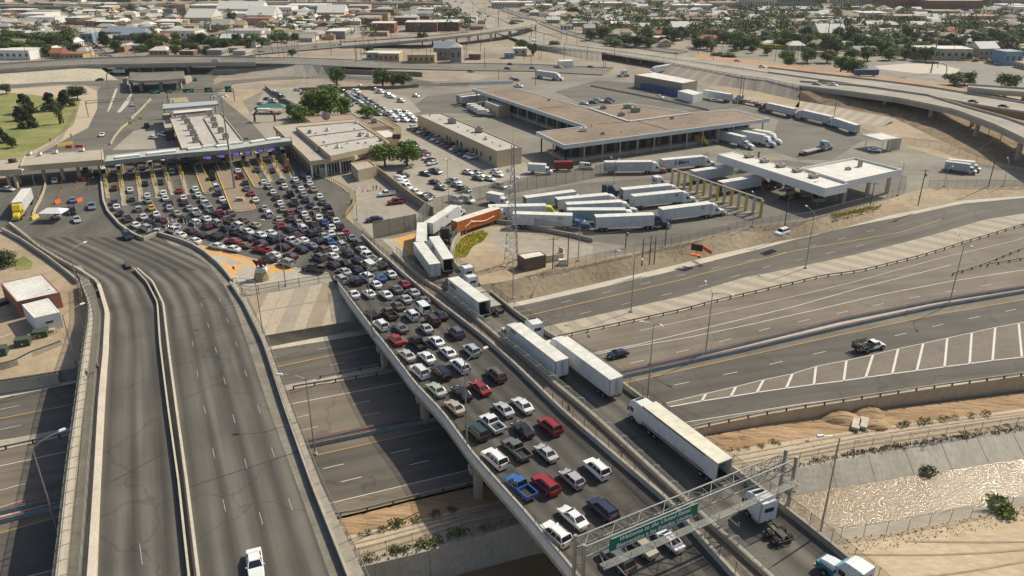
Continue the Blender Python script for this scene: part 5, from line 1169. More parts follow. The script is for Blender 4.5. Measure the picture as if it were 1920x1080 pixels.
FIELD = [(205,350,-.05,-1),(205,300,-.05,-1),(250,340,-.12,-1),(300,330,-.25,-1),(300,370,-.3,-1),(370,340,-.4,-1),(420,350,-.48,-1),(465,340,-.55,-1),(520,330,-.6,-1),(560,330,-.62,-1),
 (210,385,-.35,-1),(225,400,-.7,-1),(238,410,-1.2,-1),(255,422,-1,-.55),(275,430,-1,-.5),(262,395,-.35,-1),(285,390,-.4,-1),(272,405,-.9,-1),(320,392,-.5,-1),(333,400,-1,-.7),(300,412,-1,-.5),(350,415,-1,-.4),(290,435,-1,-.0),(330,430,-1,-.35),
 (360,450,-1,-.3),(365,400,-.95,-1),(400,395,-1,-1),(400,410,-1,-.75),(410,425,-1,-.55),(440,412,-1,-.5),(440,385,-.6,-1),(375,360,-.5,-1),(405,440,-1,-.3),(440,452,-1,-.15),(410,462,-1,-.2),(470,425,-1,-.35),(485,440,-1,-.35),
 (500,395,-.55,-1),(480,370,-.6,-1),(505,435,-1,-.35),(525,420,-.6,-1),(530,390,-.55,-1),(560,380,-.55,-1),(580,395,-.5,-1),(600,370,-.55,-1),(620,400,-.6,-1),(500,470,-1,-.25),(520,478,-1,-.3),(545,450,-1,-.5),(567,448,-1,-.5),(585,460,-1,-.4),
 (590,505,-1,-.15),(600,465,-1,-.6),(620,470,-1,-.55),(640,440,-.6,-1),(570,430,-.8,-1),(540,440,-1,-.5),(650,450,-.7,-.9),(660,470,-1,-.7),(690,480,-1,-.65),(640,500,-1,-.55),(680,500,-1,-.7),(720,510,-1,-.75),(740,520,-1,-.85),(660,540,-1,-.85),(800,600,-1,-.88),(1000,800,-1,-.88),(900,750,-1,-.9),(750,650,-1,-.9),(1150,950,-1,-.88)]
def field(px, py):
    sx = sy = 0
    for a, c, dx, dy in FIELD:
        w = 1/((px-a)**2+(1.6*(py-c))**2+30)**2; L_ = hypot(dx,dy); sx += dx/L_*w; sy += dy/L_*w
    L_ = hypot(sx,sy); return sx/L_, sy/L_
Q = []   # (px,py,kind,colour,heading or None, zone)
def R(ox, oy, s, items, zone='queue', hd=None):
    for it in items:
        x, y, k, c = it[:4]; Q.append([ox+x/s, oy+y/s, k, c, it[4] if len(it) > 4 else hd, zone])
R(190,300,12,[(290,620,'s','m'),(645,665,'s','w'),(650,255,'s','s'),(925,170,'s','k'),(985,520,'s','k'),(1330,490,'s','n'),(1590,245,'s','s'),(1540,40,'s','k'),(1745,680,'s','r'),(680,870,'m','g'),(1030,790,'s','w'),(1055,905,'s','s'),(290,940,'s','n'),(1395,735,'s','w'),(1440,850,'s','w'),(1840,850,'s','w'),(1530,960,'s','m'),(270,270,'s','k')])
R(190,380,12,[(340,90,'s','w'),(420,230,'s','k'),(580,350,'p','g'),(830,130,'m','s'),(1125,105,'s','y'),(1225,250,'s','w'),(940,315,'s','w'),(1530,110,'s','s'),(1690,235,'s','t'),(1090,430,'s','k'),(1345,390,'s','m'),(780,500,'s','w'),(985,575,'u','s'),(1250,515,'s','k'),(1200,640,'m','s'),(1640,530,'s','s'),(1610,615,'u','w'),(1770,720,'s','w')])
R(340,300,12,[(310,640,'s','w'),(380,780,'s','w'),(480,885,'s','s'),(70,945,'s','m'),(690,390,'u','k'),(680,265,'s','k'),(775,610,'u','w'),(830,730,'s','k'),(915,880,'s','w'),(1265,235,'s','w'),(1320,360,'p','r'),(1440,510,'s','k'),(1475,635,'s','g'),(1565,745,'s','r'),(1665,890,'s','w'),(1700,220,'s','e'),(90,100,'s','k')])
R(340,380,12,[(560,50,'p','w'),(665,160,'p','s'),(170,110,'s','s'),(330,220,'p','w'),(850,255,'p','r'),(975,65,'u','n'),(1110,235,'s','g'),(90,350,'s','k'),(565,360,'s','w'),(300,435,'m','w'),(575,520,'s','m'),(790,460,'u','s'),(1050,395,'p','g'),(1390,390,'s','o'),(1655,500,'s','t'),(1270,515,'u','w'),(1000,580,'s','k'),(190,625,'s','m'),(450,715,'s','k'),(775,755,'u','k'),(1225,680,'p','e'),(1475,640,'s','w'),(1755,720,'s','w'),(1165,860,'s','r'),(1480,800,'s','k'),(290,850,'s','w'),(810,975,'s','w'),(1400,950,'s','o'),(1780,900,'s','e'),(1120,1030,'s','w')])
R(490,280,12,[(50,730,'s','w'),(170,820,'s','s'),(260,955,'s','w'),(445,700,'s','g'),(515,825,'s','w'),(765,680,'s','w'),(805,785,'s','g'),(890,885,'s','w'),(1050,650,'s','s'),(1090,765,'s','w'),(1175,895,'s','t'),(570,440,'p','r'),(235,470,'s','m'),(960,580,'s','g')])
R(490,360,12,[(345,110,'s','m'),(650,50,'p','k'),(950,50,'s','t'),(1310,90,'s','w'),(70,350,'s','s'),(165,495,'u','w'),(420,240,'s','w'),(490,375,'s','t'),(630,460,'s','r'),(745,230,'p','g'),(1000,170,'s','n'),(1120,285,'s','n'),(870,390,'s','g'),(960,490,'s','w'),(1240,430,'p','t'),(1385,215,'s','g'),(1500,370,'p','k'),(1560,515,'p','o'),(1300,570,'s','w'),(1430,680,'s','b'),(1680,650,'s','w'),(390,600,'s','t'),(450,745,'s','r'),(665,590,'s','e'),(840,685,'s','t'),(1050,625,'s','t'),(1180,730,'s','m'),(1275,850,'s','k'),(940,820,'u','w'),(1550,790,'s','w'),(1625,910,'s','w'),(1850,890,'s','r'),(1770,1010,'p','t'),(1400,975,'s','s'),(780,955,'s','m'),(1110,945,'u','k'),(200,920,'s','w'),(640,850,'s','n'),(1780,770,'s','k')])
R(480,430,12,[(340,225,'u','n'),(560,185,'s','k'),(760,265,'p','w'),(1060,235,'s','w'),(120,455,'p','r'),(610,385,'s','m'),(420,570,'s','w'),(745,600,'s','m'),(290,655,'s','k'),(680,755,'u','s'),(1020,440,'s','n'),(1250,345,'s','l'),(1370,245,'s','k'),(1460,445,'u','o'),(1720,430,'s','w'),(1850,345,'u','s'),(1710,590,'s','w'),(1420,635,'u','g'),(1300,890,'p','k'),(1740,790,'s','k')])
R(610,430,12,[(155,265,'s','b'),(595,180,'s','l'),(745,310,'u','o'),(830,460,'s','w'),(500,530,'s','k'),(970,600,'p','w'),(730,685,'s','n'),(430,755,'s','k'),(700,890,'s','k'),(970,815,'v','y'),(1260,795,'s','k')])
R(400,480,3.6,[(860,158,'u','s'),(882,102,'s','s'),(965,168,'u','n'),(1037,142,'u','w'),(1128,145,'s','b'),(1195,122,'s','w'),(1095,190,'s','w'),(1235,220,'s','g'),(1288,186,'s','r'),(1350,245,'s','s'),(945,257,'s','w'),(1050,253,'s','w'),(1165,260,'s','w'),(1295,290,'s','s'),(1420,298,'s','g'),(1243,335,'s','o'),(1412,355,'v','w'),(1190,390,'p','o'),(1340,402,'u','w'),(1533,398,'s','k'),(1480,438,'u','m'),(1065,388,'s','k'),(1132,468,'u','w'),(1262,482,'s','g'),(1433,488,'s','s'),(1640,520,'u','g'),(1232,562,'s','r'),(1380,588,'p','k'),(1505,574,'s','w'),(1583,647,'s','w'),(1305,667,'s','s'),(1440,682,'s','w'),(1663,742,'u','w'),(1540,787,'u','k'),(1392,780,'u','w'),(1505,898,'s','q'),(1675,922,'s','k'),(1630,1018,'s','t')])
R(800,480,3.6,[(305,637,'u','s'),(468,802,'u','o'),(360,887,'s','r'),(520,1032,'s','s'),(646,1005,'s','w')])
R(900,760,3.375,[(75,112,'p','w'),(-17,165,'u','e'),(270,150,'s','k'),(442,132,'u','r'),(230,275,'p','g'),(417,297,'s','s'),(93,338,'u','w'),(252,515,'p','b'),(415,500,'u','r'),(580,462,'m','s'),(737,402,'u','w'),(778,655,'u','n'),(586,707,'s','w'),(478,812,'u','w'),(868,975,'u','g'),(1015,880,'s','t'),(1190,845,'s','w')])
# southbound side and roads (heading: image direction of travel)
D_ = (.35,1)
Q += [[239,442,'u','n',(.9,1),'southbound'],[137,374,'s','l',(0,-1),'southbound'],[172,386,'p','l',(.1,1),'southbound'],[107,404,'s','s',(0,1),'southbound'],[135,396,'u','k',(.2,1),'southbound'],[144,411,'s','s',(.3,1),'southbound'],[160,318,'s','k',(0,1),'southbound'],[180,323,'s','k',(0,1),'southbound'],[102,338,'s','w',(0,1),'southbound'],[15,354,'s','s',(1,.1),'southbound'],[191,252,'s','w',(-.6,1),'north road'],
      [478,1056,'s','w',(.12,1),'southbound'],[1158,663,'s','n',(-1,.22),'freeway'],[275,236,'p','k',(.4,-1),'north road'],[288,257,'s','w',(1,.1),'north road'],[306,252,'p','w',(1,.2),'north road'],[249,196,'s','w',(.5,-1),'north road'],[252,141,'s','w',(-.5,1),'north road'],[366,149,'s','n',(.5,1),'north road'],[187,149,'s','e',(-1,0),'north road'],[404,113,'s','w',(-1,.0),'overpass'],[462,262,'s','g',(.5,1),'north road']]
# car parks
def lot(items, hd, zone):
    for x, y, k, c in items: Q.append([x, y, k, c, hd, zone])
cols = 'kwmbwsgrwmgw'
for i in range(12): Q.append([781+i*8.7, 242+i*4.5, 'su'[i % 3 == 1], cols[i], (-1,.35), 'beside the office block'])
Q.append([888,294,'p','w',(-1,.25),'beside the office block']); Q.append([772,238,'s','w',(-1,.25),'beside the office block'])
lot([(780,277,'s','w'),(790,284,'s','g'),(797,289,'s','r'),(801,295,'s','w'),(806,300,'s','m'),(811,305,'s','w'),(771,272,'u','k')], (-1,.25), 'in the row beside the green trees')
lot([(756,328,'u','k'),(797,325,'s','n'),(816,321,'p','g'),(815,341,'s','k'),(850,340,'p','s'),(826,351,'s','g'),(857,346,'s','s'),(869,355,'p','k'),(749,340,'v','w'),(757,344,'v','w'),(763,349,'v','w'),(779,361,'p','w'),(795,371,'p','g'),(882,322,'s','w'),(891,324,'s','g'),(899,328,'s','w'),(904,332,'s','g'),(912,335,'s','w'),(929,322,'s','w'),(935,326,'s','w'),(936,348,'p','s'),(857,375,'v','w'),(875,375,'v','w'),(801,366,'s','k')], (1,.25), 'in the tan car park')
lot([(725,363,'p','w'),(743,378,'p','r'),(701,411,'s','n')], (-1,.12), 'in the fenced inspection lot')
lot([(558,168,'s','w'),(570,175,'s','k'),(577,180,'s','n'),(583,183,'s','k'),(516,173,'s','w'),(519,175,'s','b'),(527,180,'s','k'),(502,185,'s','n'),(512,190,'v','s'),(490,194,'s','s'),(486,203,'s','m'),(533,188,'s','m'),(541,192,'s','n'),(546,196,'s','k'),(552,199,'s','w'),(543,200,'s','g'),(600,178,'s','g')], (1,.1), 'in the visitor car park')
lot([(677,162,'s','w'),(694,164,'s','k'),(703,167,'s','g'),(712,172,'v','w'),(644,171,'s','k'),(668,172,'v','w'),(728,178,'u','w'),(734,181,'u','w'),(752,189,'u','w'),(780,179,'s','w'),(646,195,'s','n'),(650,199,'s','w')], (1,.15), 'at the back of the staff car park')
for i in range(9):
    for j in range(3):
        Q.append([656+i*7.0+j*9-3, 178+i*4.3-j*1.8+1, 'su'[(i+j) % 3 == 0], 'gnksnwbmkwsgtr'[(i*3+j*5) % 14], (1,.2), 'in the crowded staff car park rows'])
for i in range(5):
    for j in range(3):
        Q.append([727+j*16+i*4.6, 212+i*2.9+j*.5, 'pvu'[(i+j) % 3], 'w', (1,.2), 'in the block of white fleet vehicles'])
lot([(1095,193,'s','w'),(1112,191,'s','e'),(1126,189,'u','w'),(1136,190,'s','g'),(1144,188,'u','k')], (1,.1), 'behind the brown dock roof')
lot([(1120,285,'s','k'),(1132,284,'s','k'),(1038,285,'p','w')], (1,.6), 'beside the dock front')
lot([(1100,313,'v','w')], (1,.1), 'on the yard road by the lorries')
lot([(1272,268,'p','w'),(1335,262,'p','w')], (1,.3), 'at the dock doors')
lot([(1466,436,'u','w')], (-1,.35), 'on the dirt verge above the road')
lot([(1640,281,'s','w')], (1,.1), 'under the open shelter')
lot([(1341,188,'s','w'),(1235,182,'p','w'),(962,146,'s','w'),(968,149,'s','n'),(972,161,'p','w'),(883,133,'s','g'),(952,128,'s','k'),(999,127,'s','g'),(957,120,'s','m'),(1048,126,'p','t'),(1108,125,'s','e')], (1,.1), 'on the far side of the yard')
lot([(1532,157,'s','t'),(1561,159,'p','w'),(1430,124,'s','w'),(1383,114,'s','l'),(1825,190,'s','k'),(1882,199,'s','k')], (1,.12), 'on the elevated freeway at right')
ZB = {'overpass':7.0}
def zfor(px, py, zone):
    if zone == 'overpass': return lambda x, y: 6.0
    if zone == 'freeway': return hz
    if zone == 'on the elevated freeway at right': return lambda x, y: 5.0 if py < 185 else 4.6
    return deckz
recs = []
for px, py, k, c, hd, zone in Q:
    zf = zfor(px, py, zone); g = PF(px, py, lambda x, y: zf(x, y)+.72); z = zf(g.x, g.y)
    dx, dy = hd if hd else field(px, py); g2 = PF(px+dx*6, py+dy*6, lambda x, y: zf(x, y)+.72); d = g2-g; d.z = 0; d.normalize()
    recs.append(dict(p=Vector((g.x,g.y,z)), d=d, k=k, c=c, zone=zone, px=px, py=py, zf=zf, L=SPEC[k]['L'], w=SPEC[k]['W']))
def circ(r): return [(r['p']+r['d']*t*(r['L']/2-r['w']/2), r['w']/2+.12) for t in (-1,0,1)]
for it in range(40):
    mv = 0
    for i in range(len(recs)):
        A = recs[i]
        for j in range(i+1, len(recs)):
            B = recs[j]
            if abs(A['p'].x-B['p'].x) > 6 or abs(A['p'].y-B['p'].y) > 6: continue
            for (a, ra) in circ(A):
                for (b_, rb) in circ(B):
                    d = (a-b_).xy; L_ = d.length
                    if 1e-4 < L_ < ra+rb: s = d/L_*(ra+rb-L_)*.3; A['p'].x += s.x; A['p'].y += s.y; B['p'].x -= s.x; B['p'].y -= s.y; mv += 1
    if not mv: break
# labels from what stands next to each vehicle
def short(r): return CC[r['c']][1]+' '+KN[r['k']][0]
for r in recs: r['q'] = proj(r['p'])
def neigh(r):
    out = {}
    for o in recs:
        if o is r: continue
        d = o['p']-r['p']; L_ = d.length
        if L_ > 14: continue
        f = d.dot(r['d']); s = d.x*r['d'].y-d.y*r['d'].x
        key = 'ahead' if f > abs(s) else 'behind' if -f > abs(s) else 'right' if s > 0 else 'left'
        if key not in out or L_ < out[key][0]: out[key] = (L_, short(o))
    return {k: v[1] for k, v in out.items()}
ZT = {'queue':'in the queue','southbound':'on the southbound side','north road':'on the road north of the booths','overpass':'on the far overpass','freeway':'alone on the freeway'}
phr = {'ahead':'behind a {}','behind':'with a {} behind','left':'right of a {}','right':'left of a {}'}
used = {}; allowed = {'queue':None}
base = {}
for r in recs:
    n = neigh(r); r['n'] = n
    if r['zone'] == 'queue': zt = 'on the bridge' if r['py'] > 545 else 'in the booth lanes' if r['py'] < 375 else 'in the plaza queue' if r['py'] < 480 else 'where the queue narrows'
    else: zt = ZT.get(r['zone'], r['zone'])
    r['zt'] = zt; base.setdefault(short(r)+' '+zt, []).append(r)
for key, L_ in base.items():
    if len(L_) == 1: L_[0]['label'] = f'{key}' if len(key.split()) > 3 else key+' by itself'; continue
    for r in L_:
        opts = [phr[k].format(v) for k, v in r['n'].items()]; r['o'] = opts
    rem = list(L_)
    for cnt in (1, 2, 3):
        seen = {}
        import itertools
        for r in rem:
            r['cand'] = [' and '.join(c_) for c_ in itertools.combinations(r['o'], cnt)] if cnt < 3 else [' and '.join(r['o'][:3])]
        pool = {}
        for r in L_:
            for c_ in ([' and '.join(x) for x in itertools.combinations(r['o'], cnt)] if cnt < 3 else [' and '.join(r['o'][:3])]): pool[c_] = pool.get(c_, 0)+1
        nr = []
        for r in rem:
            ok = [c_ for c_ in r['cand'] if c_ and pool.get(c_) == 1 and len((key+' '+c_).split()) <= 16]
            if ok: r['label'] = key+' '+ok[0]
            else: nr.append(r)
        rem = nr
    rem.sort(key=lambda r: r['q'][0])
    for i, r in enumerate(rem): r['label'] = f'{key}, {ordn(i)} from the left of those least set apart'
    if len(rem) == len(L_):
        for i, r in enumerate(rem): r['label'] = f'{key}, {ordn(i)} from the left'
    else:
        allx = sorted(L_, key=lambda r: r['q'][0])
        for r in rem: r['label'] = f'{key}, {ordn(allx.index(r))} such from the left'
OVR = {'yellow van': 'yellow and white van where the queue reaches the bridge'}
for r in recs:
    k, c = r['k'], r['c']; ml, pos, fm = CARS[k]; nm = {'s':'sedan','m':'hatchback','u':'suv','v':'van','p':'pickup_truck'}[k]
    rz_ = atan2(r['d'].y, r['d'].x); r['p'].z = r['zf'](r['p'].x, r['p'].y); z0 = .08
    f = r['p']+r['d']*2; tilt = atan2(r['zf'](f.x,f.y)-r['p'].z, 2)
    eu = (0, -tilt, rz_); grp = {'queue':'vehicles queueing for the inspection booths'}.get(r['zone'], 'vehicles '+ZT.get(r['zone'], r['zone']))
    col = list(CC[c][0])+[1]; jit = random.uniform(.9, 1.08); col = [min(.8, q*jit) for q in col[:3]]+[1]
    loc = r['p']+Vector((0,0,z0)); scl = (random.uniform(.93,1.04), random.uniform(.96,1.03), random.uniform(.95,1.05))
    if c == 'y' and k == 'v': col = [.72,.71,.67,1]
    if r['py'] > 425 and r['q'][1] > 425:
        root = put(nm, None, None, None, r['label'], KN[k][0], grp, loc=loc, rot=eu); root.scale = scl
        for pn, pl in pos.items():
            for q in pl: put(pn, ml[pn], None, root, loc=q, color=col if pn == 'body' else None)
        if c == 'y' and k == 'v':
            MB().box((.75,0,.5),(3.6,2.09,.72)).obj('yellow_panel', M_ybol, root)
    else: put(nm, fm, None, None, r['label'], KN[k][0], grp, loc=loc, rot=eu, color=col).scale = scl
# ------------------------------------------------------------------ lorries
TM = None
def wheel_pair(b, x, w=2.45, r=.5, mi=1, hub=2, z=.5):
    for s in (-1,1):
        b.cyl((x,s*(w/2-.30),z),(x,s*w/2,z),r,r,12,mi); b.cyl((x,s*(w/2-.05),z),(x,s*(w/2+.02),z),r*.5,r*.5,8,hub)
_tw = None
def tmesh():
    global _tw
    if _tw is None:
        b = MB(); b.cyl((0,-.28,0),(0,.28,0),.5,.5,14,0); b.cyl((0,-.30,0),(0,.30,0),.27,.24,10,1); _tw = b.mesh('wheel'); _tw.materials.append(M_tyre); _tw.materials.append(M_rim)
    return _tw
def wheels(root, xs, y=1.0):
    for x in xs:
        for s in (-1,1): put('wheel', tmesh(), None, root, loc=(x, s*y, .5))
def colmat(c):
    key = 'paint_%.2f_%.2f_%.2f' % c
    return mat(key, c, 0.45, 0.0, coat=0.2, vs=.5, col2=tuple(x*.80 for x in c), stretch=(0,1.6,1.6))
def tractor(root, x0, c=(.72,.72,.69), style='conv', nose=None, sleeper=True, c2=None):
    """tractor with its front at x0 (pointing +x); returns nothing"""
    m = colmat(c); mn = colmat(nose) if nose else m
    b = MB(); 
    for s in (-1,1): b.box((x0-3.9,s*.42,.75),(6.6,.12,.28),0)
    for k in range(4): b.box((x0-6.6+k*1.2,0,.78),(.15,.9,.2),0)
    b.box((x0-6.3,0,1.03),(1.3,.9,.12),0); b.box((x0-7.25,0,.55),(.1,2.3,.25),0)
    b.obj('chassis_frame', M_dark, root)
    if style == 'conv':
        b = MB(); secs = []
        for x, w, z in ((x0-2.5,.95,1.95),(x0-1.2,.9,1.85),(x0-.3,.82,1.6),(x0-.05,.72,1.2),(x0,.68,.8)): secs.append((x,[(w*.98,.6),(w*1.0,1.1),(w*.93,z-.15),(w*.75,z)]))
        loft(b, secs); b.obj('hood', mn, root)
        xc = x0-2.4; ln_ = 1.6
    else:
        xc = x0-.02; ln_ = 1.9
    ls = 1.7 if sleeper else .2; h = 2.9
    b = MB(); zt = 3.75 if sleeper else 2.75
    secs = [(xc-ln_-ls,[(1.2,.85),(1.22,2.0),(1.2,zt-.3),(1.05,zt)]),(xc-ln_,[(1.2,.85),(1.22,2.0),(1.2,zt-.25),(1.05,zt)]),(xc-.9,[(1.15,.85),(1.2,1.9),(1.15,zt-.5 if style=='conv' else zt-.4),(.95,zt-.15)]),(xc-.1,[(1.1,.8),(1.18,1.7),(1.05,2.2 if style=='conv' else 2.9),(.9,2.35 if style=='conv' else 3.1)]),(xc,[(1.1,.6),(1.15,1.5),(1.1,1.9),(1.0,1.95)])]
    loft(b, secs); b.obj('cab', m, root)
    g = MB(); zw0, zw1 = (1.95,2.75) if style == 'conv' else (1.7,2.7)
    g.add([(xc+.03,-1.0,zw0),(xc+.03,1.0,zw0),(xc-.42 if style=='conv' else xc-.05,.92,zw1),(xc-.42 if style=='conv' else xc-.05,-.92,zw1)],[(0,1,2,3)])
    for s in (-1,1): g.box((xc-.95,s*1.2,1.75),(.85,.06,.7))
    g.box((xc-ln_-ls-.02,0,2.3),(.05,1.3,.6)); g.obj('cab_window', M_cglass, root)
    if style == 'coe':
        b = MB(); b.box((xc-1.2,0,3.58),(.5,1.6,.22),top=(.6,.9)); b.box((xc-.03,0,1.0),(.06,1.9,.6)); b.obj('grille', M_trim, root)
    for s in (-1,1): MB().cyl((xc-ln_-.2,s*1.0,.75),(xc-ln_-1.4,s*1.0,.75),.33,.33,10).obj('fuel_tank', M_rim, root); MB().cyl((xc-ln_-ls+.1,s*1.22,1.0),(xc-ln_-ls+.1,s*1.22,zt+.1),.08,.08,6).obj('exhaust_stack', M_rim, root)
    b = MB(); b.box((x0+.02,0,.4),(.22,2.2,.35)); b.obj('bumper', M_rim if nose or c2 else mn, root)
    for s in (-1,1): MB().box((xc-.25,s*1.42,1.7),(.12,.22,.6)).obj('mirror', M_trim, root)
    wheels(root, [x0-1.3 if style=='conv' else x0-1.2, x0-5.3, x0-6.6], 1.0)
    for s in (-1,1): MB().box((x0-.05,s*.85,.85),(.14,.25,.18)).obj('head_light', M_head, root)
_cont = {}
def trailer(root, L=16.1, x1=0.0, side=(.60,.62,.62), roof=(.72,.70,.63), open_=False, stripe=None, z0=1.2, H_=2.9, W_=2.55, text=None, tcol=None, kind='box', ribs=True):
    """box body whose front is at x1 and extends back L"""
    x0 = x1-L; sm = colmat(side); rm = mat('trailer_roof_%.2f' % roof[0]+'%.2f' % roof[2], roof, .6, vs=.6, col2=tuple(q*.74 for q in roof))
    b = MB(); w = W_/2
    for s in (-1,1): b.box(((x0+x1)/2,s*(w-.03),z0),(L,.06,H_))
    b.box((x1-.03,0,z0),(.06,W_-.12,H_)); b.box(((x0+x1)/2,0,z0-.12),(L,W_,.12))
    if ribs:
        n = int(L/1.25)
        for i in range(n+1):
            for s in (-1,1): b.box((x0+L*i/n+(0.03 if i==0 else -.03 if i==n else 0),s*(w+.012),z0),(.05,.024,H_))
    b.obj('side_wall', sm, root)
    b = MB(); b.box(((x0+x1)/2,0,z0+H_+.004),(L,W_+.03,.05)); b.obj('roof', rm, root)
    if ribs:
        b = MB()
        for i in range(1,9): b.box((x0+L*i/9,0,z0+H_+.056),(.05,W_-.2,.012))
        b.obj('roof_bow', mat('roof_bow',(0.55,0.53,0.47),.6), root)
    fr = MB()
    for s in (-1,1): fr.box((x0+.06,s*(w-.02),z0-.1),(.14,.14,H_+.12))
    fr.box((x0+.06,0,z0+H_-.16),(.14,W_-.2,.16)); fr.obj('door_frame', M_rim if not open_ else M_conc2, root)
    if open_:
        MB().box(((x0+x1)/2,0,z0+.005),(L-.2,W_-.16,.03)).obj('floor', M_inter, root); MB().box((x0+2.4,0,z0+.04),(.05,W_-.16,H_-.1)).obj('shade_wall', M_inter, root)  # near-black panel added behind the open rear as painted shade; floor darkened alike
        for s in (-1,1): MB().box((x0+1.2,s*(w+.045),z0+.05),(2.35,.05,H_-.1)).obj('door', sm, root)
    else:
        for s in (-1,1): d_ = MB().box((x0-.01,s*(w/2-.02),z0+.05),(.06,w-.10,H_-.2)).obj('door', sm, root); MB().box((x0-.06,s*.2-.0,z0+.1),(.04,.05,H_-.3)).obj('lock_rod', M_rim, d_)
    u = MB()
    u.box((x0+.15,0,.55),(.12,2.2,.12)); 
    for s in (-1,1): u.box((x0+.15,s*.7,.6),(.1,.1,.5)); u.box((x1-3.2,s*.8,.3),(.14,.14,.85))
    u.box((x0+2.6,0,.75),(3.4,1.1,.33)); u.obj('underframe', M_dark, root)
    for s in (-1,1): MB().box((x0-.02,s*.95,.82),(.06,.3,.12)).obj('tail_light', M_tail, root)
    wheels(root, [x0+1.7, x0+3.0], 1.0)
    if stripe:
        for s in (-1,1): b = MB(); b.box(((x0+x1)/2,s*(w+.03),z0+.05),(L-.1,.012,.22)); b.box(((x0+x1)/2,s*(w+.03),z0+H_-.28),(L-.1,.012,.18)); b.obj('stripe', colmat(stripe), root)
def text_mesh(s, size, m, name='lettering', shear=0.0, ext=.01):
    cu = bpy.data.curves.new(name, 'FONT'); cu.body = s; cu.size = size; cu.extrude = ext; cu.shear = shear; cu.align_x = 'CENTER'; cu.align_y = 'CENTER'; cu.resolution_u = 2; cu.offset = size*.012
    t = bpy.data.objects.new(name, cu); COL.objects.link(t); dg = bpy.context.evaluated_depsgraph_get(); me = bpy.data.meshes.new_from_object(t.evaluated_get(dg)); bpy.data.objects.remove(t)
    me.materials.clear(); me.materials.append(m); return me
def side_text(root, s, size, x, z, side, m, W_=2.55, shear=0):
    """side=-1: right-hand side (y<0) readable from outside"""
    me = text_mesh(s, size, m, shear=shear); o = put('lettering', me, None, root, loc=(x, side*(W_/2+.05), z), rot=(pi/2,0,0 if side < 0 else pi)); return o
def heading(a, c, zf, dz):
    p, q = PF(a[0],a[1],lambda x,y: zf(x,y)+dz), PF(c[0],c[1],lambda x,y: zf(x,y)+dz); return p, q
def truck(label, rear, front, L=16.1, tr=True, zf=deckz, name='semi_truck', cat='lorry', bobtail=False, tr_ang=0.0, fixed=True, **k):
    """rear and front = pixels of the roof centre line ends (z 4.15 above the road)"""
    p, q = heading(rear, front, zf, 4.15); d = q-p; real = d.length; d.z = 0; d.normalize()
    if k.pop('fit', False): L = real
    mid = (p+q)/2; r0 = mid+d*L/2; z = zf(r0.x, r0.y); mz = zf(mid.x-d.x*L/2, mid.y-d.y*L/2)
    root = put(name, None, None, None, label, cat, 'articulated lorries' if name=='semi_truck' else None, loc=(r0.x,r0.y,z+.07), rot=(0, -atan2(z-mz, L), atan2(d.y,d.x)))
    tk = {x: k.pop(x) for x in list(k) if x in ('c','style','nose','sleeper','c2')}; gap = k.pop('gap', 4.9 if tk.get('style')!='coe' else 3.5)
    notr = k.pop('notractor', False); txt = k.pop('logo', None)
    trailer(root, L, 0.0, **k)
    if not notr:
        if tr_ang:
            piv = bpy.data.objects.new('tractor_unit', None); COL.objects.link(piv); piv.parent = root; piv.location = (-.9,0,0); piv.rotation_euler = (0,0,tr_ang); tractor(piv, gap+.9, **tk)
        else: tractor(root, gap, **tk)
    if txt: side_text(root, *txt)
    return root
LW = (.60,.62,.63); RW = (.70,.68,.61)
CRM = (.70,.66,.52)
truck('long white trailer with cream roof and red stripes, open at the back, nearest the gantry', (1367,870),(1212,753), roof=CRM, open_=True, stripe=(.22,.03,.03), style='coe', side=(.66,.68,.70))
truck('white trailer with printed lettering beside the walkway cage, closed doors', (1054,675),(967,609), open_=False, c=(.6,.6,.57), logo=('FLEET',.9,-1.9,3.2,1,M_black) if 0 else ('XTRA',.8,-1.6,3.5,1,M_dark))
truck('white closed trailer right beside the freeway edge, second in the right lane', (1152,706),(1057,637))
truck('white trailer with dark eagle print and open rear at the top of the ramp', (911,567),(849,520), open_=True, c=(.03,.03,.03), logo=('MARTIN',.9,-3.0,3.2,1,M_dark))
truck('white closed trailer heading up beside the orange paving', (813.5,492.5),(786.5,456.5), notractor=True)
truck('white trailer with dark print and open rear beside the curved wall', (839,483),(815.5,446), open_=True, notractor=True, logo=('TRANS',1.0,-5,2.9,1,M_dark))
truck('short white open box trailer behind the two trailers by the orange paving', (790,442),(791,427), L=14, open_=True, notractor=True)
truck('white trailer turning right by the tall slatted fence', (810.5,413),(846,389.5), c=(.70,.71,.70), logo=('FHF',.7,-7.5,3.3,-1,M_dark))
truck('bright orange trailer with white roof turning round the curved wall', (859,412),(926,391), side=(.62,.16,.02), nose=(.55,.30,.18), roof=(.72,.68,.6), logo=None)
for rt_ in [o for o in COL.objects if o.get('label','').startswith('bright orange trailer')]:
    b = MB(); b.tube([(-13.5+k*1.0,-1.32,2.0+.9*sin(k*.55)*(1-k/13)+.05*k) for k in range(12)],.09,4); b.tube([(-12.5,-1.32,2.2),(-11.4,-1.32,3.2),(-9.8,-1.32,2.7)],.12,4); b.obj('swoosh_logo', M_signw, rt_)
truck('white trailer behind a bright yellow tractor', (921,386),(1018,384), c=(.58,.56,.03), nose=(.58,.56,.03))
truck('white trailer with green lettering pulled by a blue tractor', (968,399),(1067,402), c=(.04,.13,.28), nose=(.04,.13,.28), sleeper=False, logo=('CROWN FRESH',.62,-3.4,3.3,-1,colmat((.12,.35,.06))) if 0 else ('FRESH',.7,-3.2,3.3,-1,colmat((.12,.35,.06))))
truck('white trailer with an open dark rear, farthest left of the queue rows', (988,369),(1073,358), open_=True, sleeper=False)
truck('white trailer beside a navy tractor in the back row', (1048,372),(1136,364), open_=True)
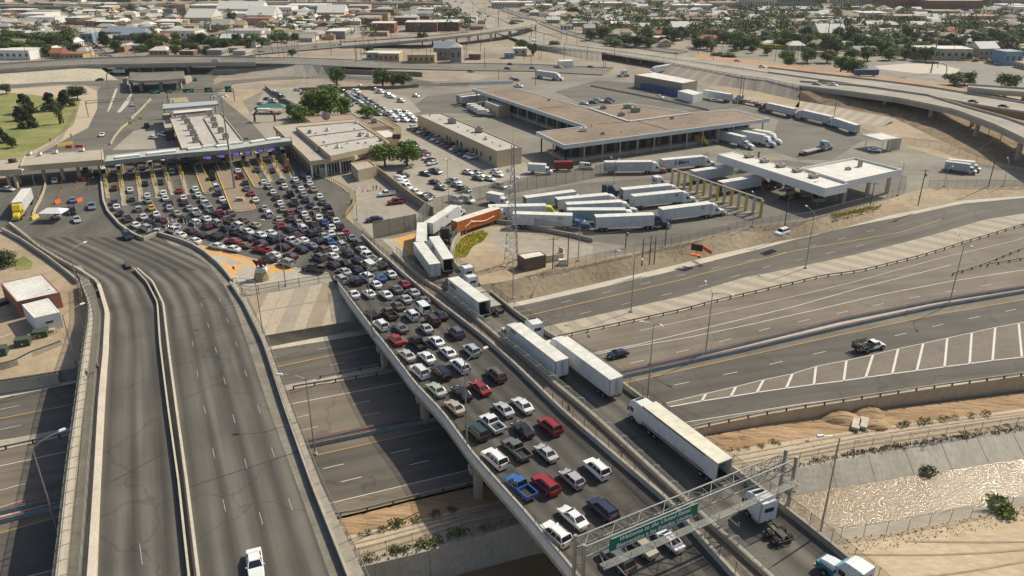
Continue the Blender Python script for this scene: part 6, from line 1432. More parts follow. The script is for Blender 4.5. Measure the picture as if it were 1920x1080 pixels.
truck('white trailer second from the front in the middle row', (1065,381.5),(1161,377))
truck('blue-grey sided trailer behind the green-lettered one', (1067,392),(1169,392), side=(.24,.33,.40))
truck('white trailer pulled by a navy tractor in the front row', (1119,405),(1222,401), open_=True, c=(.02,.04,.10), nose=(.02,.04,.10))
truck('white trailer with open rear next to the yellow gauge posts', (1170,354),(1252,346), open_=True)
truck('white trailer with small dark logo, middle of the right group', (1191,366),(1272,358), logo=('AK',1.0,-2.2,3.3,-1,M_dark))
truck('white trailer with a round dark emblem at its front end', (1240,391),(1330,380), logo=('C',1.2,-3.2,3.3,-1,M_dark))
sm = truck('white trailer lettered S-Mart on its side', (1242,299),(1317,292)); side_text(sm, 'S-Mart', 2.1, -9.0, 2.75, -1, colmat((.02,.025,.10)))
truck('ribbed white trailer with an orange-nosed white tractor', (1136,303),(1220,302), nose=(.55,.25,.10), side=(.55,.56,.53))
truck('white trailer entering the lorry booths at the back', (1300,320),(1370,310), notractor=True)
truck('cream trailer with open rear and maroon tractor entering the booths', (1351,341),(1424,329), open_=True, c=(.10,.02,.02), nose=(.10,.02,.02), sleeper=False)
truck('white trailer at the dock front, short white tractor facing the yard', (1340,242),(1395,256), sleeper=False)
truck('white trailer at the dock front, right of the other, pale blue nosed tractor', (1372,241),(1430,252), nose=(.35,.50,.62))
truck('white trailer at the dock front, farthest right and partly hidden', (1381,237),(1440,247))
truck('white trailer parked behind the small white site office', (1368,176),(1325,169), notractor=True)
truck('white trailer with a dark stripe and black tractor in the exit row', (1487,203),(1444,193.5), stripe=(.12,.05,.06), c=(.03,.03,.03))
truck('white trailer with white tractor in the middle of the exit row', (1555,217),(1511,207))
truck('white trailer nearest the open shelter, end of the exit row', (1601,232),(1573,223), L=15)
truck('white trailer with a yellow nosed tractor at the left road edge', (49,354),(31,379), L=14.5, nose=(.62,.46,.03), c=(.62,.46,.03), zf=zero)
truck('white trailer at the far yard gate with a white tractor', (1010,132),(1040,136), L=15)
truck('white trailer parked against the dock by the turning road', (870,181),(910,176), notractor=True)
truck('pale brown trailer behind the white one at the dock', (866,178),(898,173), notractor=True, side=(.42,.33,.26), roof=(.40,.33,.26))
truck('white trailer with a bonneted tractor emerging from under the freeway', (1255,121),(1228,125), L=14)
# bobtails
def bob(label, px, py, hd, zf=deckz, **k):
    g = PF(px, py, lambda x,y: zf(x,y)+1.5); g2 = PF(px+hd[0]*8, py+hd[1]*8, lambda x,y: zf(x,y)+1.5); d = g2-g; z = zf(g.x,g.y)
    root = put('tractor_unit', None, None, None, label, 'tractor unit', None, loc=(g.x,g.y,z+.07), rot=atan2(d.y,d.x)); tractor(root, 3.6, **k); return root
bob('white tractor without trailer under the gantry on the lorry lane', 1440, 970, (-1,-1.0), style='coe', c=(.70,.71,.72))
tb_ = bob('teal and white tractor cut by the bottom edge of the picture', 1592, 1078, (-1,-.70), c=(.72,.73,.74), nose=(.70,.73,.74))
MB().box((2.3,0,.6),(2.62,2.0,.7)).obj('teal_fender', colmat((.02,.22,.25)), tb_); MB().box((1.0,0,2.3),(.5,2.3,.14)).obj('visor', colmat((.02,.22,.25)), tb_)
bob('white tractor without trailer squeezed beside the lettered trailer', 1008, 628, (-1,-.86), style='coe')
bob('dark tractor without trailer behind the white turning trailer', 835, 440, (.12,-1), c=(.05,.05,.05))
bob('navy tractor in the back row of the lorry queue', 1143, 359, (1,-.2), c=(.02,.05,.12))
bob('white tractor by the first yellow gauge post', 1236, 343, (1,-.15))
bob('dark green tractor stopped under the long white canopy', 1452, 345, (1,-.3), c=(.05,.06,.045), sleeper=False)
bob('dark grey tractor nearest the road under the long white canopy', 1482, 363, (1,-.3), c=(.07,.07,.06), sleeper=False)
bob('white tractor parked alone by the far gate', 1168, 139, (-1,.05))
bob('white tractor hemmed in by the curved wall at the ramp top', 880, 520, (-1,-.86), style='coe')
# flatbeds
def flatbed(label, rear, front, L=14.5, zf=deckz, load=False, **k):
    p, q = heading(rear, front, zf, 1.5); d = q-p; d.z = 0; d.normalize(); mid = (p+q)/2; r0 = mid+d*L/2; z = zf(r0.x,r0.y)
    root = put('flatbed_truck', None, None, None, label, 'lorry', None, loc=(r0.x,r0.y,z+.07), rot=(0,-atan2(z-zf(mid.x-d.x*5,mid.y-d.y*5),L/2+5),atan2(d.y,d.x)))
    MB().box((-L/2+1.5,0,1.2),(L-3.2,2.5,.22)).obj('deck', mat('flatbed_deck',(0.36,0.34,0.30),.8,vs=.6,col2=(0.28,0.26,0.23)), root); MB().box((-1.6,0,1.45),(3.2,2.5,.22)).obj('upper_deck', mat('flatbed_deck',(0,0,0)), root)
    b = MB(); b.box((-L/2,0,.8),(L-1,1.0,.38)); b.obj('underframe', M_dark, root); wheels(root, [-L+2.2,-L+3.5]); tractor(root, 4.6, **k)
    if load:
        for i in range(5): MB().box((-L+2+i*2.5,0,1.42+(.25 if i>3 else 0)),(1.8,2.1,.8 if i%2 else .5)).obj('cargo_bundle', [M_rail,M_rooft][i % 2], root)
    return root
flatbed('empty flatbed lorry alone in the middle of the yard', (1502,285),(1541,276), c=(.45,.52,.58), L=15)
flatbed('empty pale flatbed beside the eagle-printed trailer, close to the right wall', (939,581),(893,543), c=(.68,.69,.70), style='coe')
flatbed('flatbed lorry loaded with bundles in the exit row', (1430,196),(1388,187), c=(.6,.6,.6), load=True)
def boxtruck(label, rear, front, L=6.5, body=(.70,.70,.66), c=(.70,.70,.68), zf=deckz, H_=2.4):
    p, q = heading(rear, front, zf, 3.3); d = q-p; d.z = 0; d.normalize(); mid = (p+q)/2; r0 = mid+d*L/2; z = zf(r0.x,r0.y)
    root = put('box_truck', None, None, None, label, 'box truck', None, loc=(r0.x,r0.y,z+.07), rot=atan2(d.y,d.x)); m = colmat(body); mc_ = colmat(c)
    MB().box((-L/2,0,.9),(L,2.3,H_)).obj('cargo_box', m, root); MB().box((-L/2,0,.9+H_+.003),(L,2.34,.05)).obj('roof', M_roofw if body[0] > .6 and body[2] > .5 else m, root)
    b = MB(); loft(b, [(0.0,[(1.0,.55),(1.05,1.2),(1.0,2.2),(.85,2.35)]),(.9,[(1.0,.55),(1.05,1.2),(.95,2.15),(.8,2.3)]),(1.4,[(1.0,.55),(1.02,1.2),(.98,1.35),(.85,1.4)]),(2.2,[(.9,.5),(.95,1.0),(.9,1.15),(.8,1.2)])]); b.obj('cab', mc_, root)
    g = MB(); g.add([(1.45,-.9,1.42),(1.45,.9,1.42),(.98,.8,2.18),(.98,-.8,2.18)],[(0,1,2,3)]); 
    for s in (-1,1): g.box((.55,s*1.03,1.4),(.7,.05,.6))
    g.obj('cab_window', M_cglass, root); wheels(root, [1.3,-L+1.6], .95)
    return root
boxtruck('yellow box lorry reversed to the dock front', (1296,251),(1316,255), body=(.58,.34,.02), c=(.58,.36,.03))
boxtruck('white box van turning beside the lattice tower', (997,307),(1017,308), L=6)
boxtruck('white box lorry with grey side on the exit road at right', (1781,303),(1813,307), L=7.5, body=(.45,.47,.46))
boxtruck('white box lorry half hidden behind the grey-sided one', (1785,299),(1822,303), L=8)
boxtruck('white box lorry in the staff car park behind the mesh fence', (920,361),(937,364), L=5)
for i in range(4): boxtruck(f'white box lorry beside the dock container office, {ordn(i)} from the back', (878+i*6,193+i*3.4),(893+i*7,194+i*3.4), L=5, H_=2.0)
p = P(1056,320,0); r = empty('cargo_container', p, 'dark red cargo trailer beside the white box van', 'container', rot=.05); MB().box((0,0,.9),(6.5,2.4,2.4)).obj('container_body', M_maroon, r); wheels(r,[-2,2])
p = P(1668,644,HW) ; 
# stake-bed pickup on the freeway
g = PF(1629,649,lambda x,y: hz(x,y)+.8); g2 = PF(1640,646.5,lambda x,y: hz(x,y)+.8); d = g2-g
r = put('stake_truck', None, None, None, 'white crew-cab work truck with a black stake bed on the freeway', 'pickup truck', loc=(g.x,g.y,HW+.05), rot=atan2(d.y,d.x)); ml, pos, fm = CARS['p']
for pn in ('body','cabin_glass','head_light'):
    for q in pos[pn]: put(pn, ml[pn], None, r, loc=(q[0]+.9,q[1],q[2]), color=(.74,.74,.71,1) if pn=='body' else None)
wheels(r,[2.6,-1.4],.95)
b = MB()
for s in (-1,1):
    for k in range(8): b.box((-3.4+k*.5,s*1.08,.9),(.1,.08,1.2))
    for z in (1.1,1.5,1.95): b.box((-1.65,s*1.08,z),(3.7,.07,.14))
for k in range(5): b.box((-3.45,-1+k*.5,.9),(.08,.1,1.2))
for z in (1.1,1.5,1.95): b.box((-3.45,0,z),(.07,2.2,.14))
b.obj('stake_rail', M_black, r); MB().box((-1.65,0,.75),(3.7,2.2,.15)).obj('bed_floor', M_dark, r)
MB().box((-2.5,.3,.9),(1.2,1.0,.6)).obj('cargo_bundle', M_wood, r)
# ================================================================== poles, gantries, signs, statue, tower, people
M_pole = mat('lamp_pole_steel', (0.30,0.30,0.28), 0.5, 0.5)
M_lamp = mat('lamp_head', (0.70,0.70,0.68), 0.4)
def lamp_post(base, top, tips, label, zf=hz, r=.11, m=None, group='tall street lamps'):
    g = PF(base[0],base[1],zf); h = max(5, min(17, topz(g, top)-g.z)); root = empty('street_lamp', g, label, 'street lamp', group)
    MB().cyl((0,0,0),(0,0,h),r,r*.6,8).obj('pole', m or M_pole, root); MB().box((0,0,0),(.6,.6,.35)).obj('base_block', M_conc, root)
    for tp in tips:
        q = P(tp[0],tp[1],g.z+h+.7)-g; q.z = h+.7; L_ = hypot(q.x,q.y); k = min(1, 3.8/max(.1,L_)); q.x *= k; q.y *= k
        b = MB(); b.tube([Vector((0,0,h-.2)), Vector((q.x*.4,q.y*.4,h+.4)), q], .05, 5); b.obj('arm', m or M_pole, root)
        a = atan2(q.y,q.x); b = MB(); b.box((q.x,q.y,q.z-.1),(.95,.38,.2),a,top=(.8,.7)); b.obj('lamp_head', M_lamp, root)
    return root
LP = [((1322,670),(1337,549),[(1309,512),(1372,553)],'double-arm street lamp on the freeway median left of the black sedan lane',hz),
 ((1183,585),(1187,480),[(1160,470),(1205,487)],'street lamp at the tip of the striped concrete below the road',hz),
 ((1510,503),(1527,400),[(1501,380)],'street lamp on the striped concrete, right of the middle of the road',hz),
 ((1779,572),(1815,456),[(1779,427),(1830,470)],'street lamp on the freeway median near the right edge',hz),
 ((1214,747),(1225,608),[(1203,603),(1240,610)],'street lamp rising beside the lorry lane wall from the freeway median',hz),
 ((1537,1003),(1579,821),[(1538,817)],'tall street lamp by the canal, in front of the muddy water',deckz),
 ((876,843),(874,677),[(921,647)],'street lamp on the left parapet above the blue pickup queue',deckz),
 ((699,632),(694,505),[(727,478)],'street lamp on the left parapet where the queue narrows',deckz),
 ((591,852),(567,708),[(508,702)],'street lamp between the bridges reaching over the curved bridge',hz),
 ((494,632),(475,527),[(430,520)],'street lamp at the top of the concrete slope between the bridges',lambda x,y:-1.8),
 ((536,537),(521,417),[(492,412)],'street lamp on the corner of the eagle plaza',zero),
 ((150,715),(115,590),[(160,567)],'street lamp by the white annex at the left edge',lambda x,y:-3.9),
 ((113,1012),(57,838),[(130,800)],'street lamp near the bottom left corner beside the walkway cage',hz),
 ((152,560),(135,470),[(170,450)],'street lamp where the left bridge walkway begins',zero),
 ((71,370),(57,317),[(42,318)],'slim lamp in front of the small left canopy',zero),
 ((1084,490),(1082,410),[(1097,415)],'lamp post at the concrete basin below the lorry queue',zero),
 ((1410,425),(1420,372),[(1409,357)],'short lamp post between the yellow posts and the fence',zero),
 ((1683,367),(1697,306),[(1690,304)],'lamp post right of the square white canopy',zero),
 ((1533,385),(1537,342),[(1529,340)],'lamp post under the front of the long white canopy',zero),
 ((1770,350),(1777,318),[(1786,312)],'lamp post by the white box lorries at right',zero),
 ((1880,350),(1893,305),[(1889,295)],'lamp post near the right edge at the end of the truck yard',zero),
 ((1151,345),(1153,303),[(1146,295),(1161,298)],'twin lamp post in front of the ribbed white trailer',zero),
 ((962,560),(964,478),[(930,452)],'lamp post at the right wall of the ramp near the utility hut',lambda x,y:-1.0),
 ((842,400),(842,300),[(835,298),(849,298)],'lamp post in the tan car park by the boundary',zero),
 ((670,412),(665,353),[(672,352)],'dark lamp post in the inspection lot beside the queue',zero),
 ((680,210),(678,180),[(675,178)],'lamp post in the crowded staff car park',zero),
 ((577,168),(576,145),[(570,144),(582,144)],'lamp post at the top of the visitor car park',zero)]
for i,(a,t,tips,l,zf) in enumerate(LP): lamp_post(a,t,tips,l,zf, r=.13 if a[1] > 450 else .09)
# high mast
g = P(440,352,0.2); h = topz(g,(413,178)); r = empty('high_mast', g, 'very tall floodlight mast standing on the large booth island', 'light mast')
MB().cyl((0,0,0),(0,0,h),.38,.14,10).obj('pole', M_pole, r); MB().cyl((0,0,h-.4),(0,0,h-.2),1.5,1.5,16).obj('ring', M_pole, r)
for k in range(6):
    a = k*pi/3; MB().box((1.7*cos(a),1.7*sin(a),h-.8),(.8,.8,.4)).obj('flood_light', M_lamp, r)
# wooden poles
WP = [((1036,516),(1039,445),'left one of the two wooden poles below the utility hut'),((1064,510),(1068,437),'right one of the two wooden poles, beside the generator'),((1172,476),(1174,427),'wooden pole with a transformer near the basin fence'),((1203,499),(1208,447),'left of three close bare wooden poles'),((1217,497),(1221,442),'middle of three close bare wooden poles'),((1226,496),(1229,444),'right of three close bare wooden poles'),((1246,471),(1253,410),'crossarm pole at the yard fence left of the gauge beam'),((1471,425),(1481,360),'wooden pole behind the white patrol vehicle'),((1632,384),(1642,342),'wooden pole in front of the square canopy'),((1721,386),(1737,317),'tall crossarm pole on the dirt right of the square canopy'),
 ((1385,197),(1388,142),'left of two tall poles by the striped freeway slope'),((1390,197),(1397,145),'right of two tall poles by the striped freeway slope'),((1563,223),(1573,184),'pole behind the exit row of lorries'),((1131,128),(1131,97),'left pole beside the far freeway bridge'),((1135,128),(1135,98),'second pole beside the far freeway bridge'),((1266,122),(1266,97),'pole above the near end of the far freeway bridge'),((1308,113),(1309,92),'pole on the far side of the freeway'),((1853,350),(1889,250),'tall grey pole at the right edge below the ramp'),((1004,160),(1003,130),'pole at the far yard gate'),((935,150),(934,128),'pole by the border road left of the yard gate'),((1850,265),(1860,240),'thin pole in the shadow of the ramp')]
wp = []
for i,(a,t,l) in enumerate(WP):
    zf = (lambda x,y: -1.5) if a[1] > 440 else zero
    g = PF(a[0],a[1],zf); h = max(6,min(26,topz(g,t)-g.z)); r = empty('utility_pole', g, l, 'utility pole', 'utility poles'); MB().cyl((0,0,0),(0,0,h),.16,.11,7).obj('pole', M_wood, r); wp.append(g+Vector((0,0,h)))
    if 'three' not in l and 'two tall' not in l: MB().bar((-1.3,.15,h-.5),(1.3,.15,h-.5),.12).obj('crossarm', M_wood, r)
    if 'transformer' in l or 'crossarm' in l: MB().cyl((.4,0,h-2.2),(.4,0,h-1.3),.28,.28,8).obj('transformer', M_rail, r)
def wire(a, c, sag, label):
    b = MB(); pts = []
    for k in range(13):
        t = k/12; q = a.lerp(c,t); q.z -= sag*4*t*(1-t); pts.append(q-a)
    b.tube(pts,.025,3); b.obj('overhead_wire', M_black, label=label, cat='wire', loc=a)
wire(wp[0],wp[1],.5,'short wire between the two wooden poles at the utility hut'); wire(wp[1],wp[6],1.5,'wire from the generator pole to the crossarm pole by the gauge beam'); wire(wp[6],wp[7],1.5,'wire between the crossarm pole and the pole behind the patrol vehicle'); wire(wp[7],wp[9],2,'wire passing in front of the square white canopy'); wire(wp[9],wp[17],2,'wire leading to the tall grey pole at right')
# lattice tower
g = P(962,500,0); h = topz(P(964,492,0),(966,243)); r = empty('lattice_tower', g, 'tall slender lattice radio mast beside the brown utility hut', 'mast')
legs = [P(944,499,0)-g, P(973,499,0)-g, P(969,487,0)-g]; cen = (legs[0]+legs[1]+legs[2])/3; top = Vector((cen.x+.3,cen.y,h))
n = 15; rows = []
for k in range(n+1):
    t = k/n; q = t**.8; rows.append([l.lerp(Vector((cen.x,cen.y,0)), .82*min(1,q*1.15))+Vector((0,0,h*t*.9)) for l in legs])
for j in range(3):
    b = MB(); b.tube([w[j] for w in rows],.075,5); b.obj('mast_leg', M_steel, r)
b = MB()
for k in range(n):
    for j in range(3):
        a, c = rows[k][j], rows[k+1][(j+1)%3]; b.cyl(a,c,.045,.045,4); b.cyl(rows[k][(j+1)%3],rows[k+1][j],.045,.045,4); b.cyl(rows[k+1][j],rows[k+1][(j+1)%3],.04,.04,4)
b.obj('bracing', M_steel, r)
MB().cyl((cen.x,cen.y,h*.9),(cen.x,cen.y,h),.05,.03,5).obj('antenna_spike', M_steel, r)
for k,(dx,z) in enumerate(((-1.2,.72),(1.0,.66),(-.8,.6))):
    MB().cyl((cen.x+dx,cen.y-.4,h*z),(cen.x+dx,cen.y-.8,h*z),.55,.5,12).obj('drum_antenna', M_wht, r)
for k in range(3): MB().box((legs[k].x,legs[k].y,0),(.9,.9,.3)).obj('footing', M_conc2, r)
# welcome gantry
zt = DECK; lb = [P(1085,1080,zt), P(1092,1083,zt)]; rbp = P(1477,961,zt); rb2 = P(1459,920,zt)
# columns
cL = [PF(1075,1100,deckz), PF(1094,1122,deckz)]
hL = 6.9
tl_b, tr_b = None, None
def solve_top(px, z): return P(px[0],px[1],z)
ZB_, ZT_ = DECK+6.6, DECK+8.1
# four chord ends: back-top, front-top from the photograph, bottoms straight beneath
BT0, BT1 = P(1078,1008,ZT_), P(1471,846,ZT_)
FT0, FT1 = P(1096,1026,ZT_), P(1496,862,ZT_)
ax = ((BT1-BT0)+(FT1-FT0)).normalized(); L_ = ((BT1-BT0).length+(FT1-FT0).length)/2; sv = Vector((ax.y,-ax.x,0)); wdt = 1.7
o = (BT0+FT0)/2; r = empty('welcome_gantry', Vector((o.x,o.y,DECK)), 'steel truss gantry with a green welcome sign spanning the main bridge', 'gantry'); C0 = Vector((0,0,0)); 
def gp_(t, s, z): return ax*L_*t+sv*s*wdt/2+Vector((0,0,z-DECK))
for s in (-1,1):
    for z in (ZT_,ZB_): MB().cyl(gp_(0,s,z),gp_(1,s,z),.10,.10,8).obj('chord', M_steel, r)
nb = 18
for i in range(nb):
    t0,t1 = i/nb,(i+1)/nb; e = i % 2; b = MB()
    for s in (-1,1):
        b.cyl(gp_(t0,s,ZT_ if e else ZB_),gp_(t1,s,ZB_ if e else ZT_),.045,.045,5); b.cyl(gp_(t0,s,ZT_),gp_(t0,s,ZB_),.035,.035,5)
    b.cyl(gp_(t0,-1 if e else 1,ZT_),gp_(t1,1 if e else -1,ZT_),.045,.045,5); b.cyl(gp_(t0,-1,ZT_),gp_(t0,1,ZT_),.035,.035,5); b.cyl(gp_(t0,-1,ZB_),gp_(t1,1,ZB_),.035,.035,5)
    b.obj('truss_bay', M_steel, r)
for t in (0,1):
    for s in (-1,1):
        MB().cyl(gp_(t,s,DECK-.2),gp_(t,s,ZT_+.35),.24,.22,10).obj('column', M_pole, r)
    b = MB(); 
    for k in range(5):
        z0,z1 = DECK+.6+k*1.25, DECK+.6+(k+1)*1.25; b.cyl(gp_(t,-1 if k%2 else 1,z0),gp_(t,1 if k%2 else -1,z1),.05,.05,5)
    b.obj('column_bracing', M_pole, r)
# catwalk on the near side
b = MB(); zc = ZB_-1.0
for s in (1.9,3.0): b.cyl(gp_(.05,s,zc),gp_(.98,s,zc),.06,.06,5)
for s in (3.0,): b.cyl(gp_(.05,s,zc+.95),gp_(.98,s,zc+.95),.035,.035,5); b.cyl(gp_(.05,s,zc+.5),gp_(.98,s,zc+.5),.03,.03,5)
b.obj('catwalk_rail', M_steel, r)
b = MB(); a_, c_ = gp_(.05,1.9,zc+.02), gp_(.98,1.9,zc+.02); a2, c2 = gp_(.05,3.0,zc+.02), gp_(.98,3.0,zc+.02); b.add([a_,c_,c2,a2],[(0,1,2,3)]); b.obj('catwalk_grating', mat('grating',(0.30,0.31,0.29),.6,.4,alpha=.5), r)
for i in range(10):
    t = .06+i*.1; b = MB(); b.cyl(gp_(t,1,ZB_),gp_(t,3.0,zc),.045,.045,5); b.cyl(gp_(t,3.0,zc-.1),gp_(t,3.0,zc+1.0),.03,.03,5); b.obj('catwalk_bracket', M_steel, r)
for i in range(4):
    t = .1+i*.25; b = MB(); b.cyl(gp_(t,2.0,zc),gp_(t,5.2,zc-.1),.045,.045,5); b.cyl(gp_(t,5.2,zc-.1),gp_(t,5.2,zc+.45),.12,.06,6); b.obj('sign_light', M_steel, r)
# green sign
S0, S1 = 0.10, 0.49; zs0, zs1 = ZT_-1.95, ZT_-.02
a = atan2(ax.y,ax.x); cx = gp_((S0+S1)/2,1.35,zs0); sw = L_*(S1-S0)
MB().box((cx.x,cx.y,cx.z-0),(sw,.10,zs1-zs0),a).obj('sign_board', M_green, r)
sgb = MB(); f = sv*.062
for z in (zs0+.06,zs1-.06): sgb.bar(gp_(S0+.003,1.35,z)+f, gp_(S1-.003,1.35,z)+f,.03,.07)
sgb.obj('sign_border', M_signw, r)
for s_, sz, zz, sh_ in (('Welcome to the United States',.82,zs1-.55,.35),('Bienvenidos a los Estados Unidos',.80,zs0+.52,.12)):
    me = text_mesh(s_, sz, M_signw, shear=sh_); c = gp_((S0+S1)/2,1.35,zz)+sv*.075; put('lettering', me, None, r, loc=c, rot=(pi/2,0,a))
# smaller gantries and green signs beyond the booths
def truss_gantry(label, b0, b1, t0, t1, depth=1.2, m=None):
    g0, g1 = P(*b0,0), P(*b1,0); h = max(5.5,min(9,(topz(g0,t0)+topz(g1,t1))/2)); r = empty('sign_gantry', g0, label, 'gantry'); d = g1-g0
    for p in (Vector((0,0,0)), d): MB().cyl(p,p+Vector((0,0,h)),.22,.2,8).obj('column', m or M_rail, r)
    b = MB(); n = 14
    for z in (h,h-depth): b.cyl(Vector((0,0,z)),d+Vector((0,0,z)),.12,.12,6)
    for k in range(n): e = k%2; b.cyl(d*(k/n)+Vector((0,0,h if e else h-depth)),d*((k+1)/n)+Vector((0,0,h-depth if e else h)),.09,.09,4)
    b.obj('truss', m or M_rail, r); return r, d, h
truss_gantry('grey truss gantry over the road beside the green park', (166,219),(256,211),(157,187),(250,184))
rg, dg, hg = truss_gantry('brown truss gantry with five green signs beyond the inspection hall', (316,193),(440,189),(314,173),(434,163), m=M_wood)
for i,(u,w_,h_) in enumerate(((-.36,3.6,1.7),(.03,2.4,1.3),(.33,3.8,1.5),(.63,2.8,1.9),(.93,2.3,2.3))):
    if i == 0: pass
    c = dg*((u+.36)/1.3) ; rz_ = atan2(dg.y,dg.x)
    c = dg*(u if u > 0 else -.17); MB().box((c.x,c.y-.3,hg-.5-h_/2),(w_*1.35,.15,h_*1.25),rz_).obj('sign_board', M_green, rg)
    b = MB(); 
    for k in range(3): b.box((c.x-w_*.4+k*w_*.4,c.y-.42,hg-.5+(.25 if k!=1 else -.3)),(w_*.28,.04,.35),rz_)
    b.obj('sign_legend', M_signw, rg)
def cant_sign(label, base, top, bl_, tr_, z=0.0):
    g = P(base[0],base[1],z); h = max(5,min(14,topz(g,top)-z)); r = empty('road_sign', g, label, 'sign'); zt = z+h
    a0, a1 = P(bl_[0],bl_[1],zt-2), P(tr_[0],tr_[1],zt); cx = (a0.x+a1.x)/2-g.x; w_ = abs(a1.x-a0.x); MB().cyl((0,0,0),(0,0,h),.2,.15,7).obj('pole', M_rail, r); MB().bar((0,0,h-.6),(cx,0,h-.6),.2).obj('arm', M_rail, r)
    MB().box((cx,-.2,h-3.2),(w_,.15,3.0)).obj('sign_board', M_green, r); b = MB()
    for k in range(3): b.box((cx-w_*.3+k*w_*.3,-.32,h-1.4),(w_*.16,.05,.8)); b.box((cx-w_*.3+k*w_*.3,-.32,h-2.5),(w_*.22,.05,.45))
    b.obj('sign_legend', M_signw, r)
cant_sign('large green overhead sign by the far freeway on the right', (1078,73),(1077,48),(1057,62),(1077,50))
cant_sign('green overhead sign at the head of the far interchange', (910,60),(909,38),(893,48),(909,40))
cant_sign('green overhead sign far up the freeway', (944,26),(943,11),(922,20),(943,13))
cant_sign('small green street sign at the long city street', (500,90),(499,78),(479,88),(499,80))
g = P(203,163,0); r = empty('road_sign', g, 'curved-arm pole with a pale sign over the side road', 'sign'); b = MB(); b.tube([Vector((0,0,0)),Vector((0,0,5)),Vector((.8,0,7)),Vector((2.5,0,8)),Vector((9,0,8.6))],.25,7); b.obj('pole', M_pole, r); MB().box((7.5,-.2,7.6),(6.5,.15,1.6)).obj('sign_board', M_fascia, r)
g = P(1771,150,3); r = empty('road_sign', g, 'curved-arm pole with a dark lane signal by the oval lot', 'sign'); b = MB(); b.tube([Vector((0,0,0)),Vector((0,0,6)),Vector((-.8,0,8)),Vector((-3,0,9)),Vector((-12,0,9.3))],.25,7); b.obj('pole', M_pole, r); MB().box((-9,-.2,8.7),(7,.3,1.0)).obj('sign_board', M_dark, r)
# eagle statue
g = P(492,523,0.06); r = empty('eagle_statue', g, 'dark red-brown eagle statue on a rubble stone pedestal in the orange plaza', 'statue')
MB().prism([(1.9*cos(k*pi/4+.39),1.9*sin(k*pi/4+.39)) for k in range(8)],0,.01).obj('footing', M_conc, r)
b = MB(); n = 8
for z,w_ in ((0,1.95),(2.1,1.45)): b.v += [(w_*cos(k*2*pi/n+.39),w_*sin(k*2*pi/n+.39),z) for k in range(n)]
for k in range(n): b.f.append([k,(k+1)%n,n+(k+1)%n,n+k]); b.m.append(0)
b.obj('stone_pedestal', mat('pedestal_stone',(0.26,0.19,0.10),.95,vs=2.2,col2=(0.46,0.37,0.22),bump=.2,bs=2.5), r)
b = MB(); b.box((0,0,2.1),(2.7,2.7,.85),rz=.2,top=(.75,.75)); b.obj('pedestal_cap', M_roofw, r)
def skinned(name, verts, edges, rads, m, parent=None, sub=1, **k):
    me = bpy.data.meshes.new(name); me.from_pydata(verts, edges, []); o = bpy.data.objects.new(name, me); COL.objects.link(o)
    sk = o.modifiers.new('s','SKIN'); sv_ = me.skin_vertices[0].data
    for i, q in enumerate(rads): sv_[i].radius = q if hasattr(q,'__len__') else (q,q)
    sv_[0].use_root = True
    if sub: o.modifiers.new('u','SUBSURF').levels = sub
    dg_ = bpy.context.evaluated_depsgraph_get(); m2 = bpy.data.meshes.new_from_object(o.evaluated_get(dg_)); bpy.data.objects.remove(o); m2.materials.clear(); m2.materials.append(m)
    for f in m2.polygons: f.use_smooth = True
    return put(name, m2, None, parent, **k)
skinned('eagle_body', [(0,0,3.1),(0,.05,3.8),(0,0,4.5),(.03,-.2,5.0),(.08,-.62,5.25),(.1,-1.0,5.0),(0,.6,2.9)], [(0,1),(1,2),(2,3),(3,4),(4,5),(0,6)], [.42,.62,.5,.30,.26,.07,.3], M_bronze, r)
for s in (-1,1):
    for k in range(7):
        t = k/6; b = MB(); b.bar((s*.25,.12+.02*k,4.2-.05*k),(s*(1.75-.7*t),.2+.05*k,4.6-1.5*t),.5,.2); b.obj('wing_feather', M_bronze, r)
# message board and drums on the verge
z = -1.6; g = P(1305,481,z); r = empty('message_board', g, 'dark portable message board on an orange trailer by the road', 'sign', rot=-.5)
MB().box((0,0,1.6),(2.9,.25,1.7)).obj('display_panel', mat('amber_dark',(0.05,0.03,0.02),.6), r); MB().cyl((0,0,.3),(0,0,1.7),.08).obj('mast', M_oran, r); b = MB(); b.box((0,0,.3),(2.4,1.2,.25)); b.box((-1.8,0,.3),(1.4,.12,.12)); b.obj('trailer_frame', M_oran, r); MB().cyl((.9,-.7,.3),(.9,-.5,.3),.3).obj('wheel', M_tyre, r); MB().cyl((.9,.5,.3),(.9,.7,.3),.3).obj('wheel', M_tyre, r)
for i in range(5):
    q = P(1318+i*3.6,467+i*2.2,z+.3); r = empty('traffic_drum', q, f'orange and white traffic drum by the message board, {ordn(i)} from the left', 'traffic drum'); MB().cyl((0,0,0),(0,0,1.0),.33,.25,10).obj('drum_body', M_oran, r)
    for zz in (.35,.65): MB().cyl((0,0,zz),(0,0,zz+.1),.32-.08*zz+.01,.31-.08*zz,10).obj('white_band', M_signw, r)
cone = MB(); cone.box((0,0,0),(.5,.5,.06)); cone.cyl((0,0,.06),(0,0,.95),.2,.05,8); cme = cone.mesh('traffic_cone'); cme.materials.append(M_oran)
CN = [(116,343),(117,352),(112,360),(109,370),(109,378),(145,335),(145,344),(140,352),(139,360),(150,322),(168,338),(167,347),(166,356),(118,335),(680,360),(690,359),(714,356)]
for i,(x,y) in enumerate(CN): put('traffic_cone', cme, None, None, (f'orange traffic cone in the southbound lanes, {ordn(sorted(c_[0]*1000+c_[1] for c_ in CN if c_[0]<200).index(x*1000+y))} from the left' if x < 200 else ['leftmost','middle','rightmost'][i-14]+' orange traffic cone in the inspection lot'), 'traffic cone', 'orange traffic cones', loc=P(x,y,.06))
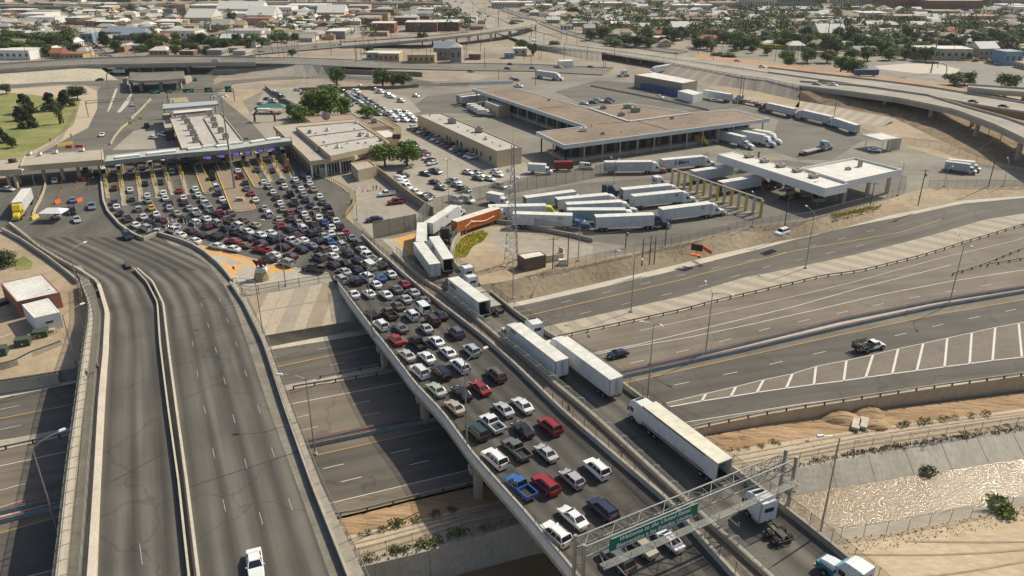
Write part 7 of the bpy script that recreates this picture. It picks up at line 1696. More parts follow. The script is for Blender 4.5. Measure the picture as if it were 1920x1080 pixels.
for i in range(13):
    x, y = [(287,385),(290,391),(293,397),(296,403),(301,409),(308,412),(315,416),(323,414),(331,419),(345,419),(351,421),(365,426),(427,443)][i]
    b = MB(); b.box((0,0,0),(.5,.5,.08)); b.cyl((0,0,.08),(0,0,1.1),.13,.1,8); b.obj('lane_delineator', M_wht, label=f'white plastic delineator among the queueing cars, {ordn(i)} from the left', cat='delineator', loc=P(x,y,.06))
# orange barriers near exit canopy
for i,(x,y,l,c,rz_) in enumerate(((122,272,6,M_ybol,.9),(130,277,2.5,M_oran,0),(149,276,3,M_oran,0),(158,338,1.0,M_oran,0),(108,381,2.4,M_oran,1.4),(149,378,2.4,M_oran,1.4),(241,232,3,M_ybol,.3),(252,227,3,M_wht,.3),(260,224,3,M_ybol,.3))):
    b = MB(); b.box((0,0,0),(l,.7,1.0),top=(1,.45)); b.obj('water_barrier', c, label=['long yellow water barrier on the exit road','small orange barrier next to the long yellow one','orange barrier behind the left exit canopy','orange box under the exit canopy','orange barrier at the white tent','orange barrier right of the white tent','left yellow barrier on the road north of the booths','white barrier between the yellow ones north of the booths','right yellow barrier on the road north of the booths'][i], cat='barrier', loc=P(x,y,.06), rot=rz_)
def barrier_run(px, label, m=M_beigep, L_=2.2, w=.5, h=.85):
    pts = pts_on(px, zero, L_+.25); r = empty('barrier_row', pts[0], label, 'barrier')
    for a_, c_ in zip(pts, pts[1:]):
        d = (c_-a_); q = a_-pts[0]; b = MB(); b.box((q.x+d.x*.46,q.y+d.y*.46,.06),(d.length*.88,w,h),atan2(d.y,d.x),top=(1,.4)); b.obj('barrier_block', m, r)
barrier_run([(62,408),(66,395),(74,380),(82,362),(86,345)], 'row of cream concrete barriers between lorry lane and exit lanes')
barrier_run([(246,224),(262,209),(275,195),(283,187)], 'row of concrete barriers on the road north of the inspection hall')
barrier_run([(207,272),(215,258),(228,242),(240,232)], 'curving barrier row left of the secondary area')
barrier_run([(1108,162),(1180,176),(1260,192),(1330,208)], 'long low barrier row behind the dock courtyard', M_conc2)
p = P(65,410,0); MB().box((0,0,0),(3.2,1.2,1.0),top=(.8,.5)).obj('crash_barrel', M_ybol, label='yellow crash cushion at the end of the cream barriers', cat='crash cushion', loc=p, rot=1.5)
# white tent
g = P(105,413,.06); r = empty('canopy_tent', g, 'white pop-up canopy over the southbound checkpoint', 'tent')
MB().prism([(-3.2,-2.2),(3.2,-2.2),(3.2,2.2),(-3.2,2.2)],2.6,2.65).obj('valance', M_wht, r)
b = MB(); b.add([(-3.2,-2.2,2.66),(3.2,-2.2,2.66),(3.2,2.2,2.66),(-3.2,2.2,2.66),(-1.5,0,3.7),(1.5,0,3.7)],[(0,1,5,4),(1,2,5),(2,3,4,5),(3,0,4)]); b.obj('fabric_roof', M_wht, r)
for sx in (-3,3):
    for sy in (-2,2): MB().cyl((sx,sy,0),(sx,sy,2.6),.06,.06,6).obj('leg', M_rail, r)
# green picnic shelter
g = P(512,212,0); r = empty('picnic_shelter', g, 'green hipped roof picnic shelter at the car park corner', 'shelter')
b = MB(); b.add([(-6.5,-3,2.9),(6.5,-3,2.9),(6.5,3,2.9),(-6.5,3,2.9),(-3.5,0,4.4),(3.5,0,4.4)],[(0,1,5,4),(1,2,5),(2,3,4,5),(3,0,4),(3,2,1,0)]); b.obj('roof', mat('green_metal',(0.08,0.20,0.14),.6), r)
for sx in (-5.5,5.5):
    for sy in (-2.4,2.4): MB().cyl((sx,sy,0),(sx,sy,2.9),.1,.1,6).obj('post', M_dark, r)
for sx in (-3,0,3): MB().box((sx,0,.6),(1.8,.9,.12)).obj('table', M_wood, r)
# yellow posts by the head house
yb = pts_on([(592,327),(602,331),(615,337),(630,344),(643,352),(654,362)], zero, 1.35); r = empty('bollard_row', yb[0], 'curved row of yellow bollards in front of the head house', 'bollards')
MB().v
rb_ = wall_mb([q-yb[0] for q in yb], .5, .18); rb_.obj('kerb', M_conc2, r)
for q in yb: put('bollard', bol_me, None, r, loc=q-yb[0]+Vector((0,0,.15)))
# people
M_skin = mat('skin', (0.35,0.21,0.15), .6)
def person(label, px, py, shirt, trousers, ang, zf=zero, stride=.25, dz=.05):
    g = PF(px,py,zf); r = empty('person', g+Vector((0,0,dz)), label, 'person', rot=ang); s = stride
    V = [(0,0,.95),(0,0,1.2),(0,0,1.42),(0,0,1.55),(.02,0,1.68),(0,.09,.9),(s*.7,.1,.5),(s,.1,.06),(s+.14,.1,.04),(0,-.09,.9),(-s*.4,-.1,.5),(-s,-.1,.08),(-s+.14,-.1,.05),(0,.19,1.4),(-s*.3,.26,1.12),(-s*.1,.25,.85),(0,-.19,1.4),(s*.3,-.26,1.12),(s*.6,-.25,.87)]
    E_ = [(0,1),(1,2),(2,3),(3,4),(0,5),(5,6),(6,7),(7,8),(0,9),(9,10),(10,11),(11,12),(2,13),(13,14),(14,15),(2,16),(16,17),(17,18)]
    Rr = [.15,.15,.14,.06,.11,.10,.075,.05,.04,.10,.075,.05,.04,.07,.05,.035,.07,.05,.035]
    skinned('body', V, E_, Rr, M_skin, r, sub=1)
    skinned('shirt', [(0,0,.98),(0,0,1.2),(0,0,1.4),(0,.19,1.4),(-s*.15,.23,1.22),(0,-.19,1.4),(s*.15,-.23,1.22)], [(0,1),(1,2),(2,3),(3,4),(2,5),(5,6)], [.175,.175,.16,.09,.075,.09,.075], shirt, r)
    skinned('trousers', [(0,0,.95),(0,.09,.88),(s*.7,.1,.5),(s,.1,.12),(0,-.09,.88),(-s*.4,-.1,.5),(-s,-.1,.14)], [(0,1),(1,2),(2,3),(0,4),(4,5),(5,6)], [.17,.115,.09,.07,.115,.09,.07], trousers, r)
    skinned('hair', [(-.02,0,1.70),(-.03,0,1.77)], [(0,1)], [.115,.10], M_black, r, sub=1)
wzf = lambda x,y: deckz(x,y)+.12
person('person in red walking on the main bridge walkway', 1066, 775, mat('red_cloth',(0.42,0.06,0.05),.9), M_trim, -1.1, wzf)
person('person in dark clothes walking on the main bridge walkway', 1163, 852, M_trim, mat('denim',(0.05,0.07,0.12),.9), -1.0, wzf)
person('person in dark clothes on the left bridge walkway', 165, 710, M_trim, M_trim, 1.5, wzf)
person('person in pink on the left bridge walkway, half hidden', 185, 697, mat('pink_cloth',(0.5,0.25,0.25),.9), M_trim, -1.5, wzf)
person('officer in black standing left in the inspection lot', 700, 357, M_trim, M_trim, .5, zero, .05)
person('officer in black standing right in the inspection lot', 706, 356, M_trim, M_trim, 2.5, zero, .05)
person('person in dark clothes by the yellow pipe barrier', 659, 383, M_trim, M_trim, 1.0, zero, .05)
person('person in blue on the verge of the north road', 134, 258, mat('blue_cloth',(0.08,0.12,0.30),.9), M_trim, 2.0, zero)
person('person walking along the park fence', 95, 267, M_trim, M_trim, 2.0, zero)
# ================================================================== far freeway structures
def decklines(px_near, px_far, zn, zf_=None):
    a = [P(p[0],p[1],p[2] if len(p) > 2 else zn) for p in px_near]; c = [P(p[0],p[1],p[2] if len(p) > 2 else zn) for p in px_far]; return a, c
def resamp(pts, n):
    L = [0]
    for a, b in zip(pts, pts[1:]): L.append(L[-1]+(b-a).length)
    out = []
    for k in range(n+1):
        s = L[-1]*k/n
        for i in range(len(pts)-1):
            if L[i+1] >= s-1e-6: out.append(pts[i].lerp(pts[i+1], (s-L[i])/max(1e-6, L[i+1]-L[i]))); break
    return out
R_far = road_mat('far_road', (0.17,0.155,0.13), (0.12,0.11,0.095), (0.24,0.22,0.185), lane=4, streak=.4)
R_farc = road_mat('far_concrete_road', (0.30,0.27,0.22), (0.24,0.215,0.175), (0.37,0.335,0.275), lane=4, streak=.4)
def roadway(name, label, near, far, m, th=0.0, parh=.9, n=24, z=None, cols=None, colz=0, side=None, walls=True, solid=False):
    a, c = resamp(near, n), resamp(far, n); root = empty(name, a[0], label, 'bridge' if th else 'road')
    if not th: root['kind'] = 'structure'; del root['category']
    o = a[0]; b = MB(); uv = []; s = 0
    for i in range(n+1):
        if i: s += (a[i]-a[i-1]).length
        w = (c[i]-a[i]).length
        for j in range(3): q = a[i].lerp(c[i], j/2); b.v.append(tuple(q-o+Vector((0,0,.02)))); uv.append((w*j/2, s))
    for i in range(n):
        for j in range(2): k = i*3+j; b.f.append([k,k+1,k+4,k+3]); b.m.append(0)
    me = b.mesh('roadway'); me.materials.append(m); ul = me.uv_layers.new(name='uv')
    for lp_ in me.loops: ul.data[lp_.index].uv = uv[lp_.vertex_index]
    if me.polygons[0].normal.z < 0: me.flip_normals()
    put('roadway', me, None, root)
    if th:
        b = MB()
        for i in range(n+1):
            zb = (o.z-a[i].z if 0 else 0)
            for q, t in ((a[i],0),(a[i],th if not solid else a[i].z+.5),(c[i],th if not solid else c[i].z+.5),(c[i],0)): b.v.append(tuple(q-o-Vector((0,0,t))))
        for i in range(n):
            k = 4*i
            for u, v in ((0,1),(1,2),(2,3)): b.f.append([k+u,k+v,k+4+v,k+4+u]); b.m.append(0)
        b.obj('girder' if not solid else 'embankment', side or M_conc, root)
    if walls:
        wall_mb([q-o for q in a], .4, parh).obj('parapet', M_conc2, root); wall_mb([q-o for q in c], .4, parh).obj('parapet', M_conc2, root)
    if cols:
        for t in cols:
            i = int(t*n); q = a[i].lerp(c[i],.5)-o; d = c[i]-a[i]
            for u in (.18,.82) if d.length > 14 else (.5,):
                q = a[i].lerp(c[i],u)-o; MB().box((q.x,q.y,colz-o.z),(1.3,1.3,q.z+o.z-colz-th)).obj('pier_column', M_conc, root)
            b = MB(); b.bar(a[i].lerp(c[i],.1)-o-Vector((0,0,th+.4)), a[i].lerp(c[i],.9)-o-Vector((0,0,th+.4)), 1.4, .9); b.obj('pier_cap', M_conc, root)
    return root
def pl(px, z): return [P(p[0],p[1],p[2] if len(p) > 2 else z) for p in px]
# overpass across the upper left
roadway('overpass', 'long freeway overpass crossing the upper left of the view', pl([(-80,135),(0,131),(157,123),(300,121),(410,119),(480,119)],6), pl([(-80,126),(0,121),(157,111),(300,106),(410,107),(480,108)],6), R_far, th=1.6, cols=(.45,.52,.58,.64,.7,.76), n=40)
b = MB()
# beige embankment slopes beneath it
def slope(name, top, bot, m, label, zt, zbm=0.0, parts=0, ms=None, parent=None):
    a, c = resamp(pl(top,zt),max(parts,12) if parts else 12), resamp(pl(bot,zbm),max(parts,12) if parts else 12); o = a[0]
    root = empty(name, o, label, 'embankment'); root['kind'] = 'structure'; del root['category']
    N = len(a)-1
    if not parts:
        b = MB()
        for q, w in zip(a, c): b.v += [tuple(q-o+Vector((0,0,.03))), tuple(w-o+Vector((0,0,.03)))]
        for i in range(N): b.f.append([2*i,2*i+1,2*i+3,2*i+2]); b.m.append(0)
        ob = b.obj('slope_face', m, root)
        if ob.data.polygons[0].normal.z < 0: ob.data.flip_normals()
    else:
        for i in range(N):
            b = MB(); b.add([a[i]-o,c[i]-o,c[i+1]-o,a[i+1]-o],[(0,1,2,3)]); ob = b.obj('slope_panel', ms[i % len(ms)], root)
            if ob.data.polygons[0].normal.z < 0: ob.data.flip_normals()
    return root
slope('embankment', [(-80,134),(0,131),(157,124),(180,123)], [(-80,163),(0,159),(100,154),(222,150)], mat('pale_paved_slope',(0.42,0.37,0.27),.9,vs=.06,col2=(0.50,0.445,0.335)), 'big pale sloping embankment under the overpass at left', 5.4)
slope('embankment', [(412,120),(480,120),(560,121),(640,124)], [(386,140),(480,141),(560,141),(640,141)], M_conc, 'concrete embankment right of the underpass', 5.0)
roadway('freeway', 'freeway continuing right from the overpass along the border road', pl([(480,119.2,5.9),(560,121,5.0),(640,125,2.5),(740,129,.3),(860,132,.2),(1000,134,.2),(1130,141,.2)],0), pl([(480,108,5.9),(560,109,5.0),(640,112,2.5),(740,117,.3),(860,119,.2),(1000,121,.2),(1150,128,.2)],0), R_far, parh=.5, n=30)
w = pl([(400,141),(470,139),(560,138),(660,139),(780,143),(792,144)],0); r = empty('retaining_wall', w[0], 'dark grey retaining wall line above the dry verge', 'retaining wall'); wall_mb([q-w[0] for q in w], .5, 2.6).obj('wall_body', M_concd, r)
poly('verge_road', [(380,168),(420,152),(520,144),(640,141),(760,145),(800,152),(830,160),(800,165),(770,158),(700,150),(600,147),(500,151),(440,158),(410,172)], 0, M_asphw, 0.05)
# loop bridge over the sunken road
roadway('loop_bridge', 'short loop bridge in front of the overpass', pl([(243,150),(262,152),(300,151),(345,147)],6), pl([(243,136),(262,137),(300,136),(345,134)],6), R_far, th=1.0, cols=(.02,.33,.62,.98), parh=.3, n=12)
w = pl([(236,182),(245,160),(248,148)],0); r = empty('abutment_wall', w[0], 'bright concrete wing wall of the loop bridge', 'wall')
b = MB(); q = [P(232,181,0),P(247,172,0),P(247,172,0)+Vector((0,0,5)),P(245,150,4.5)]; 
wall_mb([P(246,175,0)-w[0],P(247,163,0)-w[0]],.6,4.2).obj('wall_body', M_conc2, r)
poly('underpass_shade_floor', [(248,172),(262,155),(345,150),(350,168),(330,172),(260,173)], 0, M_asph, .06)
for x0,x1,y,l in ((238,246,150,'left'),(348,354,149,'right')):
    g = P((x0+x1)/2,y+6,0); r = empty('abutment', g, f'{l} concrete abutment under the loop bridge and overpass', 'abutment'); MB().box((0,0,0),(2.2,9,3.2)).obj('abutment_block', M_conc, r)
# right hand freeway (elevated) with striped slopes
NR = [(1000,84,3),(1128,99,4),(1250,118,4.2),(1387,143,4.8),(1440,150,5),(1500,163,5)]
FRr = [(1010,76,3),(1130,87,4),(1271,104,4.2),(1387,119,4.8),(1440,128,5),(1560,143,5)]
roadway('elevated_freeway', 'elevated freeway running down from the upper centre to the right', pl(NR,0), pl(FRr,0), R_farc, th=.5, n=40, cols=(.28,.34,.40,.46), walls=False, parh=.5)
guardrail(resamp(pl(NR,0),70), 'guardrail on the near edge of the elevated freeway at upper right', sp=5)
guardrail(resamp(pl([(1060,84,3.6),(1200,103,4.2),(1387,130,4.8),(1440,138,5)],0),50), 'guardrail in the middle of the elevated freeway', sp=5)
roadway('elevated_freeway', 'main freeway carriageway continuing towards the right edge', pl([(1440,137,4.9),(1560,154,4.92),(1640,166,4.9),(1740,181,5),(1820,197,4.5),(1930,214,4),(2050,230,4)],0), pl([(1440,128,4.9),(1560,142,4.92),(1640,151,4.9),(1740,164,5),(1820,177,4.5),(1930,196,4),(2050,210,4)],0), R_farc, th=1.0, n=24, solid=True, side=M_rdirt)
roadway('ramp_bridge', 'curving elevated ramp on single piers at the right', pl([(1500,163,5),(1580,172,5.5),(1690,187,6.5),(1790,208,8),(1865,236,8.5),(1925,265,9),(1990,300,9)],0), pl([(1500,154,5),(1615,162,5.6),(1740,180,6.8),(1815,203,8),(1885,222,8.5),(1940,242,9),(2010,268,9)],0), R_farc, th=1.7, n=30, cols=(.12,.27,.46,.64,.84))
slope('striped_slope', [(1250,118,4.2),(1320,130.5,4.5),(1387,143,4.8),(1440,150,5),(1500,163,5)], [(1229,134),(1308,154),(1412,170),(1498,189)], None, 'striped tan and beige slope paving under the elevated freeway', 5, parts=34, ms=[M_tanp,M_beigep,M_tanp])
slope('striped_slope', [(1000,84,3),(1064,91.5,3.5),(1128,99,4)], [(1010,93),(1070,106),(1128,117)], None, 'striped slope paving left of the far freeway bridge', 4, parts=26, ms=[M_tanp,M_beigep])
slope('striped_slope', [(1500,189,0),(1545,197,.5),(1600,208,1),(1680,222,1.5)], [(1490,200),(1540,212),(1600,228),(1655,238)], None, 'striped paving strip behind the exit row of lorries', 0, parts=18, ms=[M_beigep,M_tanp])
slope('dirt_slope', [(1500,170,3.9),(1640,178,4.2),(1740,193,4.1),(1830,208,3.9),(1930,228,3.7),(2050,250,3.5)], [(1500,189),(1600,205),(1680,222),(1760,262),(1850,300),(1990,330)], mat('scrub_slope',(0.15,0.105,0.06),.95,vs=.25,col2=(0.26,0.19,0.115),bump=.3,bs=.6), 'brown scrubby slope below the curving ramp', 4)
slope('dirt_slope', [(1440,118,2),(1560,133,3),(1700,150,4),(1800,165,4),(1930,190,3.5)], [(1440,129,4.8),(1560,143,4.8),(1700,158,4.8),(1800,173,4.4),(1930,197,3.9)], M_rdirt, 'orange-brown dirt band behind the right freeway', 5)
slope('dirt_slope', [(1310,98,1),(1440,117,2),(1560,132,3)], [(1300,108,4.2),(1440,128,4.8),(1560,142,4.8)], M_rdirt, 'dirt band along the back of the far freeway', 5)
roadway('crossing_bridge', 'short bridge at the right edge behind the ramp', pl([(1815,166),(1870,172),(1960,178)],7), pl([(1815,160),(1870,164),(1960,170)],7), R_farc, th=1.6, cols=(.5,.8), n=8)
guard = None
# interchange at the top centre
roadway('freeway', 'broad freeway descending from the top of the picture', pl([(826,0),(862,26),(930,62),(1000,84,3)],0), pl([(880,0),(906,24),(965,48),(1052,72,3)],0), R_farc, parh=.5, n=20)
roadway('freeway', 'carriageway left of the broad freeway', pl([(798,0),(815,10),(850,33),(905,60)],0), pl([(812,0),(828,9),(862,30),(920,58)],0), R_far, parh=.5, n=14)
roadway('flyover', 'curving flyover ramp looping over the far interchange', pl([(640,88,1),(720,82,3),(800,75,6),(880,66,7),(950,56,8),(990,49,8),(1009,43,8),(1005,39,7),(985,35,5),(960,34,3)],0), pl([(640,80,1),(720,75,3),(800,69,6),(880,61,7),(945,51,8),(975,46,8),(985,43,8),(983,41,7),(975,39,5),(958,38,3)],0), R_farc, th=1.4, cols=(.25,.33,.41,.49,.57,.65), n=40)
roadway('freeway', 'freeway strip running left from the flyover', pl([(410,112),(480,102),(560,95),(640,88)],.6), pl([(410,106),(480,92),(560,86),(640,79)],.6), R_far, parh=.5, n=16)
roadway('freeway', 'outer carriageway right of the far freeway', pl([(915,0),(935,18),(1000,40),(1055,62),(1120,80),(1271,101)],0.3), pl([(925,0),(948,16),(1010,38),(1065,58),(1135,76),(1290,97)],.3), R_far, parh=.4, n=20)
roadway('city_street', 'long straight city street climbing away at upper left', pl([(188,108),(150,75),(120,46),(88,22),(60,5)],.05), pl([(215,108),(172,75),(136,46),(101,22),(72,5)],.05), M_asphw and R_far, walls=False, n=16)
roadway('rail_viaduct', 'dark rail viaduct across the top left', pl([(-60,12),(120,13),(330,10),(600,8),(830,7)],5), pl([(-60,9),(120,9.5),(330,7),(600,5),(830,4)],5), mat('rail_ballast',(0.09,0.075,0.065),.95,vs=.2,col2=(0.13,0.11,0.095)), th=2, n=20, solid=True, side=M_concd)
poly('oval_lot', [(1620,118),(1680,112),(1790,116),(1925,128),(1925,165),(1830,158),(1700,145),(1640,135)], 0, mat('oval_asphalt',(0.19,0.175,0.15),.9,vs=.03,col2=(0.26,0.24,0.205)), .05)
poly('oval_paving', [(1640,124),(1700,119),(1760,121),(1800,130),(1790,140),(1720,138),(1650,130)], 0, M_conc2, .08)
poly('bus_lot', [(1270,100),(1290,84),(1400,86),(1480,95),(1600,108),(1620,122),(1500,122),(1380,108)], 0, M_yard, .05)
poly('far_field', [(1370,36),(1480,36),(1495,45),(1400,45)], 0, M_grass, .05); poly('far_field', [(1880,24),(1960,24),(1960,31),(1890,31)], 0, M_grass, .05)
poly('schoolyard', [(560,50),(620,62),(760,66),(850,60),(850,50),(700,60)], 0, M_lot, .05)
# ================================================================== city
EXC = [[(-20,165),(-20,118),(300,104),(460,104),(480,90),(640,74),(800,62),(900,56),(800,-10),(930,-10),(960,14),(1060,52),(1140,72),(1300,95),(1440,115),(1600,130),(1700,140),(1940,160),(1940,400),(-20,400)],
       [(180,110),(145,75),(112,46),(80,22),(50,0),(80,0),(108,22),(144,46),(180,75),(222,110)],
       [(1265,100),(1290,82),(1400,84),(1480,94),(1620,106),(1680,108),(1925,112),(1925,170),(1300,130)],
       [(655,64),(655,46),(855,44),(855,64)], [(780,84),(905,84),(905,122),(700,124),(690,96)], [(-20,16),(-20,4),(900,0),(900,12)]]
def blocked(px, py): return any(inpoly(px, py, e) for e in EXC)
occ = []
def free(x, y, r):
    for a, c, q in occ:
        if abs(a-x) < r+q and abs(c-y) < r+q and hypot(a-x,c-y) < r+q: return False
    return True
MW = {'white':M_wht,'cream':mat('cream_wall',(0.50,0.44,0.33),.9),'tan':mat('tan_wall',(0.38,0.28,0.18),.9),'brown':M_brick,'grey':mat('grey_wall',(0.28,0.27,0.25),.9),'pinkish':mat('pink_wall',(0.45,0.26,0.20),.9),'brick red':mat('brickred_wall',(0.26,0.085,0.06),.9),'pale blue':mat('blue_wall',(0.22,0.32,0.42),.8),'yellow-tan':mat('ochre_wall',(0.46,0.34,0.18),.9)}
MR = {'white':mat('far_white_roof',(0.60,0.58,0.53),.8),'pale grey':mat('far_grey_roof',(0.36,0.35,0.32),.85),'brown':mat('far_brown_roof',(0.16,0.115,0.085),.9),'tan':mat('far_tan_roof',(0.34,0.275,0.2),.9),'rust red':mat('far_red_roof',(0.30,0.12,0.07),.9),'dark grey':mat('far_dark_roof',(0.10,0.10,0.10),.9),'blue-grey':mat('far_blue_roof',(0.25,0.30,0.34),.7)}
_h = {}
def house_parts(w, d, h, kind):
    key = (w, d, h, kind)
    if key in _h: return _h[key]
    b = MB(); b.box((0,0,0),(w,d,h)); me = b.mesh('wall'); c = MB()
    if kind == 'flat': c.box((0,0,h+.002),(w+.2,d+.2,.25))
    elif kind == 'gable':
        e = .5; rh = d*.28; c.add([(-w/2-e,-d/2-e,h),(w/2+e,-d/2-e,h),(w/2+e,d/2+e,h),(-w/2-e,d/2+e,h),(-w/2-e,0,h+rh),(w/2+e,0,h+rh)],[(0,1,5,4),(2,3,4,5),(0,4,3),(1,2,5),(3,2,1,0)])
    else:
        e = .5; rh = d*.24; c.add([(-w/2-e,-d/2-e,h),(w/2+e,-d/2-e,h),(w/2+e,d/2+e,h),(-w/2-e,d/2+e,h),(-w/2+d*.35,0,h+rh),(w/2-d*.35,0,h+rh)],[(0,1,5,4),(2,3,4,5),(0,4,3),(1,2,5),(3,2,1,0)])
    m2 = c.mesh('roof'); k_ = MB(); n = max(2,int(w/3.2))
    for i in range(n): k_.box((-w/2+w*(i+.5)/n,-d/2-.01,h*.35),(w/n*.38,.1,h*.32)); k_.box((-w/2+w*(i+.5)/n,d/2+.01,h*.35),(w/n*.38,.1,h*.32))
    m3 = k_.mesh('window'); _h[key] = (me, m2, m3); return _h[key]
_hm = {}
def withm(me, m):
    key = (me.name, m.name)
    if key not in _hm:
        c = me.copy(); c.materials.clear(); c.materials.append(m); _hm[key] = c
    return _hm[key]
nh = 0; stuff_h = {}
HL = {}
def where(px, py):
    if px < 190 and py > 30: return 'left of the long street'
    if px < 480 and py > 60: return 'right of the long street near the overpass'
    if px < 480 and py > 30: return 'in the blocks right of the long street'
    if px < 480: return 'far up at the left by the rail line'
    if px < 800 and py > 60: return 'near the brick school'
    if px < 800: return 'in the distance above the brick school'
    if px < 1000: return 'beside the far interchange'
    if px < 1300 and py > 55: return 'among the trees behind the far freeway'
    if px < 1300: return 'in the distant centre right suburb'
    if py > 60: return 'among the trees above the bus lot'
    return 'in the distant suburb at upper right'
def add_house(x, y, w, d, h, kind, wc, rc, rz_, full=True):
    global nh
    px, py = proj((x,y,0)); me, m2, m3 = house_parts(w, d, h, kind)
    if full:
        lab = f'{"small" if w<14 else "long" if w>28 else "mid-size"} {wc} {"house" if w < 20 else "building"}, {rc} {kind} roof, {where(px,py)}'; lab = ' '.join(lab.split()[:16])
        r = empty('house' if w < 20 else 'city_building', (x,y,0), lab, 'house' if w < 20 else 'building', 'city buildings '+where(px,py), rot=rz_)
        put('wall', withm(me, MW[wc]), None, r); put('roof', withm(m2, MR[rc]), None, r); 
        if w < 20 or py < 30: put('window', withm(m3, M_glass), None, r, kind='stuff')
        else:
            n_ = max(2,int(w/4)); key = ('win',n_,w,h)
            if key not in _h: _h[key] = withm(MB().box((0,-d/2-.01,h*.35),(w/n_*.4,.12,h*.32)).mesh('window'), M_glass)
            for i in range(n_): put('window', _h[key], None, r, loc=(-w/2+w*(i+.5)/n_,0,0))
        nh += 1
    else:
        for mm, m in ((me,MW[wc]),(m2,MR[rc])):
            b = stuff_h.setdefault(m.name, (MB(), m))[0]; ca, sa = cos(rz_), sin(rz_)
            k = len(b.v); b.v += [(x+v.co.x*ca-v.co.y*sa, y+v.co.x*sa+v.co.y*ca, v.co.z) for v in mm.vertices]; b.f += [[k+i for i in f.vertices] for f in mm.polygons]; b.m += [0]*len(mm.polygons)
# landmark buildings by the pixel of their near base centre: px, py, width, depth, height, wall, roof, kind, rot
BB = [(60,38,62,30,8,'white','white','flat',0),(25,52,45,25,6,'cream','tan','flat',0),(30,28,55,22,7,'grey','white','flat',0),(175,50,34,22,7,'pinkish','white','flat',-.05),(198,54,46,24,8,'brick red','white','flat',-.05),(165,30,50,22,7,'tan','white','flat',0),
 (165,78,26,20,8,'pale blue','pale grey','flat',-.05),(218,76,38,18,9,'grey','blue-grey','gable',-.05),(250,80,48,26,8,'grey','blue-grey','gable',-.05),(282,70,26,24,14,'grey','dark grey','flat',-.1) if 0 else (236,70,16,20,14,'grey','dark grey','flat',-.1),
 (312,50,58,26,6,'cream','white','flat',-.05),(340,30,24,20,16,'tan','tan','flat',0),(318,34,20,18,12,'grey','dark grey','flat',0),(375,45,60,34,8,'cream','white','gable',-.08),(400,22,110,30,9,'cream','white','flat',0),(450,27,100,26,8,'white','white','gable',0),
 (490,40,60,30,8,'white','white','gable',-.1),(505,26,100,30,9,'white','white','flat',0),(590,24,28,20,9,'pale blue','blue-grey','flat',0),(575,20,90,30,8,'cream','white','flat',0),(620,33,60,26,7,'cream','white','gable',0),(415,60,40,26,8,'pinkish','pale grey','gable',-.1),(445,58,30,20,7,'cream','tan','gable',0),
 (225,98,26,14,5,'pinkish','tan','flat',-.05),(262,96,30,16,5,'grey','blue-grey','flat',0),(300,100,20,12,5,'pinkish','tan','flat',0),(325,97,26,12,5,'brick red','tan','flat',0),(105,110,24,12,5,'tan','rust red','gable',.05),
 (718,62,52,18,11,'brick red','white','flat',-.02),(790,60,70,20,11,'brown','white','flat',0),(835,58,60,26,10,'brown','white','flat',0),(700,50,30,20,9,'brick red','dark grey','flat',0),(760,47,50,18,9,'brown','pale grey','flat',0),
 (798,26,40,18,7,'white','white','flat',0),(855,118,24,20,13,'grey','pale grey','hip',0),(835,112,44,24,10,'grey','blue-grey','gable',-.2),(730,116,46,20,7,'yellow-tan','white','flat',-.05),(790,119,60,14,7,'yellow-tan','cream' if 0 else 'tan','flat',-.02),(700,112,30,16,6,'cream','white','flat',0),
 (890,112,26,12,4,'brown','tan','flat',0),(975,104,30,16,6,'cream','white','flat',0),(955,110,22,8,4,'pale blue','blue-grey','flat',0),(1015,8,60,20,8,'white','white','flat',0),(960,14,90,24,8,'cream','white','flat',0),(1010,20,60,24,8,'white','white','flat',0),(1140,14,80,22,7,'cream','white','flat',0),
 (1275,70,38,26,11,'grey','white','gable',.1),(1105,64,24,18,7,'grey','pale grey','gable',.1),(1240,80,40,12,5,'pinkish','white','flat',0),(1325,48,60,18,8,'brick red','brown','flat',0),(1700,42,80,24,8,'tan','tan','flat',-.02),(1640,34,60,24,7,'cream','white','flat',0),(1830,42,90,20,8,'pinkish','tan','flat',0),
 (1465,14,150,40,26,'grey','pale grey','flat',0),(1520,12,70,40,30,'grey','dark grey','flat',0),(1425,18,70,30,18,'cream','white','flat',0),(1620,14,120,30,20,'cream','tan','flat',0),(1700,18,110,30,18,'brown','brown','flat',0),(1790,22,120,30,16,'brown','tan','flat',0),(1850,10,90,30,14,'brick red','brown','flat',0),(1905,14,70,26,12,'grey','pale grey','flat',0),
 (1895,122,42,24,11,'pale blue','blue-grey','flat',.12),(1850,108,46,26,8,'grey','white','gable',.12),(1560,76,60,22,8,'cream','white','gable',0),(1300,20,90,20,8,'cream','white','flat',0),(1370,16,90,20,9,'cream','tan','flat',0)]
for (px,py,w,d,h,wc,rc,kd,rz_) in BB:
    p = P(px,py,0); s_ = FPX/(p.y*CT+CH*ST); w = round(w/s_*.85,1); d = min(d, max(10,w)); h = max(3.5, round(h*.75,1)); x, y = p.x, p.y+d/2; add_house(x,y,w,d,h,kd,wc,rc,rz_); occ.append((x,y,max(w,d)*.55))
random.seed(11)
cands = []
ang = -.06
for iy in range(52):
    y0_ = 430+iy*16.5
    for ix in range(-70,71):
        x = ix*19+random.uniform(-3,3)+(iy%2)*6; y = y0_+random.uniform(-3,3)
        if ix % 7 == 0 or iy % 6 == 0: continue      # streets
        px, py = proj((x,y,0))
        if px < -30 or px > 1950 or py < -4 or blocked(px,py): continue
        cands.append((y, x, px, py))
cands.sort()
leftp = .80; 
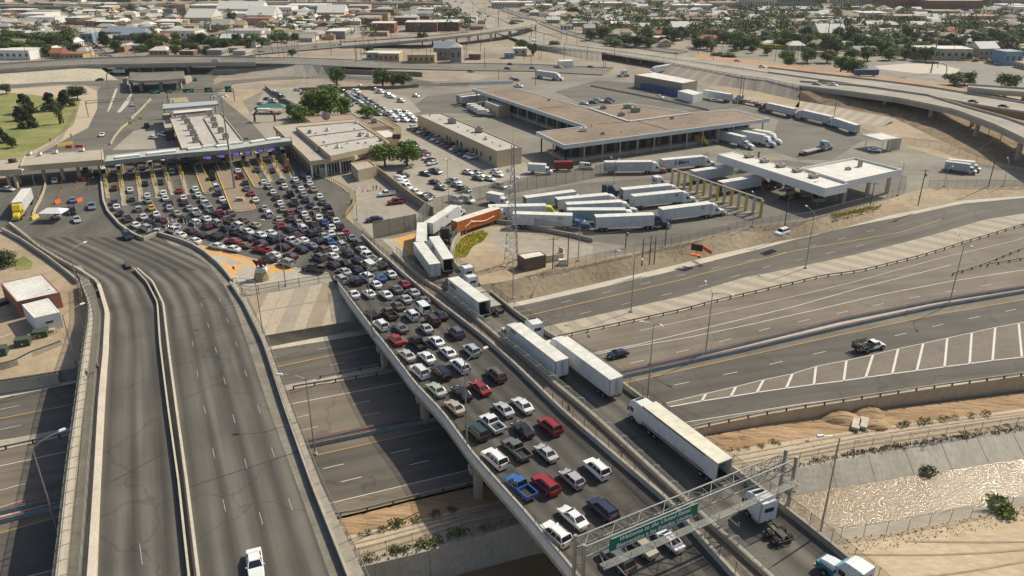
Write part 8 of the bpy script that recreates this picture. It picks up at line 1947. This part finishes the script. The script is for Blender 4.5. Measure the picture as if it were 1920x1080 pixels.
for (y,x,px,py) in cands:
    dens = .92 if px < 820 else (.72 if py > 45 else .9)
    if random.random() > dens: continue
    big = random.random() < (.14 if px < 700 else .05)
    w, d, h = random.choice([(26,16,6),(34,18,7),(30,22,6)]) if big else random.choice([(10,8,3.2),(13,9,3.4),(15,10,3.2),(12,11,3.6),(17,10,3.4)])
    if not free(x,y,max(w,d)*.42): continue
    occ.append((x,y,max(w,d)*.44))
    wc = random.choice(['white','cream','tan','cream','white','grey','yellow-tan','white','tan','brown','pinkish','grey']); rc = random.choice(['white','white','pale grey','tan','pale grey','white','tan','pale grey','brown','white','dark grey','tan','white','pale grey','rust red']); kd = 'flat' if big or random.random() < .4 else random.choice(['gable','hip'])
    add_house(x,y,w,d,h,kd,wc,rc,ang+random.choice([0,0,pi/2])+random.uniform(-.05,.05), full=nh < 298)
for k, (b, m) in stuff_h.items(): b.obj('distant_houses', m, kind='stuff')
# parked cars along city streets: far ones joined
b = MB(); cm = {}
def tinycar(x, y, rz_, c):
    bb = cm.setdefault(c, MB()); bb.box((x,y,.3),(4.4,1.8,.65),rz_,0); bb.box((x,y,.95),(2.2,1.6,.5),rz_,1,top=(.8,.85))
for t in range(46):
    s = t/46; 
    for sd, cpx in ((0, (190,108,62,5)),(1,(215,108,72,5))):
        if random.random() < .3: continue
        y0_, y1_ = P(cpx[0],cpx[1],0), P(cpx[2],cpx[3],0); q = y0_.lerp(y1_, s); tinycar(q.x+(2.4 if sd == 0 else -2.4), q.y, atan2((y1_-y0_).y,(y1_-y0_).x), random.choice('wwskgbr'))
for i in range(60): q = P(1478+random.uniform(0,95), 79+random.uniform(0,9), 0); tinycar(q.x,q.y,random.choice([.1,1.6]),random.choice('wwwsskgl'))
for i in range(24): q = P(1790+i*4.5+random.uniform(-2,2), 108+i*.4+random.uniform(-2,5), 0); tinycar(q.x,q.y,random.choice([.1,.2]),random.choice('wwsky'))
for i in range(150):
    px, py = random.uniform(0,1920), random.uniform(20,108)
    if blocked(px,py): continue
    q = P(px,py,0)
    if free(q.x,q.y,3): tinycar(q.x,q.y,random.choice([ang,ang+pi/2]),random.choice('wwskgbr'))
for i in range(40):
    t = random.random(); q = P(826+t*150+random.uniform(6,30), t*75, 0.1) if i % 2 else P(420+t*380, 104-t*34, .7); tinycar(q.x,q.y,-.8 if i % 2 else .5,random.choice('wwskgr'))
for c, bb in cm.items(): bb.obj('distant_cars', [colmat(CC[c][0]), M_cglass], kind='stuff')
for i in range(4):
    q = P(1400+i*22,88+i*1.4,0); r = empty('school_bus', q, f'yellow school bus in the bus lot, {ordn(i)} from the left', 'bus', 'yellow school buses', rot=-.12); MB().box((0,0,.6),(10.5,2.5,2.4)).obj('body', M_ybol, r); MB().box((0,0,1.8),(9.4,2.56,.6)).obj('window', M_cglass, r); wheels(r,[-3.4,3.4],1.1)
q = P(1623,142,4); r = empty('coach', q, 'blue coach parked below the oval lot', 'bus', rot=-.06); MB().box((0,0,.5),(13,2.6,2.9)).obj('body', M_blue, r); MB().box((0,0,1.9),(12,2.66,.8)).obj('window', M_cglass, r); wheels(r,[-4,4],1.1)
boxtruck('white box lorry coming down the far freeway', (1003,76),(1000,74), L=7)
for i,(x,y,t) in enumerate(((1745,137,58),(1795,90,42),(1830,82,55),(1550,80,38),(935,62,0),(665,62,30),(1570,82,38))):
    g = P(x,y,0); h = 32 if i in (0,) else (26 if i < 3 else 18); r = empty('light_mast', g, ['tall floodlight mast at the oval lot','leaning-looking pale mast among the far trees','pale mast with a lamp cluster near the blue building','dark mast among the trees above the car lot','mast in the middle of the far interchange','tall pole by the brick school yard','second dark mast above the car lot'][i], 'light mast'); MB().cyl((0,0,0),(0,0,h),.45,.25,7).obj('pole', M_pole, r); MB().box((0,0,h-.6),(4,1.2,.8)).obj('lamp_cluster', M_lamp, r)
pb_ = MB()
for i in range(330):
    px, py = random.uniform(0,1920), random.uniform(14,128)
    q = P(px,py,0); h = random.uniform(9,13); pb_.cyl((q.x,q.y,0),(q.x,q.y,h),.16,.12,4); pb_.box((q.x,q.y,h-.8),(2.2,.12,.12))
pb_.obj('distant_poles', M_wood, kind='stuff')
hm = bpy.data.materials.new('haze'); hm.use_nodes = True; hm.node_tree.nodes.remove(hm.node_tree.nodes['Principled BSDF']); pv = hm.node_tree.nodes.new('ShaderNodeVolumePrincipled')
pv.inputs['Color'].default_value = (.86,.88,.9,1); pv.inputs['Density'].default_value = 0.00006; pv.inputs['Anisotropy'].default_value = .2; hm.node_tree.links.new(pv.outputs[0], hm.node_tree.nodes['Material Output'].inputs['Volume'])
MB().box((0,3400,-11),(9600,7600,86)).obj('haze', hm, kind='stuff')
# ================================================================== trees
M_leaf = [mat('leaf_bright',(0.095,0.155,0.025),.7,vs=.5,col2=(0.15,0.22,0.04)), mat('leaf_mid',(0.07,0.11,0.024),.7,vs=.5,col2=(0.115,0.16,0.036)), mat('leaf_dark',(0.045,0.07,0.02),.7,vs=.5,col2=(0.075,0.105,0.03)), mat('leaf_pine',(0.018,0.032,0.012),.8,vs=.6,col2=(0.035,0.052,0.018))]
M_bark = mat('bark',(0.10,0.07,0.045),.9)
def crown_mesh(seed, n, shape='round', leaf=.5, clumps=16):
    random.seed(seed); b = MB(); cl = []
    for i in range(clumps):
        if shape == 'round': a = random.uniform(0,2*pi); rr = random.uniform(.1,.72); z = random.uniform(-.7,.66); q = Vector((cos(a)*rr*sqrt(max(.1,1-z*z)),sin(a)*rr*sqrt(max(.1,1-z*z)),z)); cr = random.uniform(.26,.42)
        elif shape == 'cone': z = random.uniform(-.9,.9); a = random.uniform(0,2*pi); z = -.85+1.7*random.random()**1.5; rr = (1-(z+1)/2)**.7*.72; q = Vector((cos(a)*rr,sin(a)*rr,z)); cr = random.uniform(.28,.42)*(1.15-(z+1)/3)
        else: z = random.uniform(-.9,.9); a = random.uniform(0,2*pi); q = Vector((cos(a)*.4,sin(a)*.4,z)); cr = random.uniform(.3,.45)
        cl.append((q,cr))
    for k in range(n):
        q, cr = random.choice(cl); v = Vector((random.gauss(0,1),random.gauss(0,1),random.gauss(0,1))).normalized()*cr*random.uniform(.55,1.05); p = q+v
        s = leaf*random.uniform(.6,1.3); d1 = (v.normalized()+Vector((random.uniform(-1,1),random.uniform(-1,1),random.uniform(-1,1)))).normalized(); t1 = d1.cross(Vector((random.uniform(-1,1),random.uniform(-1,1),random.uniform(-1,1)))).normalized(); t2 = d1.cross(t1)
        b.add([p-t1*s,p+t1*s,p+t2*s*1.2,],[(0,1,2)]); 
    return b.mesh('crown')
CRN = {'round':[crown_mesh(i,2400,'round',.085,26) for i in range(4)], 'cone':[crown_mesh(20+i,1800,'cone',.11,26) for i in range(2)], 'col':[crown_mesh(30,700,'col',.1,10)], 'far':[crown_mesh(40+i,260,'round',.17,10) for i in range(4)]}
def trunk_mesh():
    b = MB(); b.cyl((0,0,0),(0,0,.45),.05,.035,7)
    for k in range(4): a = k*1.6; b.cyl((0,0,.3+.04*k),(.2*cos(a),.2*sin(a),.62+.03*k),.022,.01,5)
    return b.mesh('trunk')
TRK = trunk_mesh(); TRK.materials.append(M_bark); _cm = {}
def tree(x, y, w, h, shape, leaf, label, seed=0, name='tree', group=None, z=0):
    r = empty(name, (x,y,z), label, 'tree', group, rot=random.uniform(0,6.28)); cm_ = CRN[shape][seed % len(CRN[shape])]; key = (cm_.name, leaf)
    if key not in _cm: c = cm_.copy(); c.materials.clear(); c.materials.append(M_leaf[leaf]); _cm[key] = c
    t = put('trunk', TRK, None, r); t.scale = (h,h,h); c = put('crown', _cm[key], None, r); hz_ = h*(.44 if shape != 'cone' else .47); c.location = (0,0,h-hz_*1.08); c.scale = (w/2*1.25,w/2*1.25,hz_*1.05); return r
def ptree(px, py, wpx, hpx, shape, leaf, label, seed=0, z=0, group=None, name='tree'):
    g = P(px,py,z); s = FPX/((g.y*CT)-(z-CH)*ST); tree(g.x,g.y,wpx/s,hpx/s/.94,shape,leaf,label,seed,name,group,z)
T = [(722,312,50,42,'round',0,'left of the two bright round trees beside the head house'),(763,311,52,46,'round',0,'right of the two bright round trees beside the head house'),
 (566,232,44,36,'round',0,'leftmost bright tree in the clump behind the head house'),(588,224,50,44,'round',0,'broad low tree in the clump behind the head house'),(612,222,62,58,'round',0,'tallest tree of the clump in the visitor car park'),(640,218,44,36,'round',0,'small tree at the right of the car park clump'),(596,205,46,38,'round',1,'tree at the back left of the car park clump'),(690,222,40,24,'round',0,'low spreading tree at the right rear wing'),(552,222,26,26,'round',1,'small tree at the left end of the car park clump'),
 (632,159,32,32,'round',1,'lone tree above the visitor car park wall'),(718,163,42,34,'round',1,'broad tree above the staff car park'),(737,162,22,24,'round',1,'small tree beside the broad one above the staff car park'),(755,162,30,24,'round',1,'slanting tree above the staff car park'),
 (50,212,34,33,'cone',3,'tall dark pine in the middle of the park'),(97,207,32,31,'cone',3,'dark round pine right of the tall one'),(124,199,28,28,'cone',3,'dark pine near the park corner'),(146,186,38,24,'round',2,'spreading dark tree at the park corner'),(55,239,30,29,'cone',3,'dark pine below the tall pine'),(37,226,22,24,'cone',3,'small dark pine left of the lower pine'),(113,232,16,40,'col',1,'slim lighter tree near the park fence'),(13,176,20,18,'round',2,'dark tree at the upper left of the park'),(0,268,34,30,'cone',3,'pine cut by the left edge of the park'),(24,277,18,20,'round',2,'small round tree low in the park'),
 (8,512,50,46,'round',2,'dark bushy tree cut by the left edge beside the stone wall',)]
for i, t in enumerate(T): ptree(*t[:7], seed=i, z=0 if t[1] < 400 else -1.8)
T2 = [(1475,122,32,26),(1513,118,30,26),(1550,118,32,24),(1480,126,22,20),(1595,116,30,24),(1626,114,30,26),(1667,113,30,24),(1697,112,24,20),(1735,115,36,26),(1576,135,38,30),(1600,140,40,30),(1790,160,40,24),(1820,160,26,26),(1890,165,44,26),(1808,158,24,22),(1333,96,18,18),(1380,96,18,20),(1410,100,14,16),(1438,104,16,18),(1345,110,22,12),(1365,112,30,12)]
for i,(x,y,w,h) in enumerate(T2): ptree(x,y,w,h,'round' if i != 12 else 'far',1 if i % 3 else 0, f'round green tree by the right-hand freeway, {ordn(sorted(q[0] for q in T2).index(x))} from the left', seed=i)
T3 = [(92,96,50,34),(120,100,46,34),(70,102,40,28),(145,104,30,22),(40,104,36,26),(18,106,30,24),(130,80,34,26),(105,84,30,22),(75,84,26,22),(282,90,36,28),(300,86,24,20),(380,92,34,30),(400,96,30,26),(420,96,30,22),(365,88,26,24),(345,94,24,20),(548,107,14,14),(437,44,18,20),(248,26,14,18),(60,70,30,18),(20,84,26,24),(1190,88,40,22),(1170,84,30,20),(1215,90,26,18),(1130,72,34,22),(1108,76,22,20),(1145,88,44,18),(1075,30,30,16),(792,84,20,22),(692,100,18,14),(980,96,26,22),(1000,104,16,22),(1040,92,20,14)]
for i,(x,y,w,h) in enumerate(T3): ptree(x,y,w,h,'round',2 if i % 2 else 1, f'{"dark" if i % 2 else "green"} tree in the city belt, {ordn(sorted(range(len(T3)), key=lambda j:T3[j][0]).index(i))} of the larger ones from the left', seed=i)
random.seed(5); nt_ = 0; sb = {}
tc = []
for k in range(5200):
    px = random.uniform(-10,1930); py = 1+107*random.random()**.8 if px < 900 else 1+ 112*random.random()**.75
    d = .26 if px < 820 else (.62 if py < 100 else .3)
    if random.random() > d: continue
    if any(inpoly(px,py,e) for e in EXC[:2]) or (inpoly(px,py,EXC[2]) and random.random() < .9): continue
    q = P(px,py,0)
    if not free(q.x,q.y,1.0): continue
    tc.append((q.y,q.x,px,py))
tc.sort(); tc = tc[:]
pts_used = []
for (y,x,px,py) in tc:
    w = random.uniform(5,10) if px < 820 else random.uniform(5.5,12); h = w*random.uniform(.75,1.1)
    if any(abs(a-x) < 4.5 and abs(c-y) < 4.5 for a,c in pts_used[-60:]): continue
    pts_used.append((x,y)); lf = random.choice([2,2,1,1,0,0,1,3])
    if nt_ < 222:
        tree(x,y,w,h,'far' if py < 60 else 'round',lf,f'{["bright green","mid green","dark green","very dark"][lf]} {"broad" if w > 10 else "small"} tree {where(px,py)}',seed=nt_,group='city trees '+where(px,py)); nt_ += 1
    else:
        b = sb.setdefault(lf, MB()); random.seed(int(x*7+y)); n = 70
        for k in range(n):
            v = Vector((random.gauss(0,1),random.gauss(0,1),random.gauss(0,1))).normalized(); v = Vector((v.x*w/2*random.uniform(.6,1),v.y*w/2*random.uniform(.6,1),h*.6+v.z*h*.4*random.uniform(.6,1))); s = w*.13
            d1 = Vector((random.uniform(-1,1),random.uniform(-1,1),random.uniform(-1,1))).normalized()*s; d2 = Vector((random.uniform(-1,1),random.uniform(-1,1),random.uniform(-1,1))).normalized()*s; q = Vector((x,y,0))+v; b.add([q-d1,q+d1,q+d2],[(0,1,2)])
for lf, b in sb.items(): b.obj('distant_trees', M_leaf[lf], kind='stuff')
print('houses', nh, 'trees', nt_, 'stuff trees', len(pts_used)-nt_)
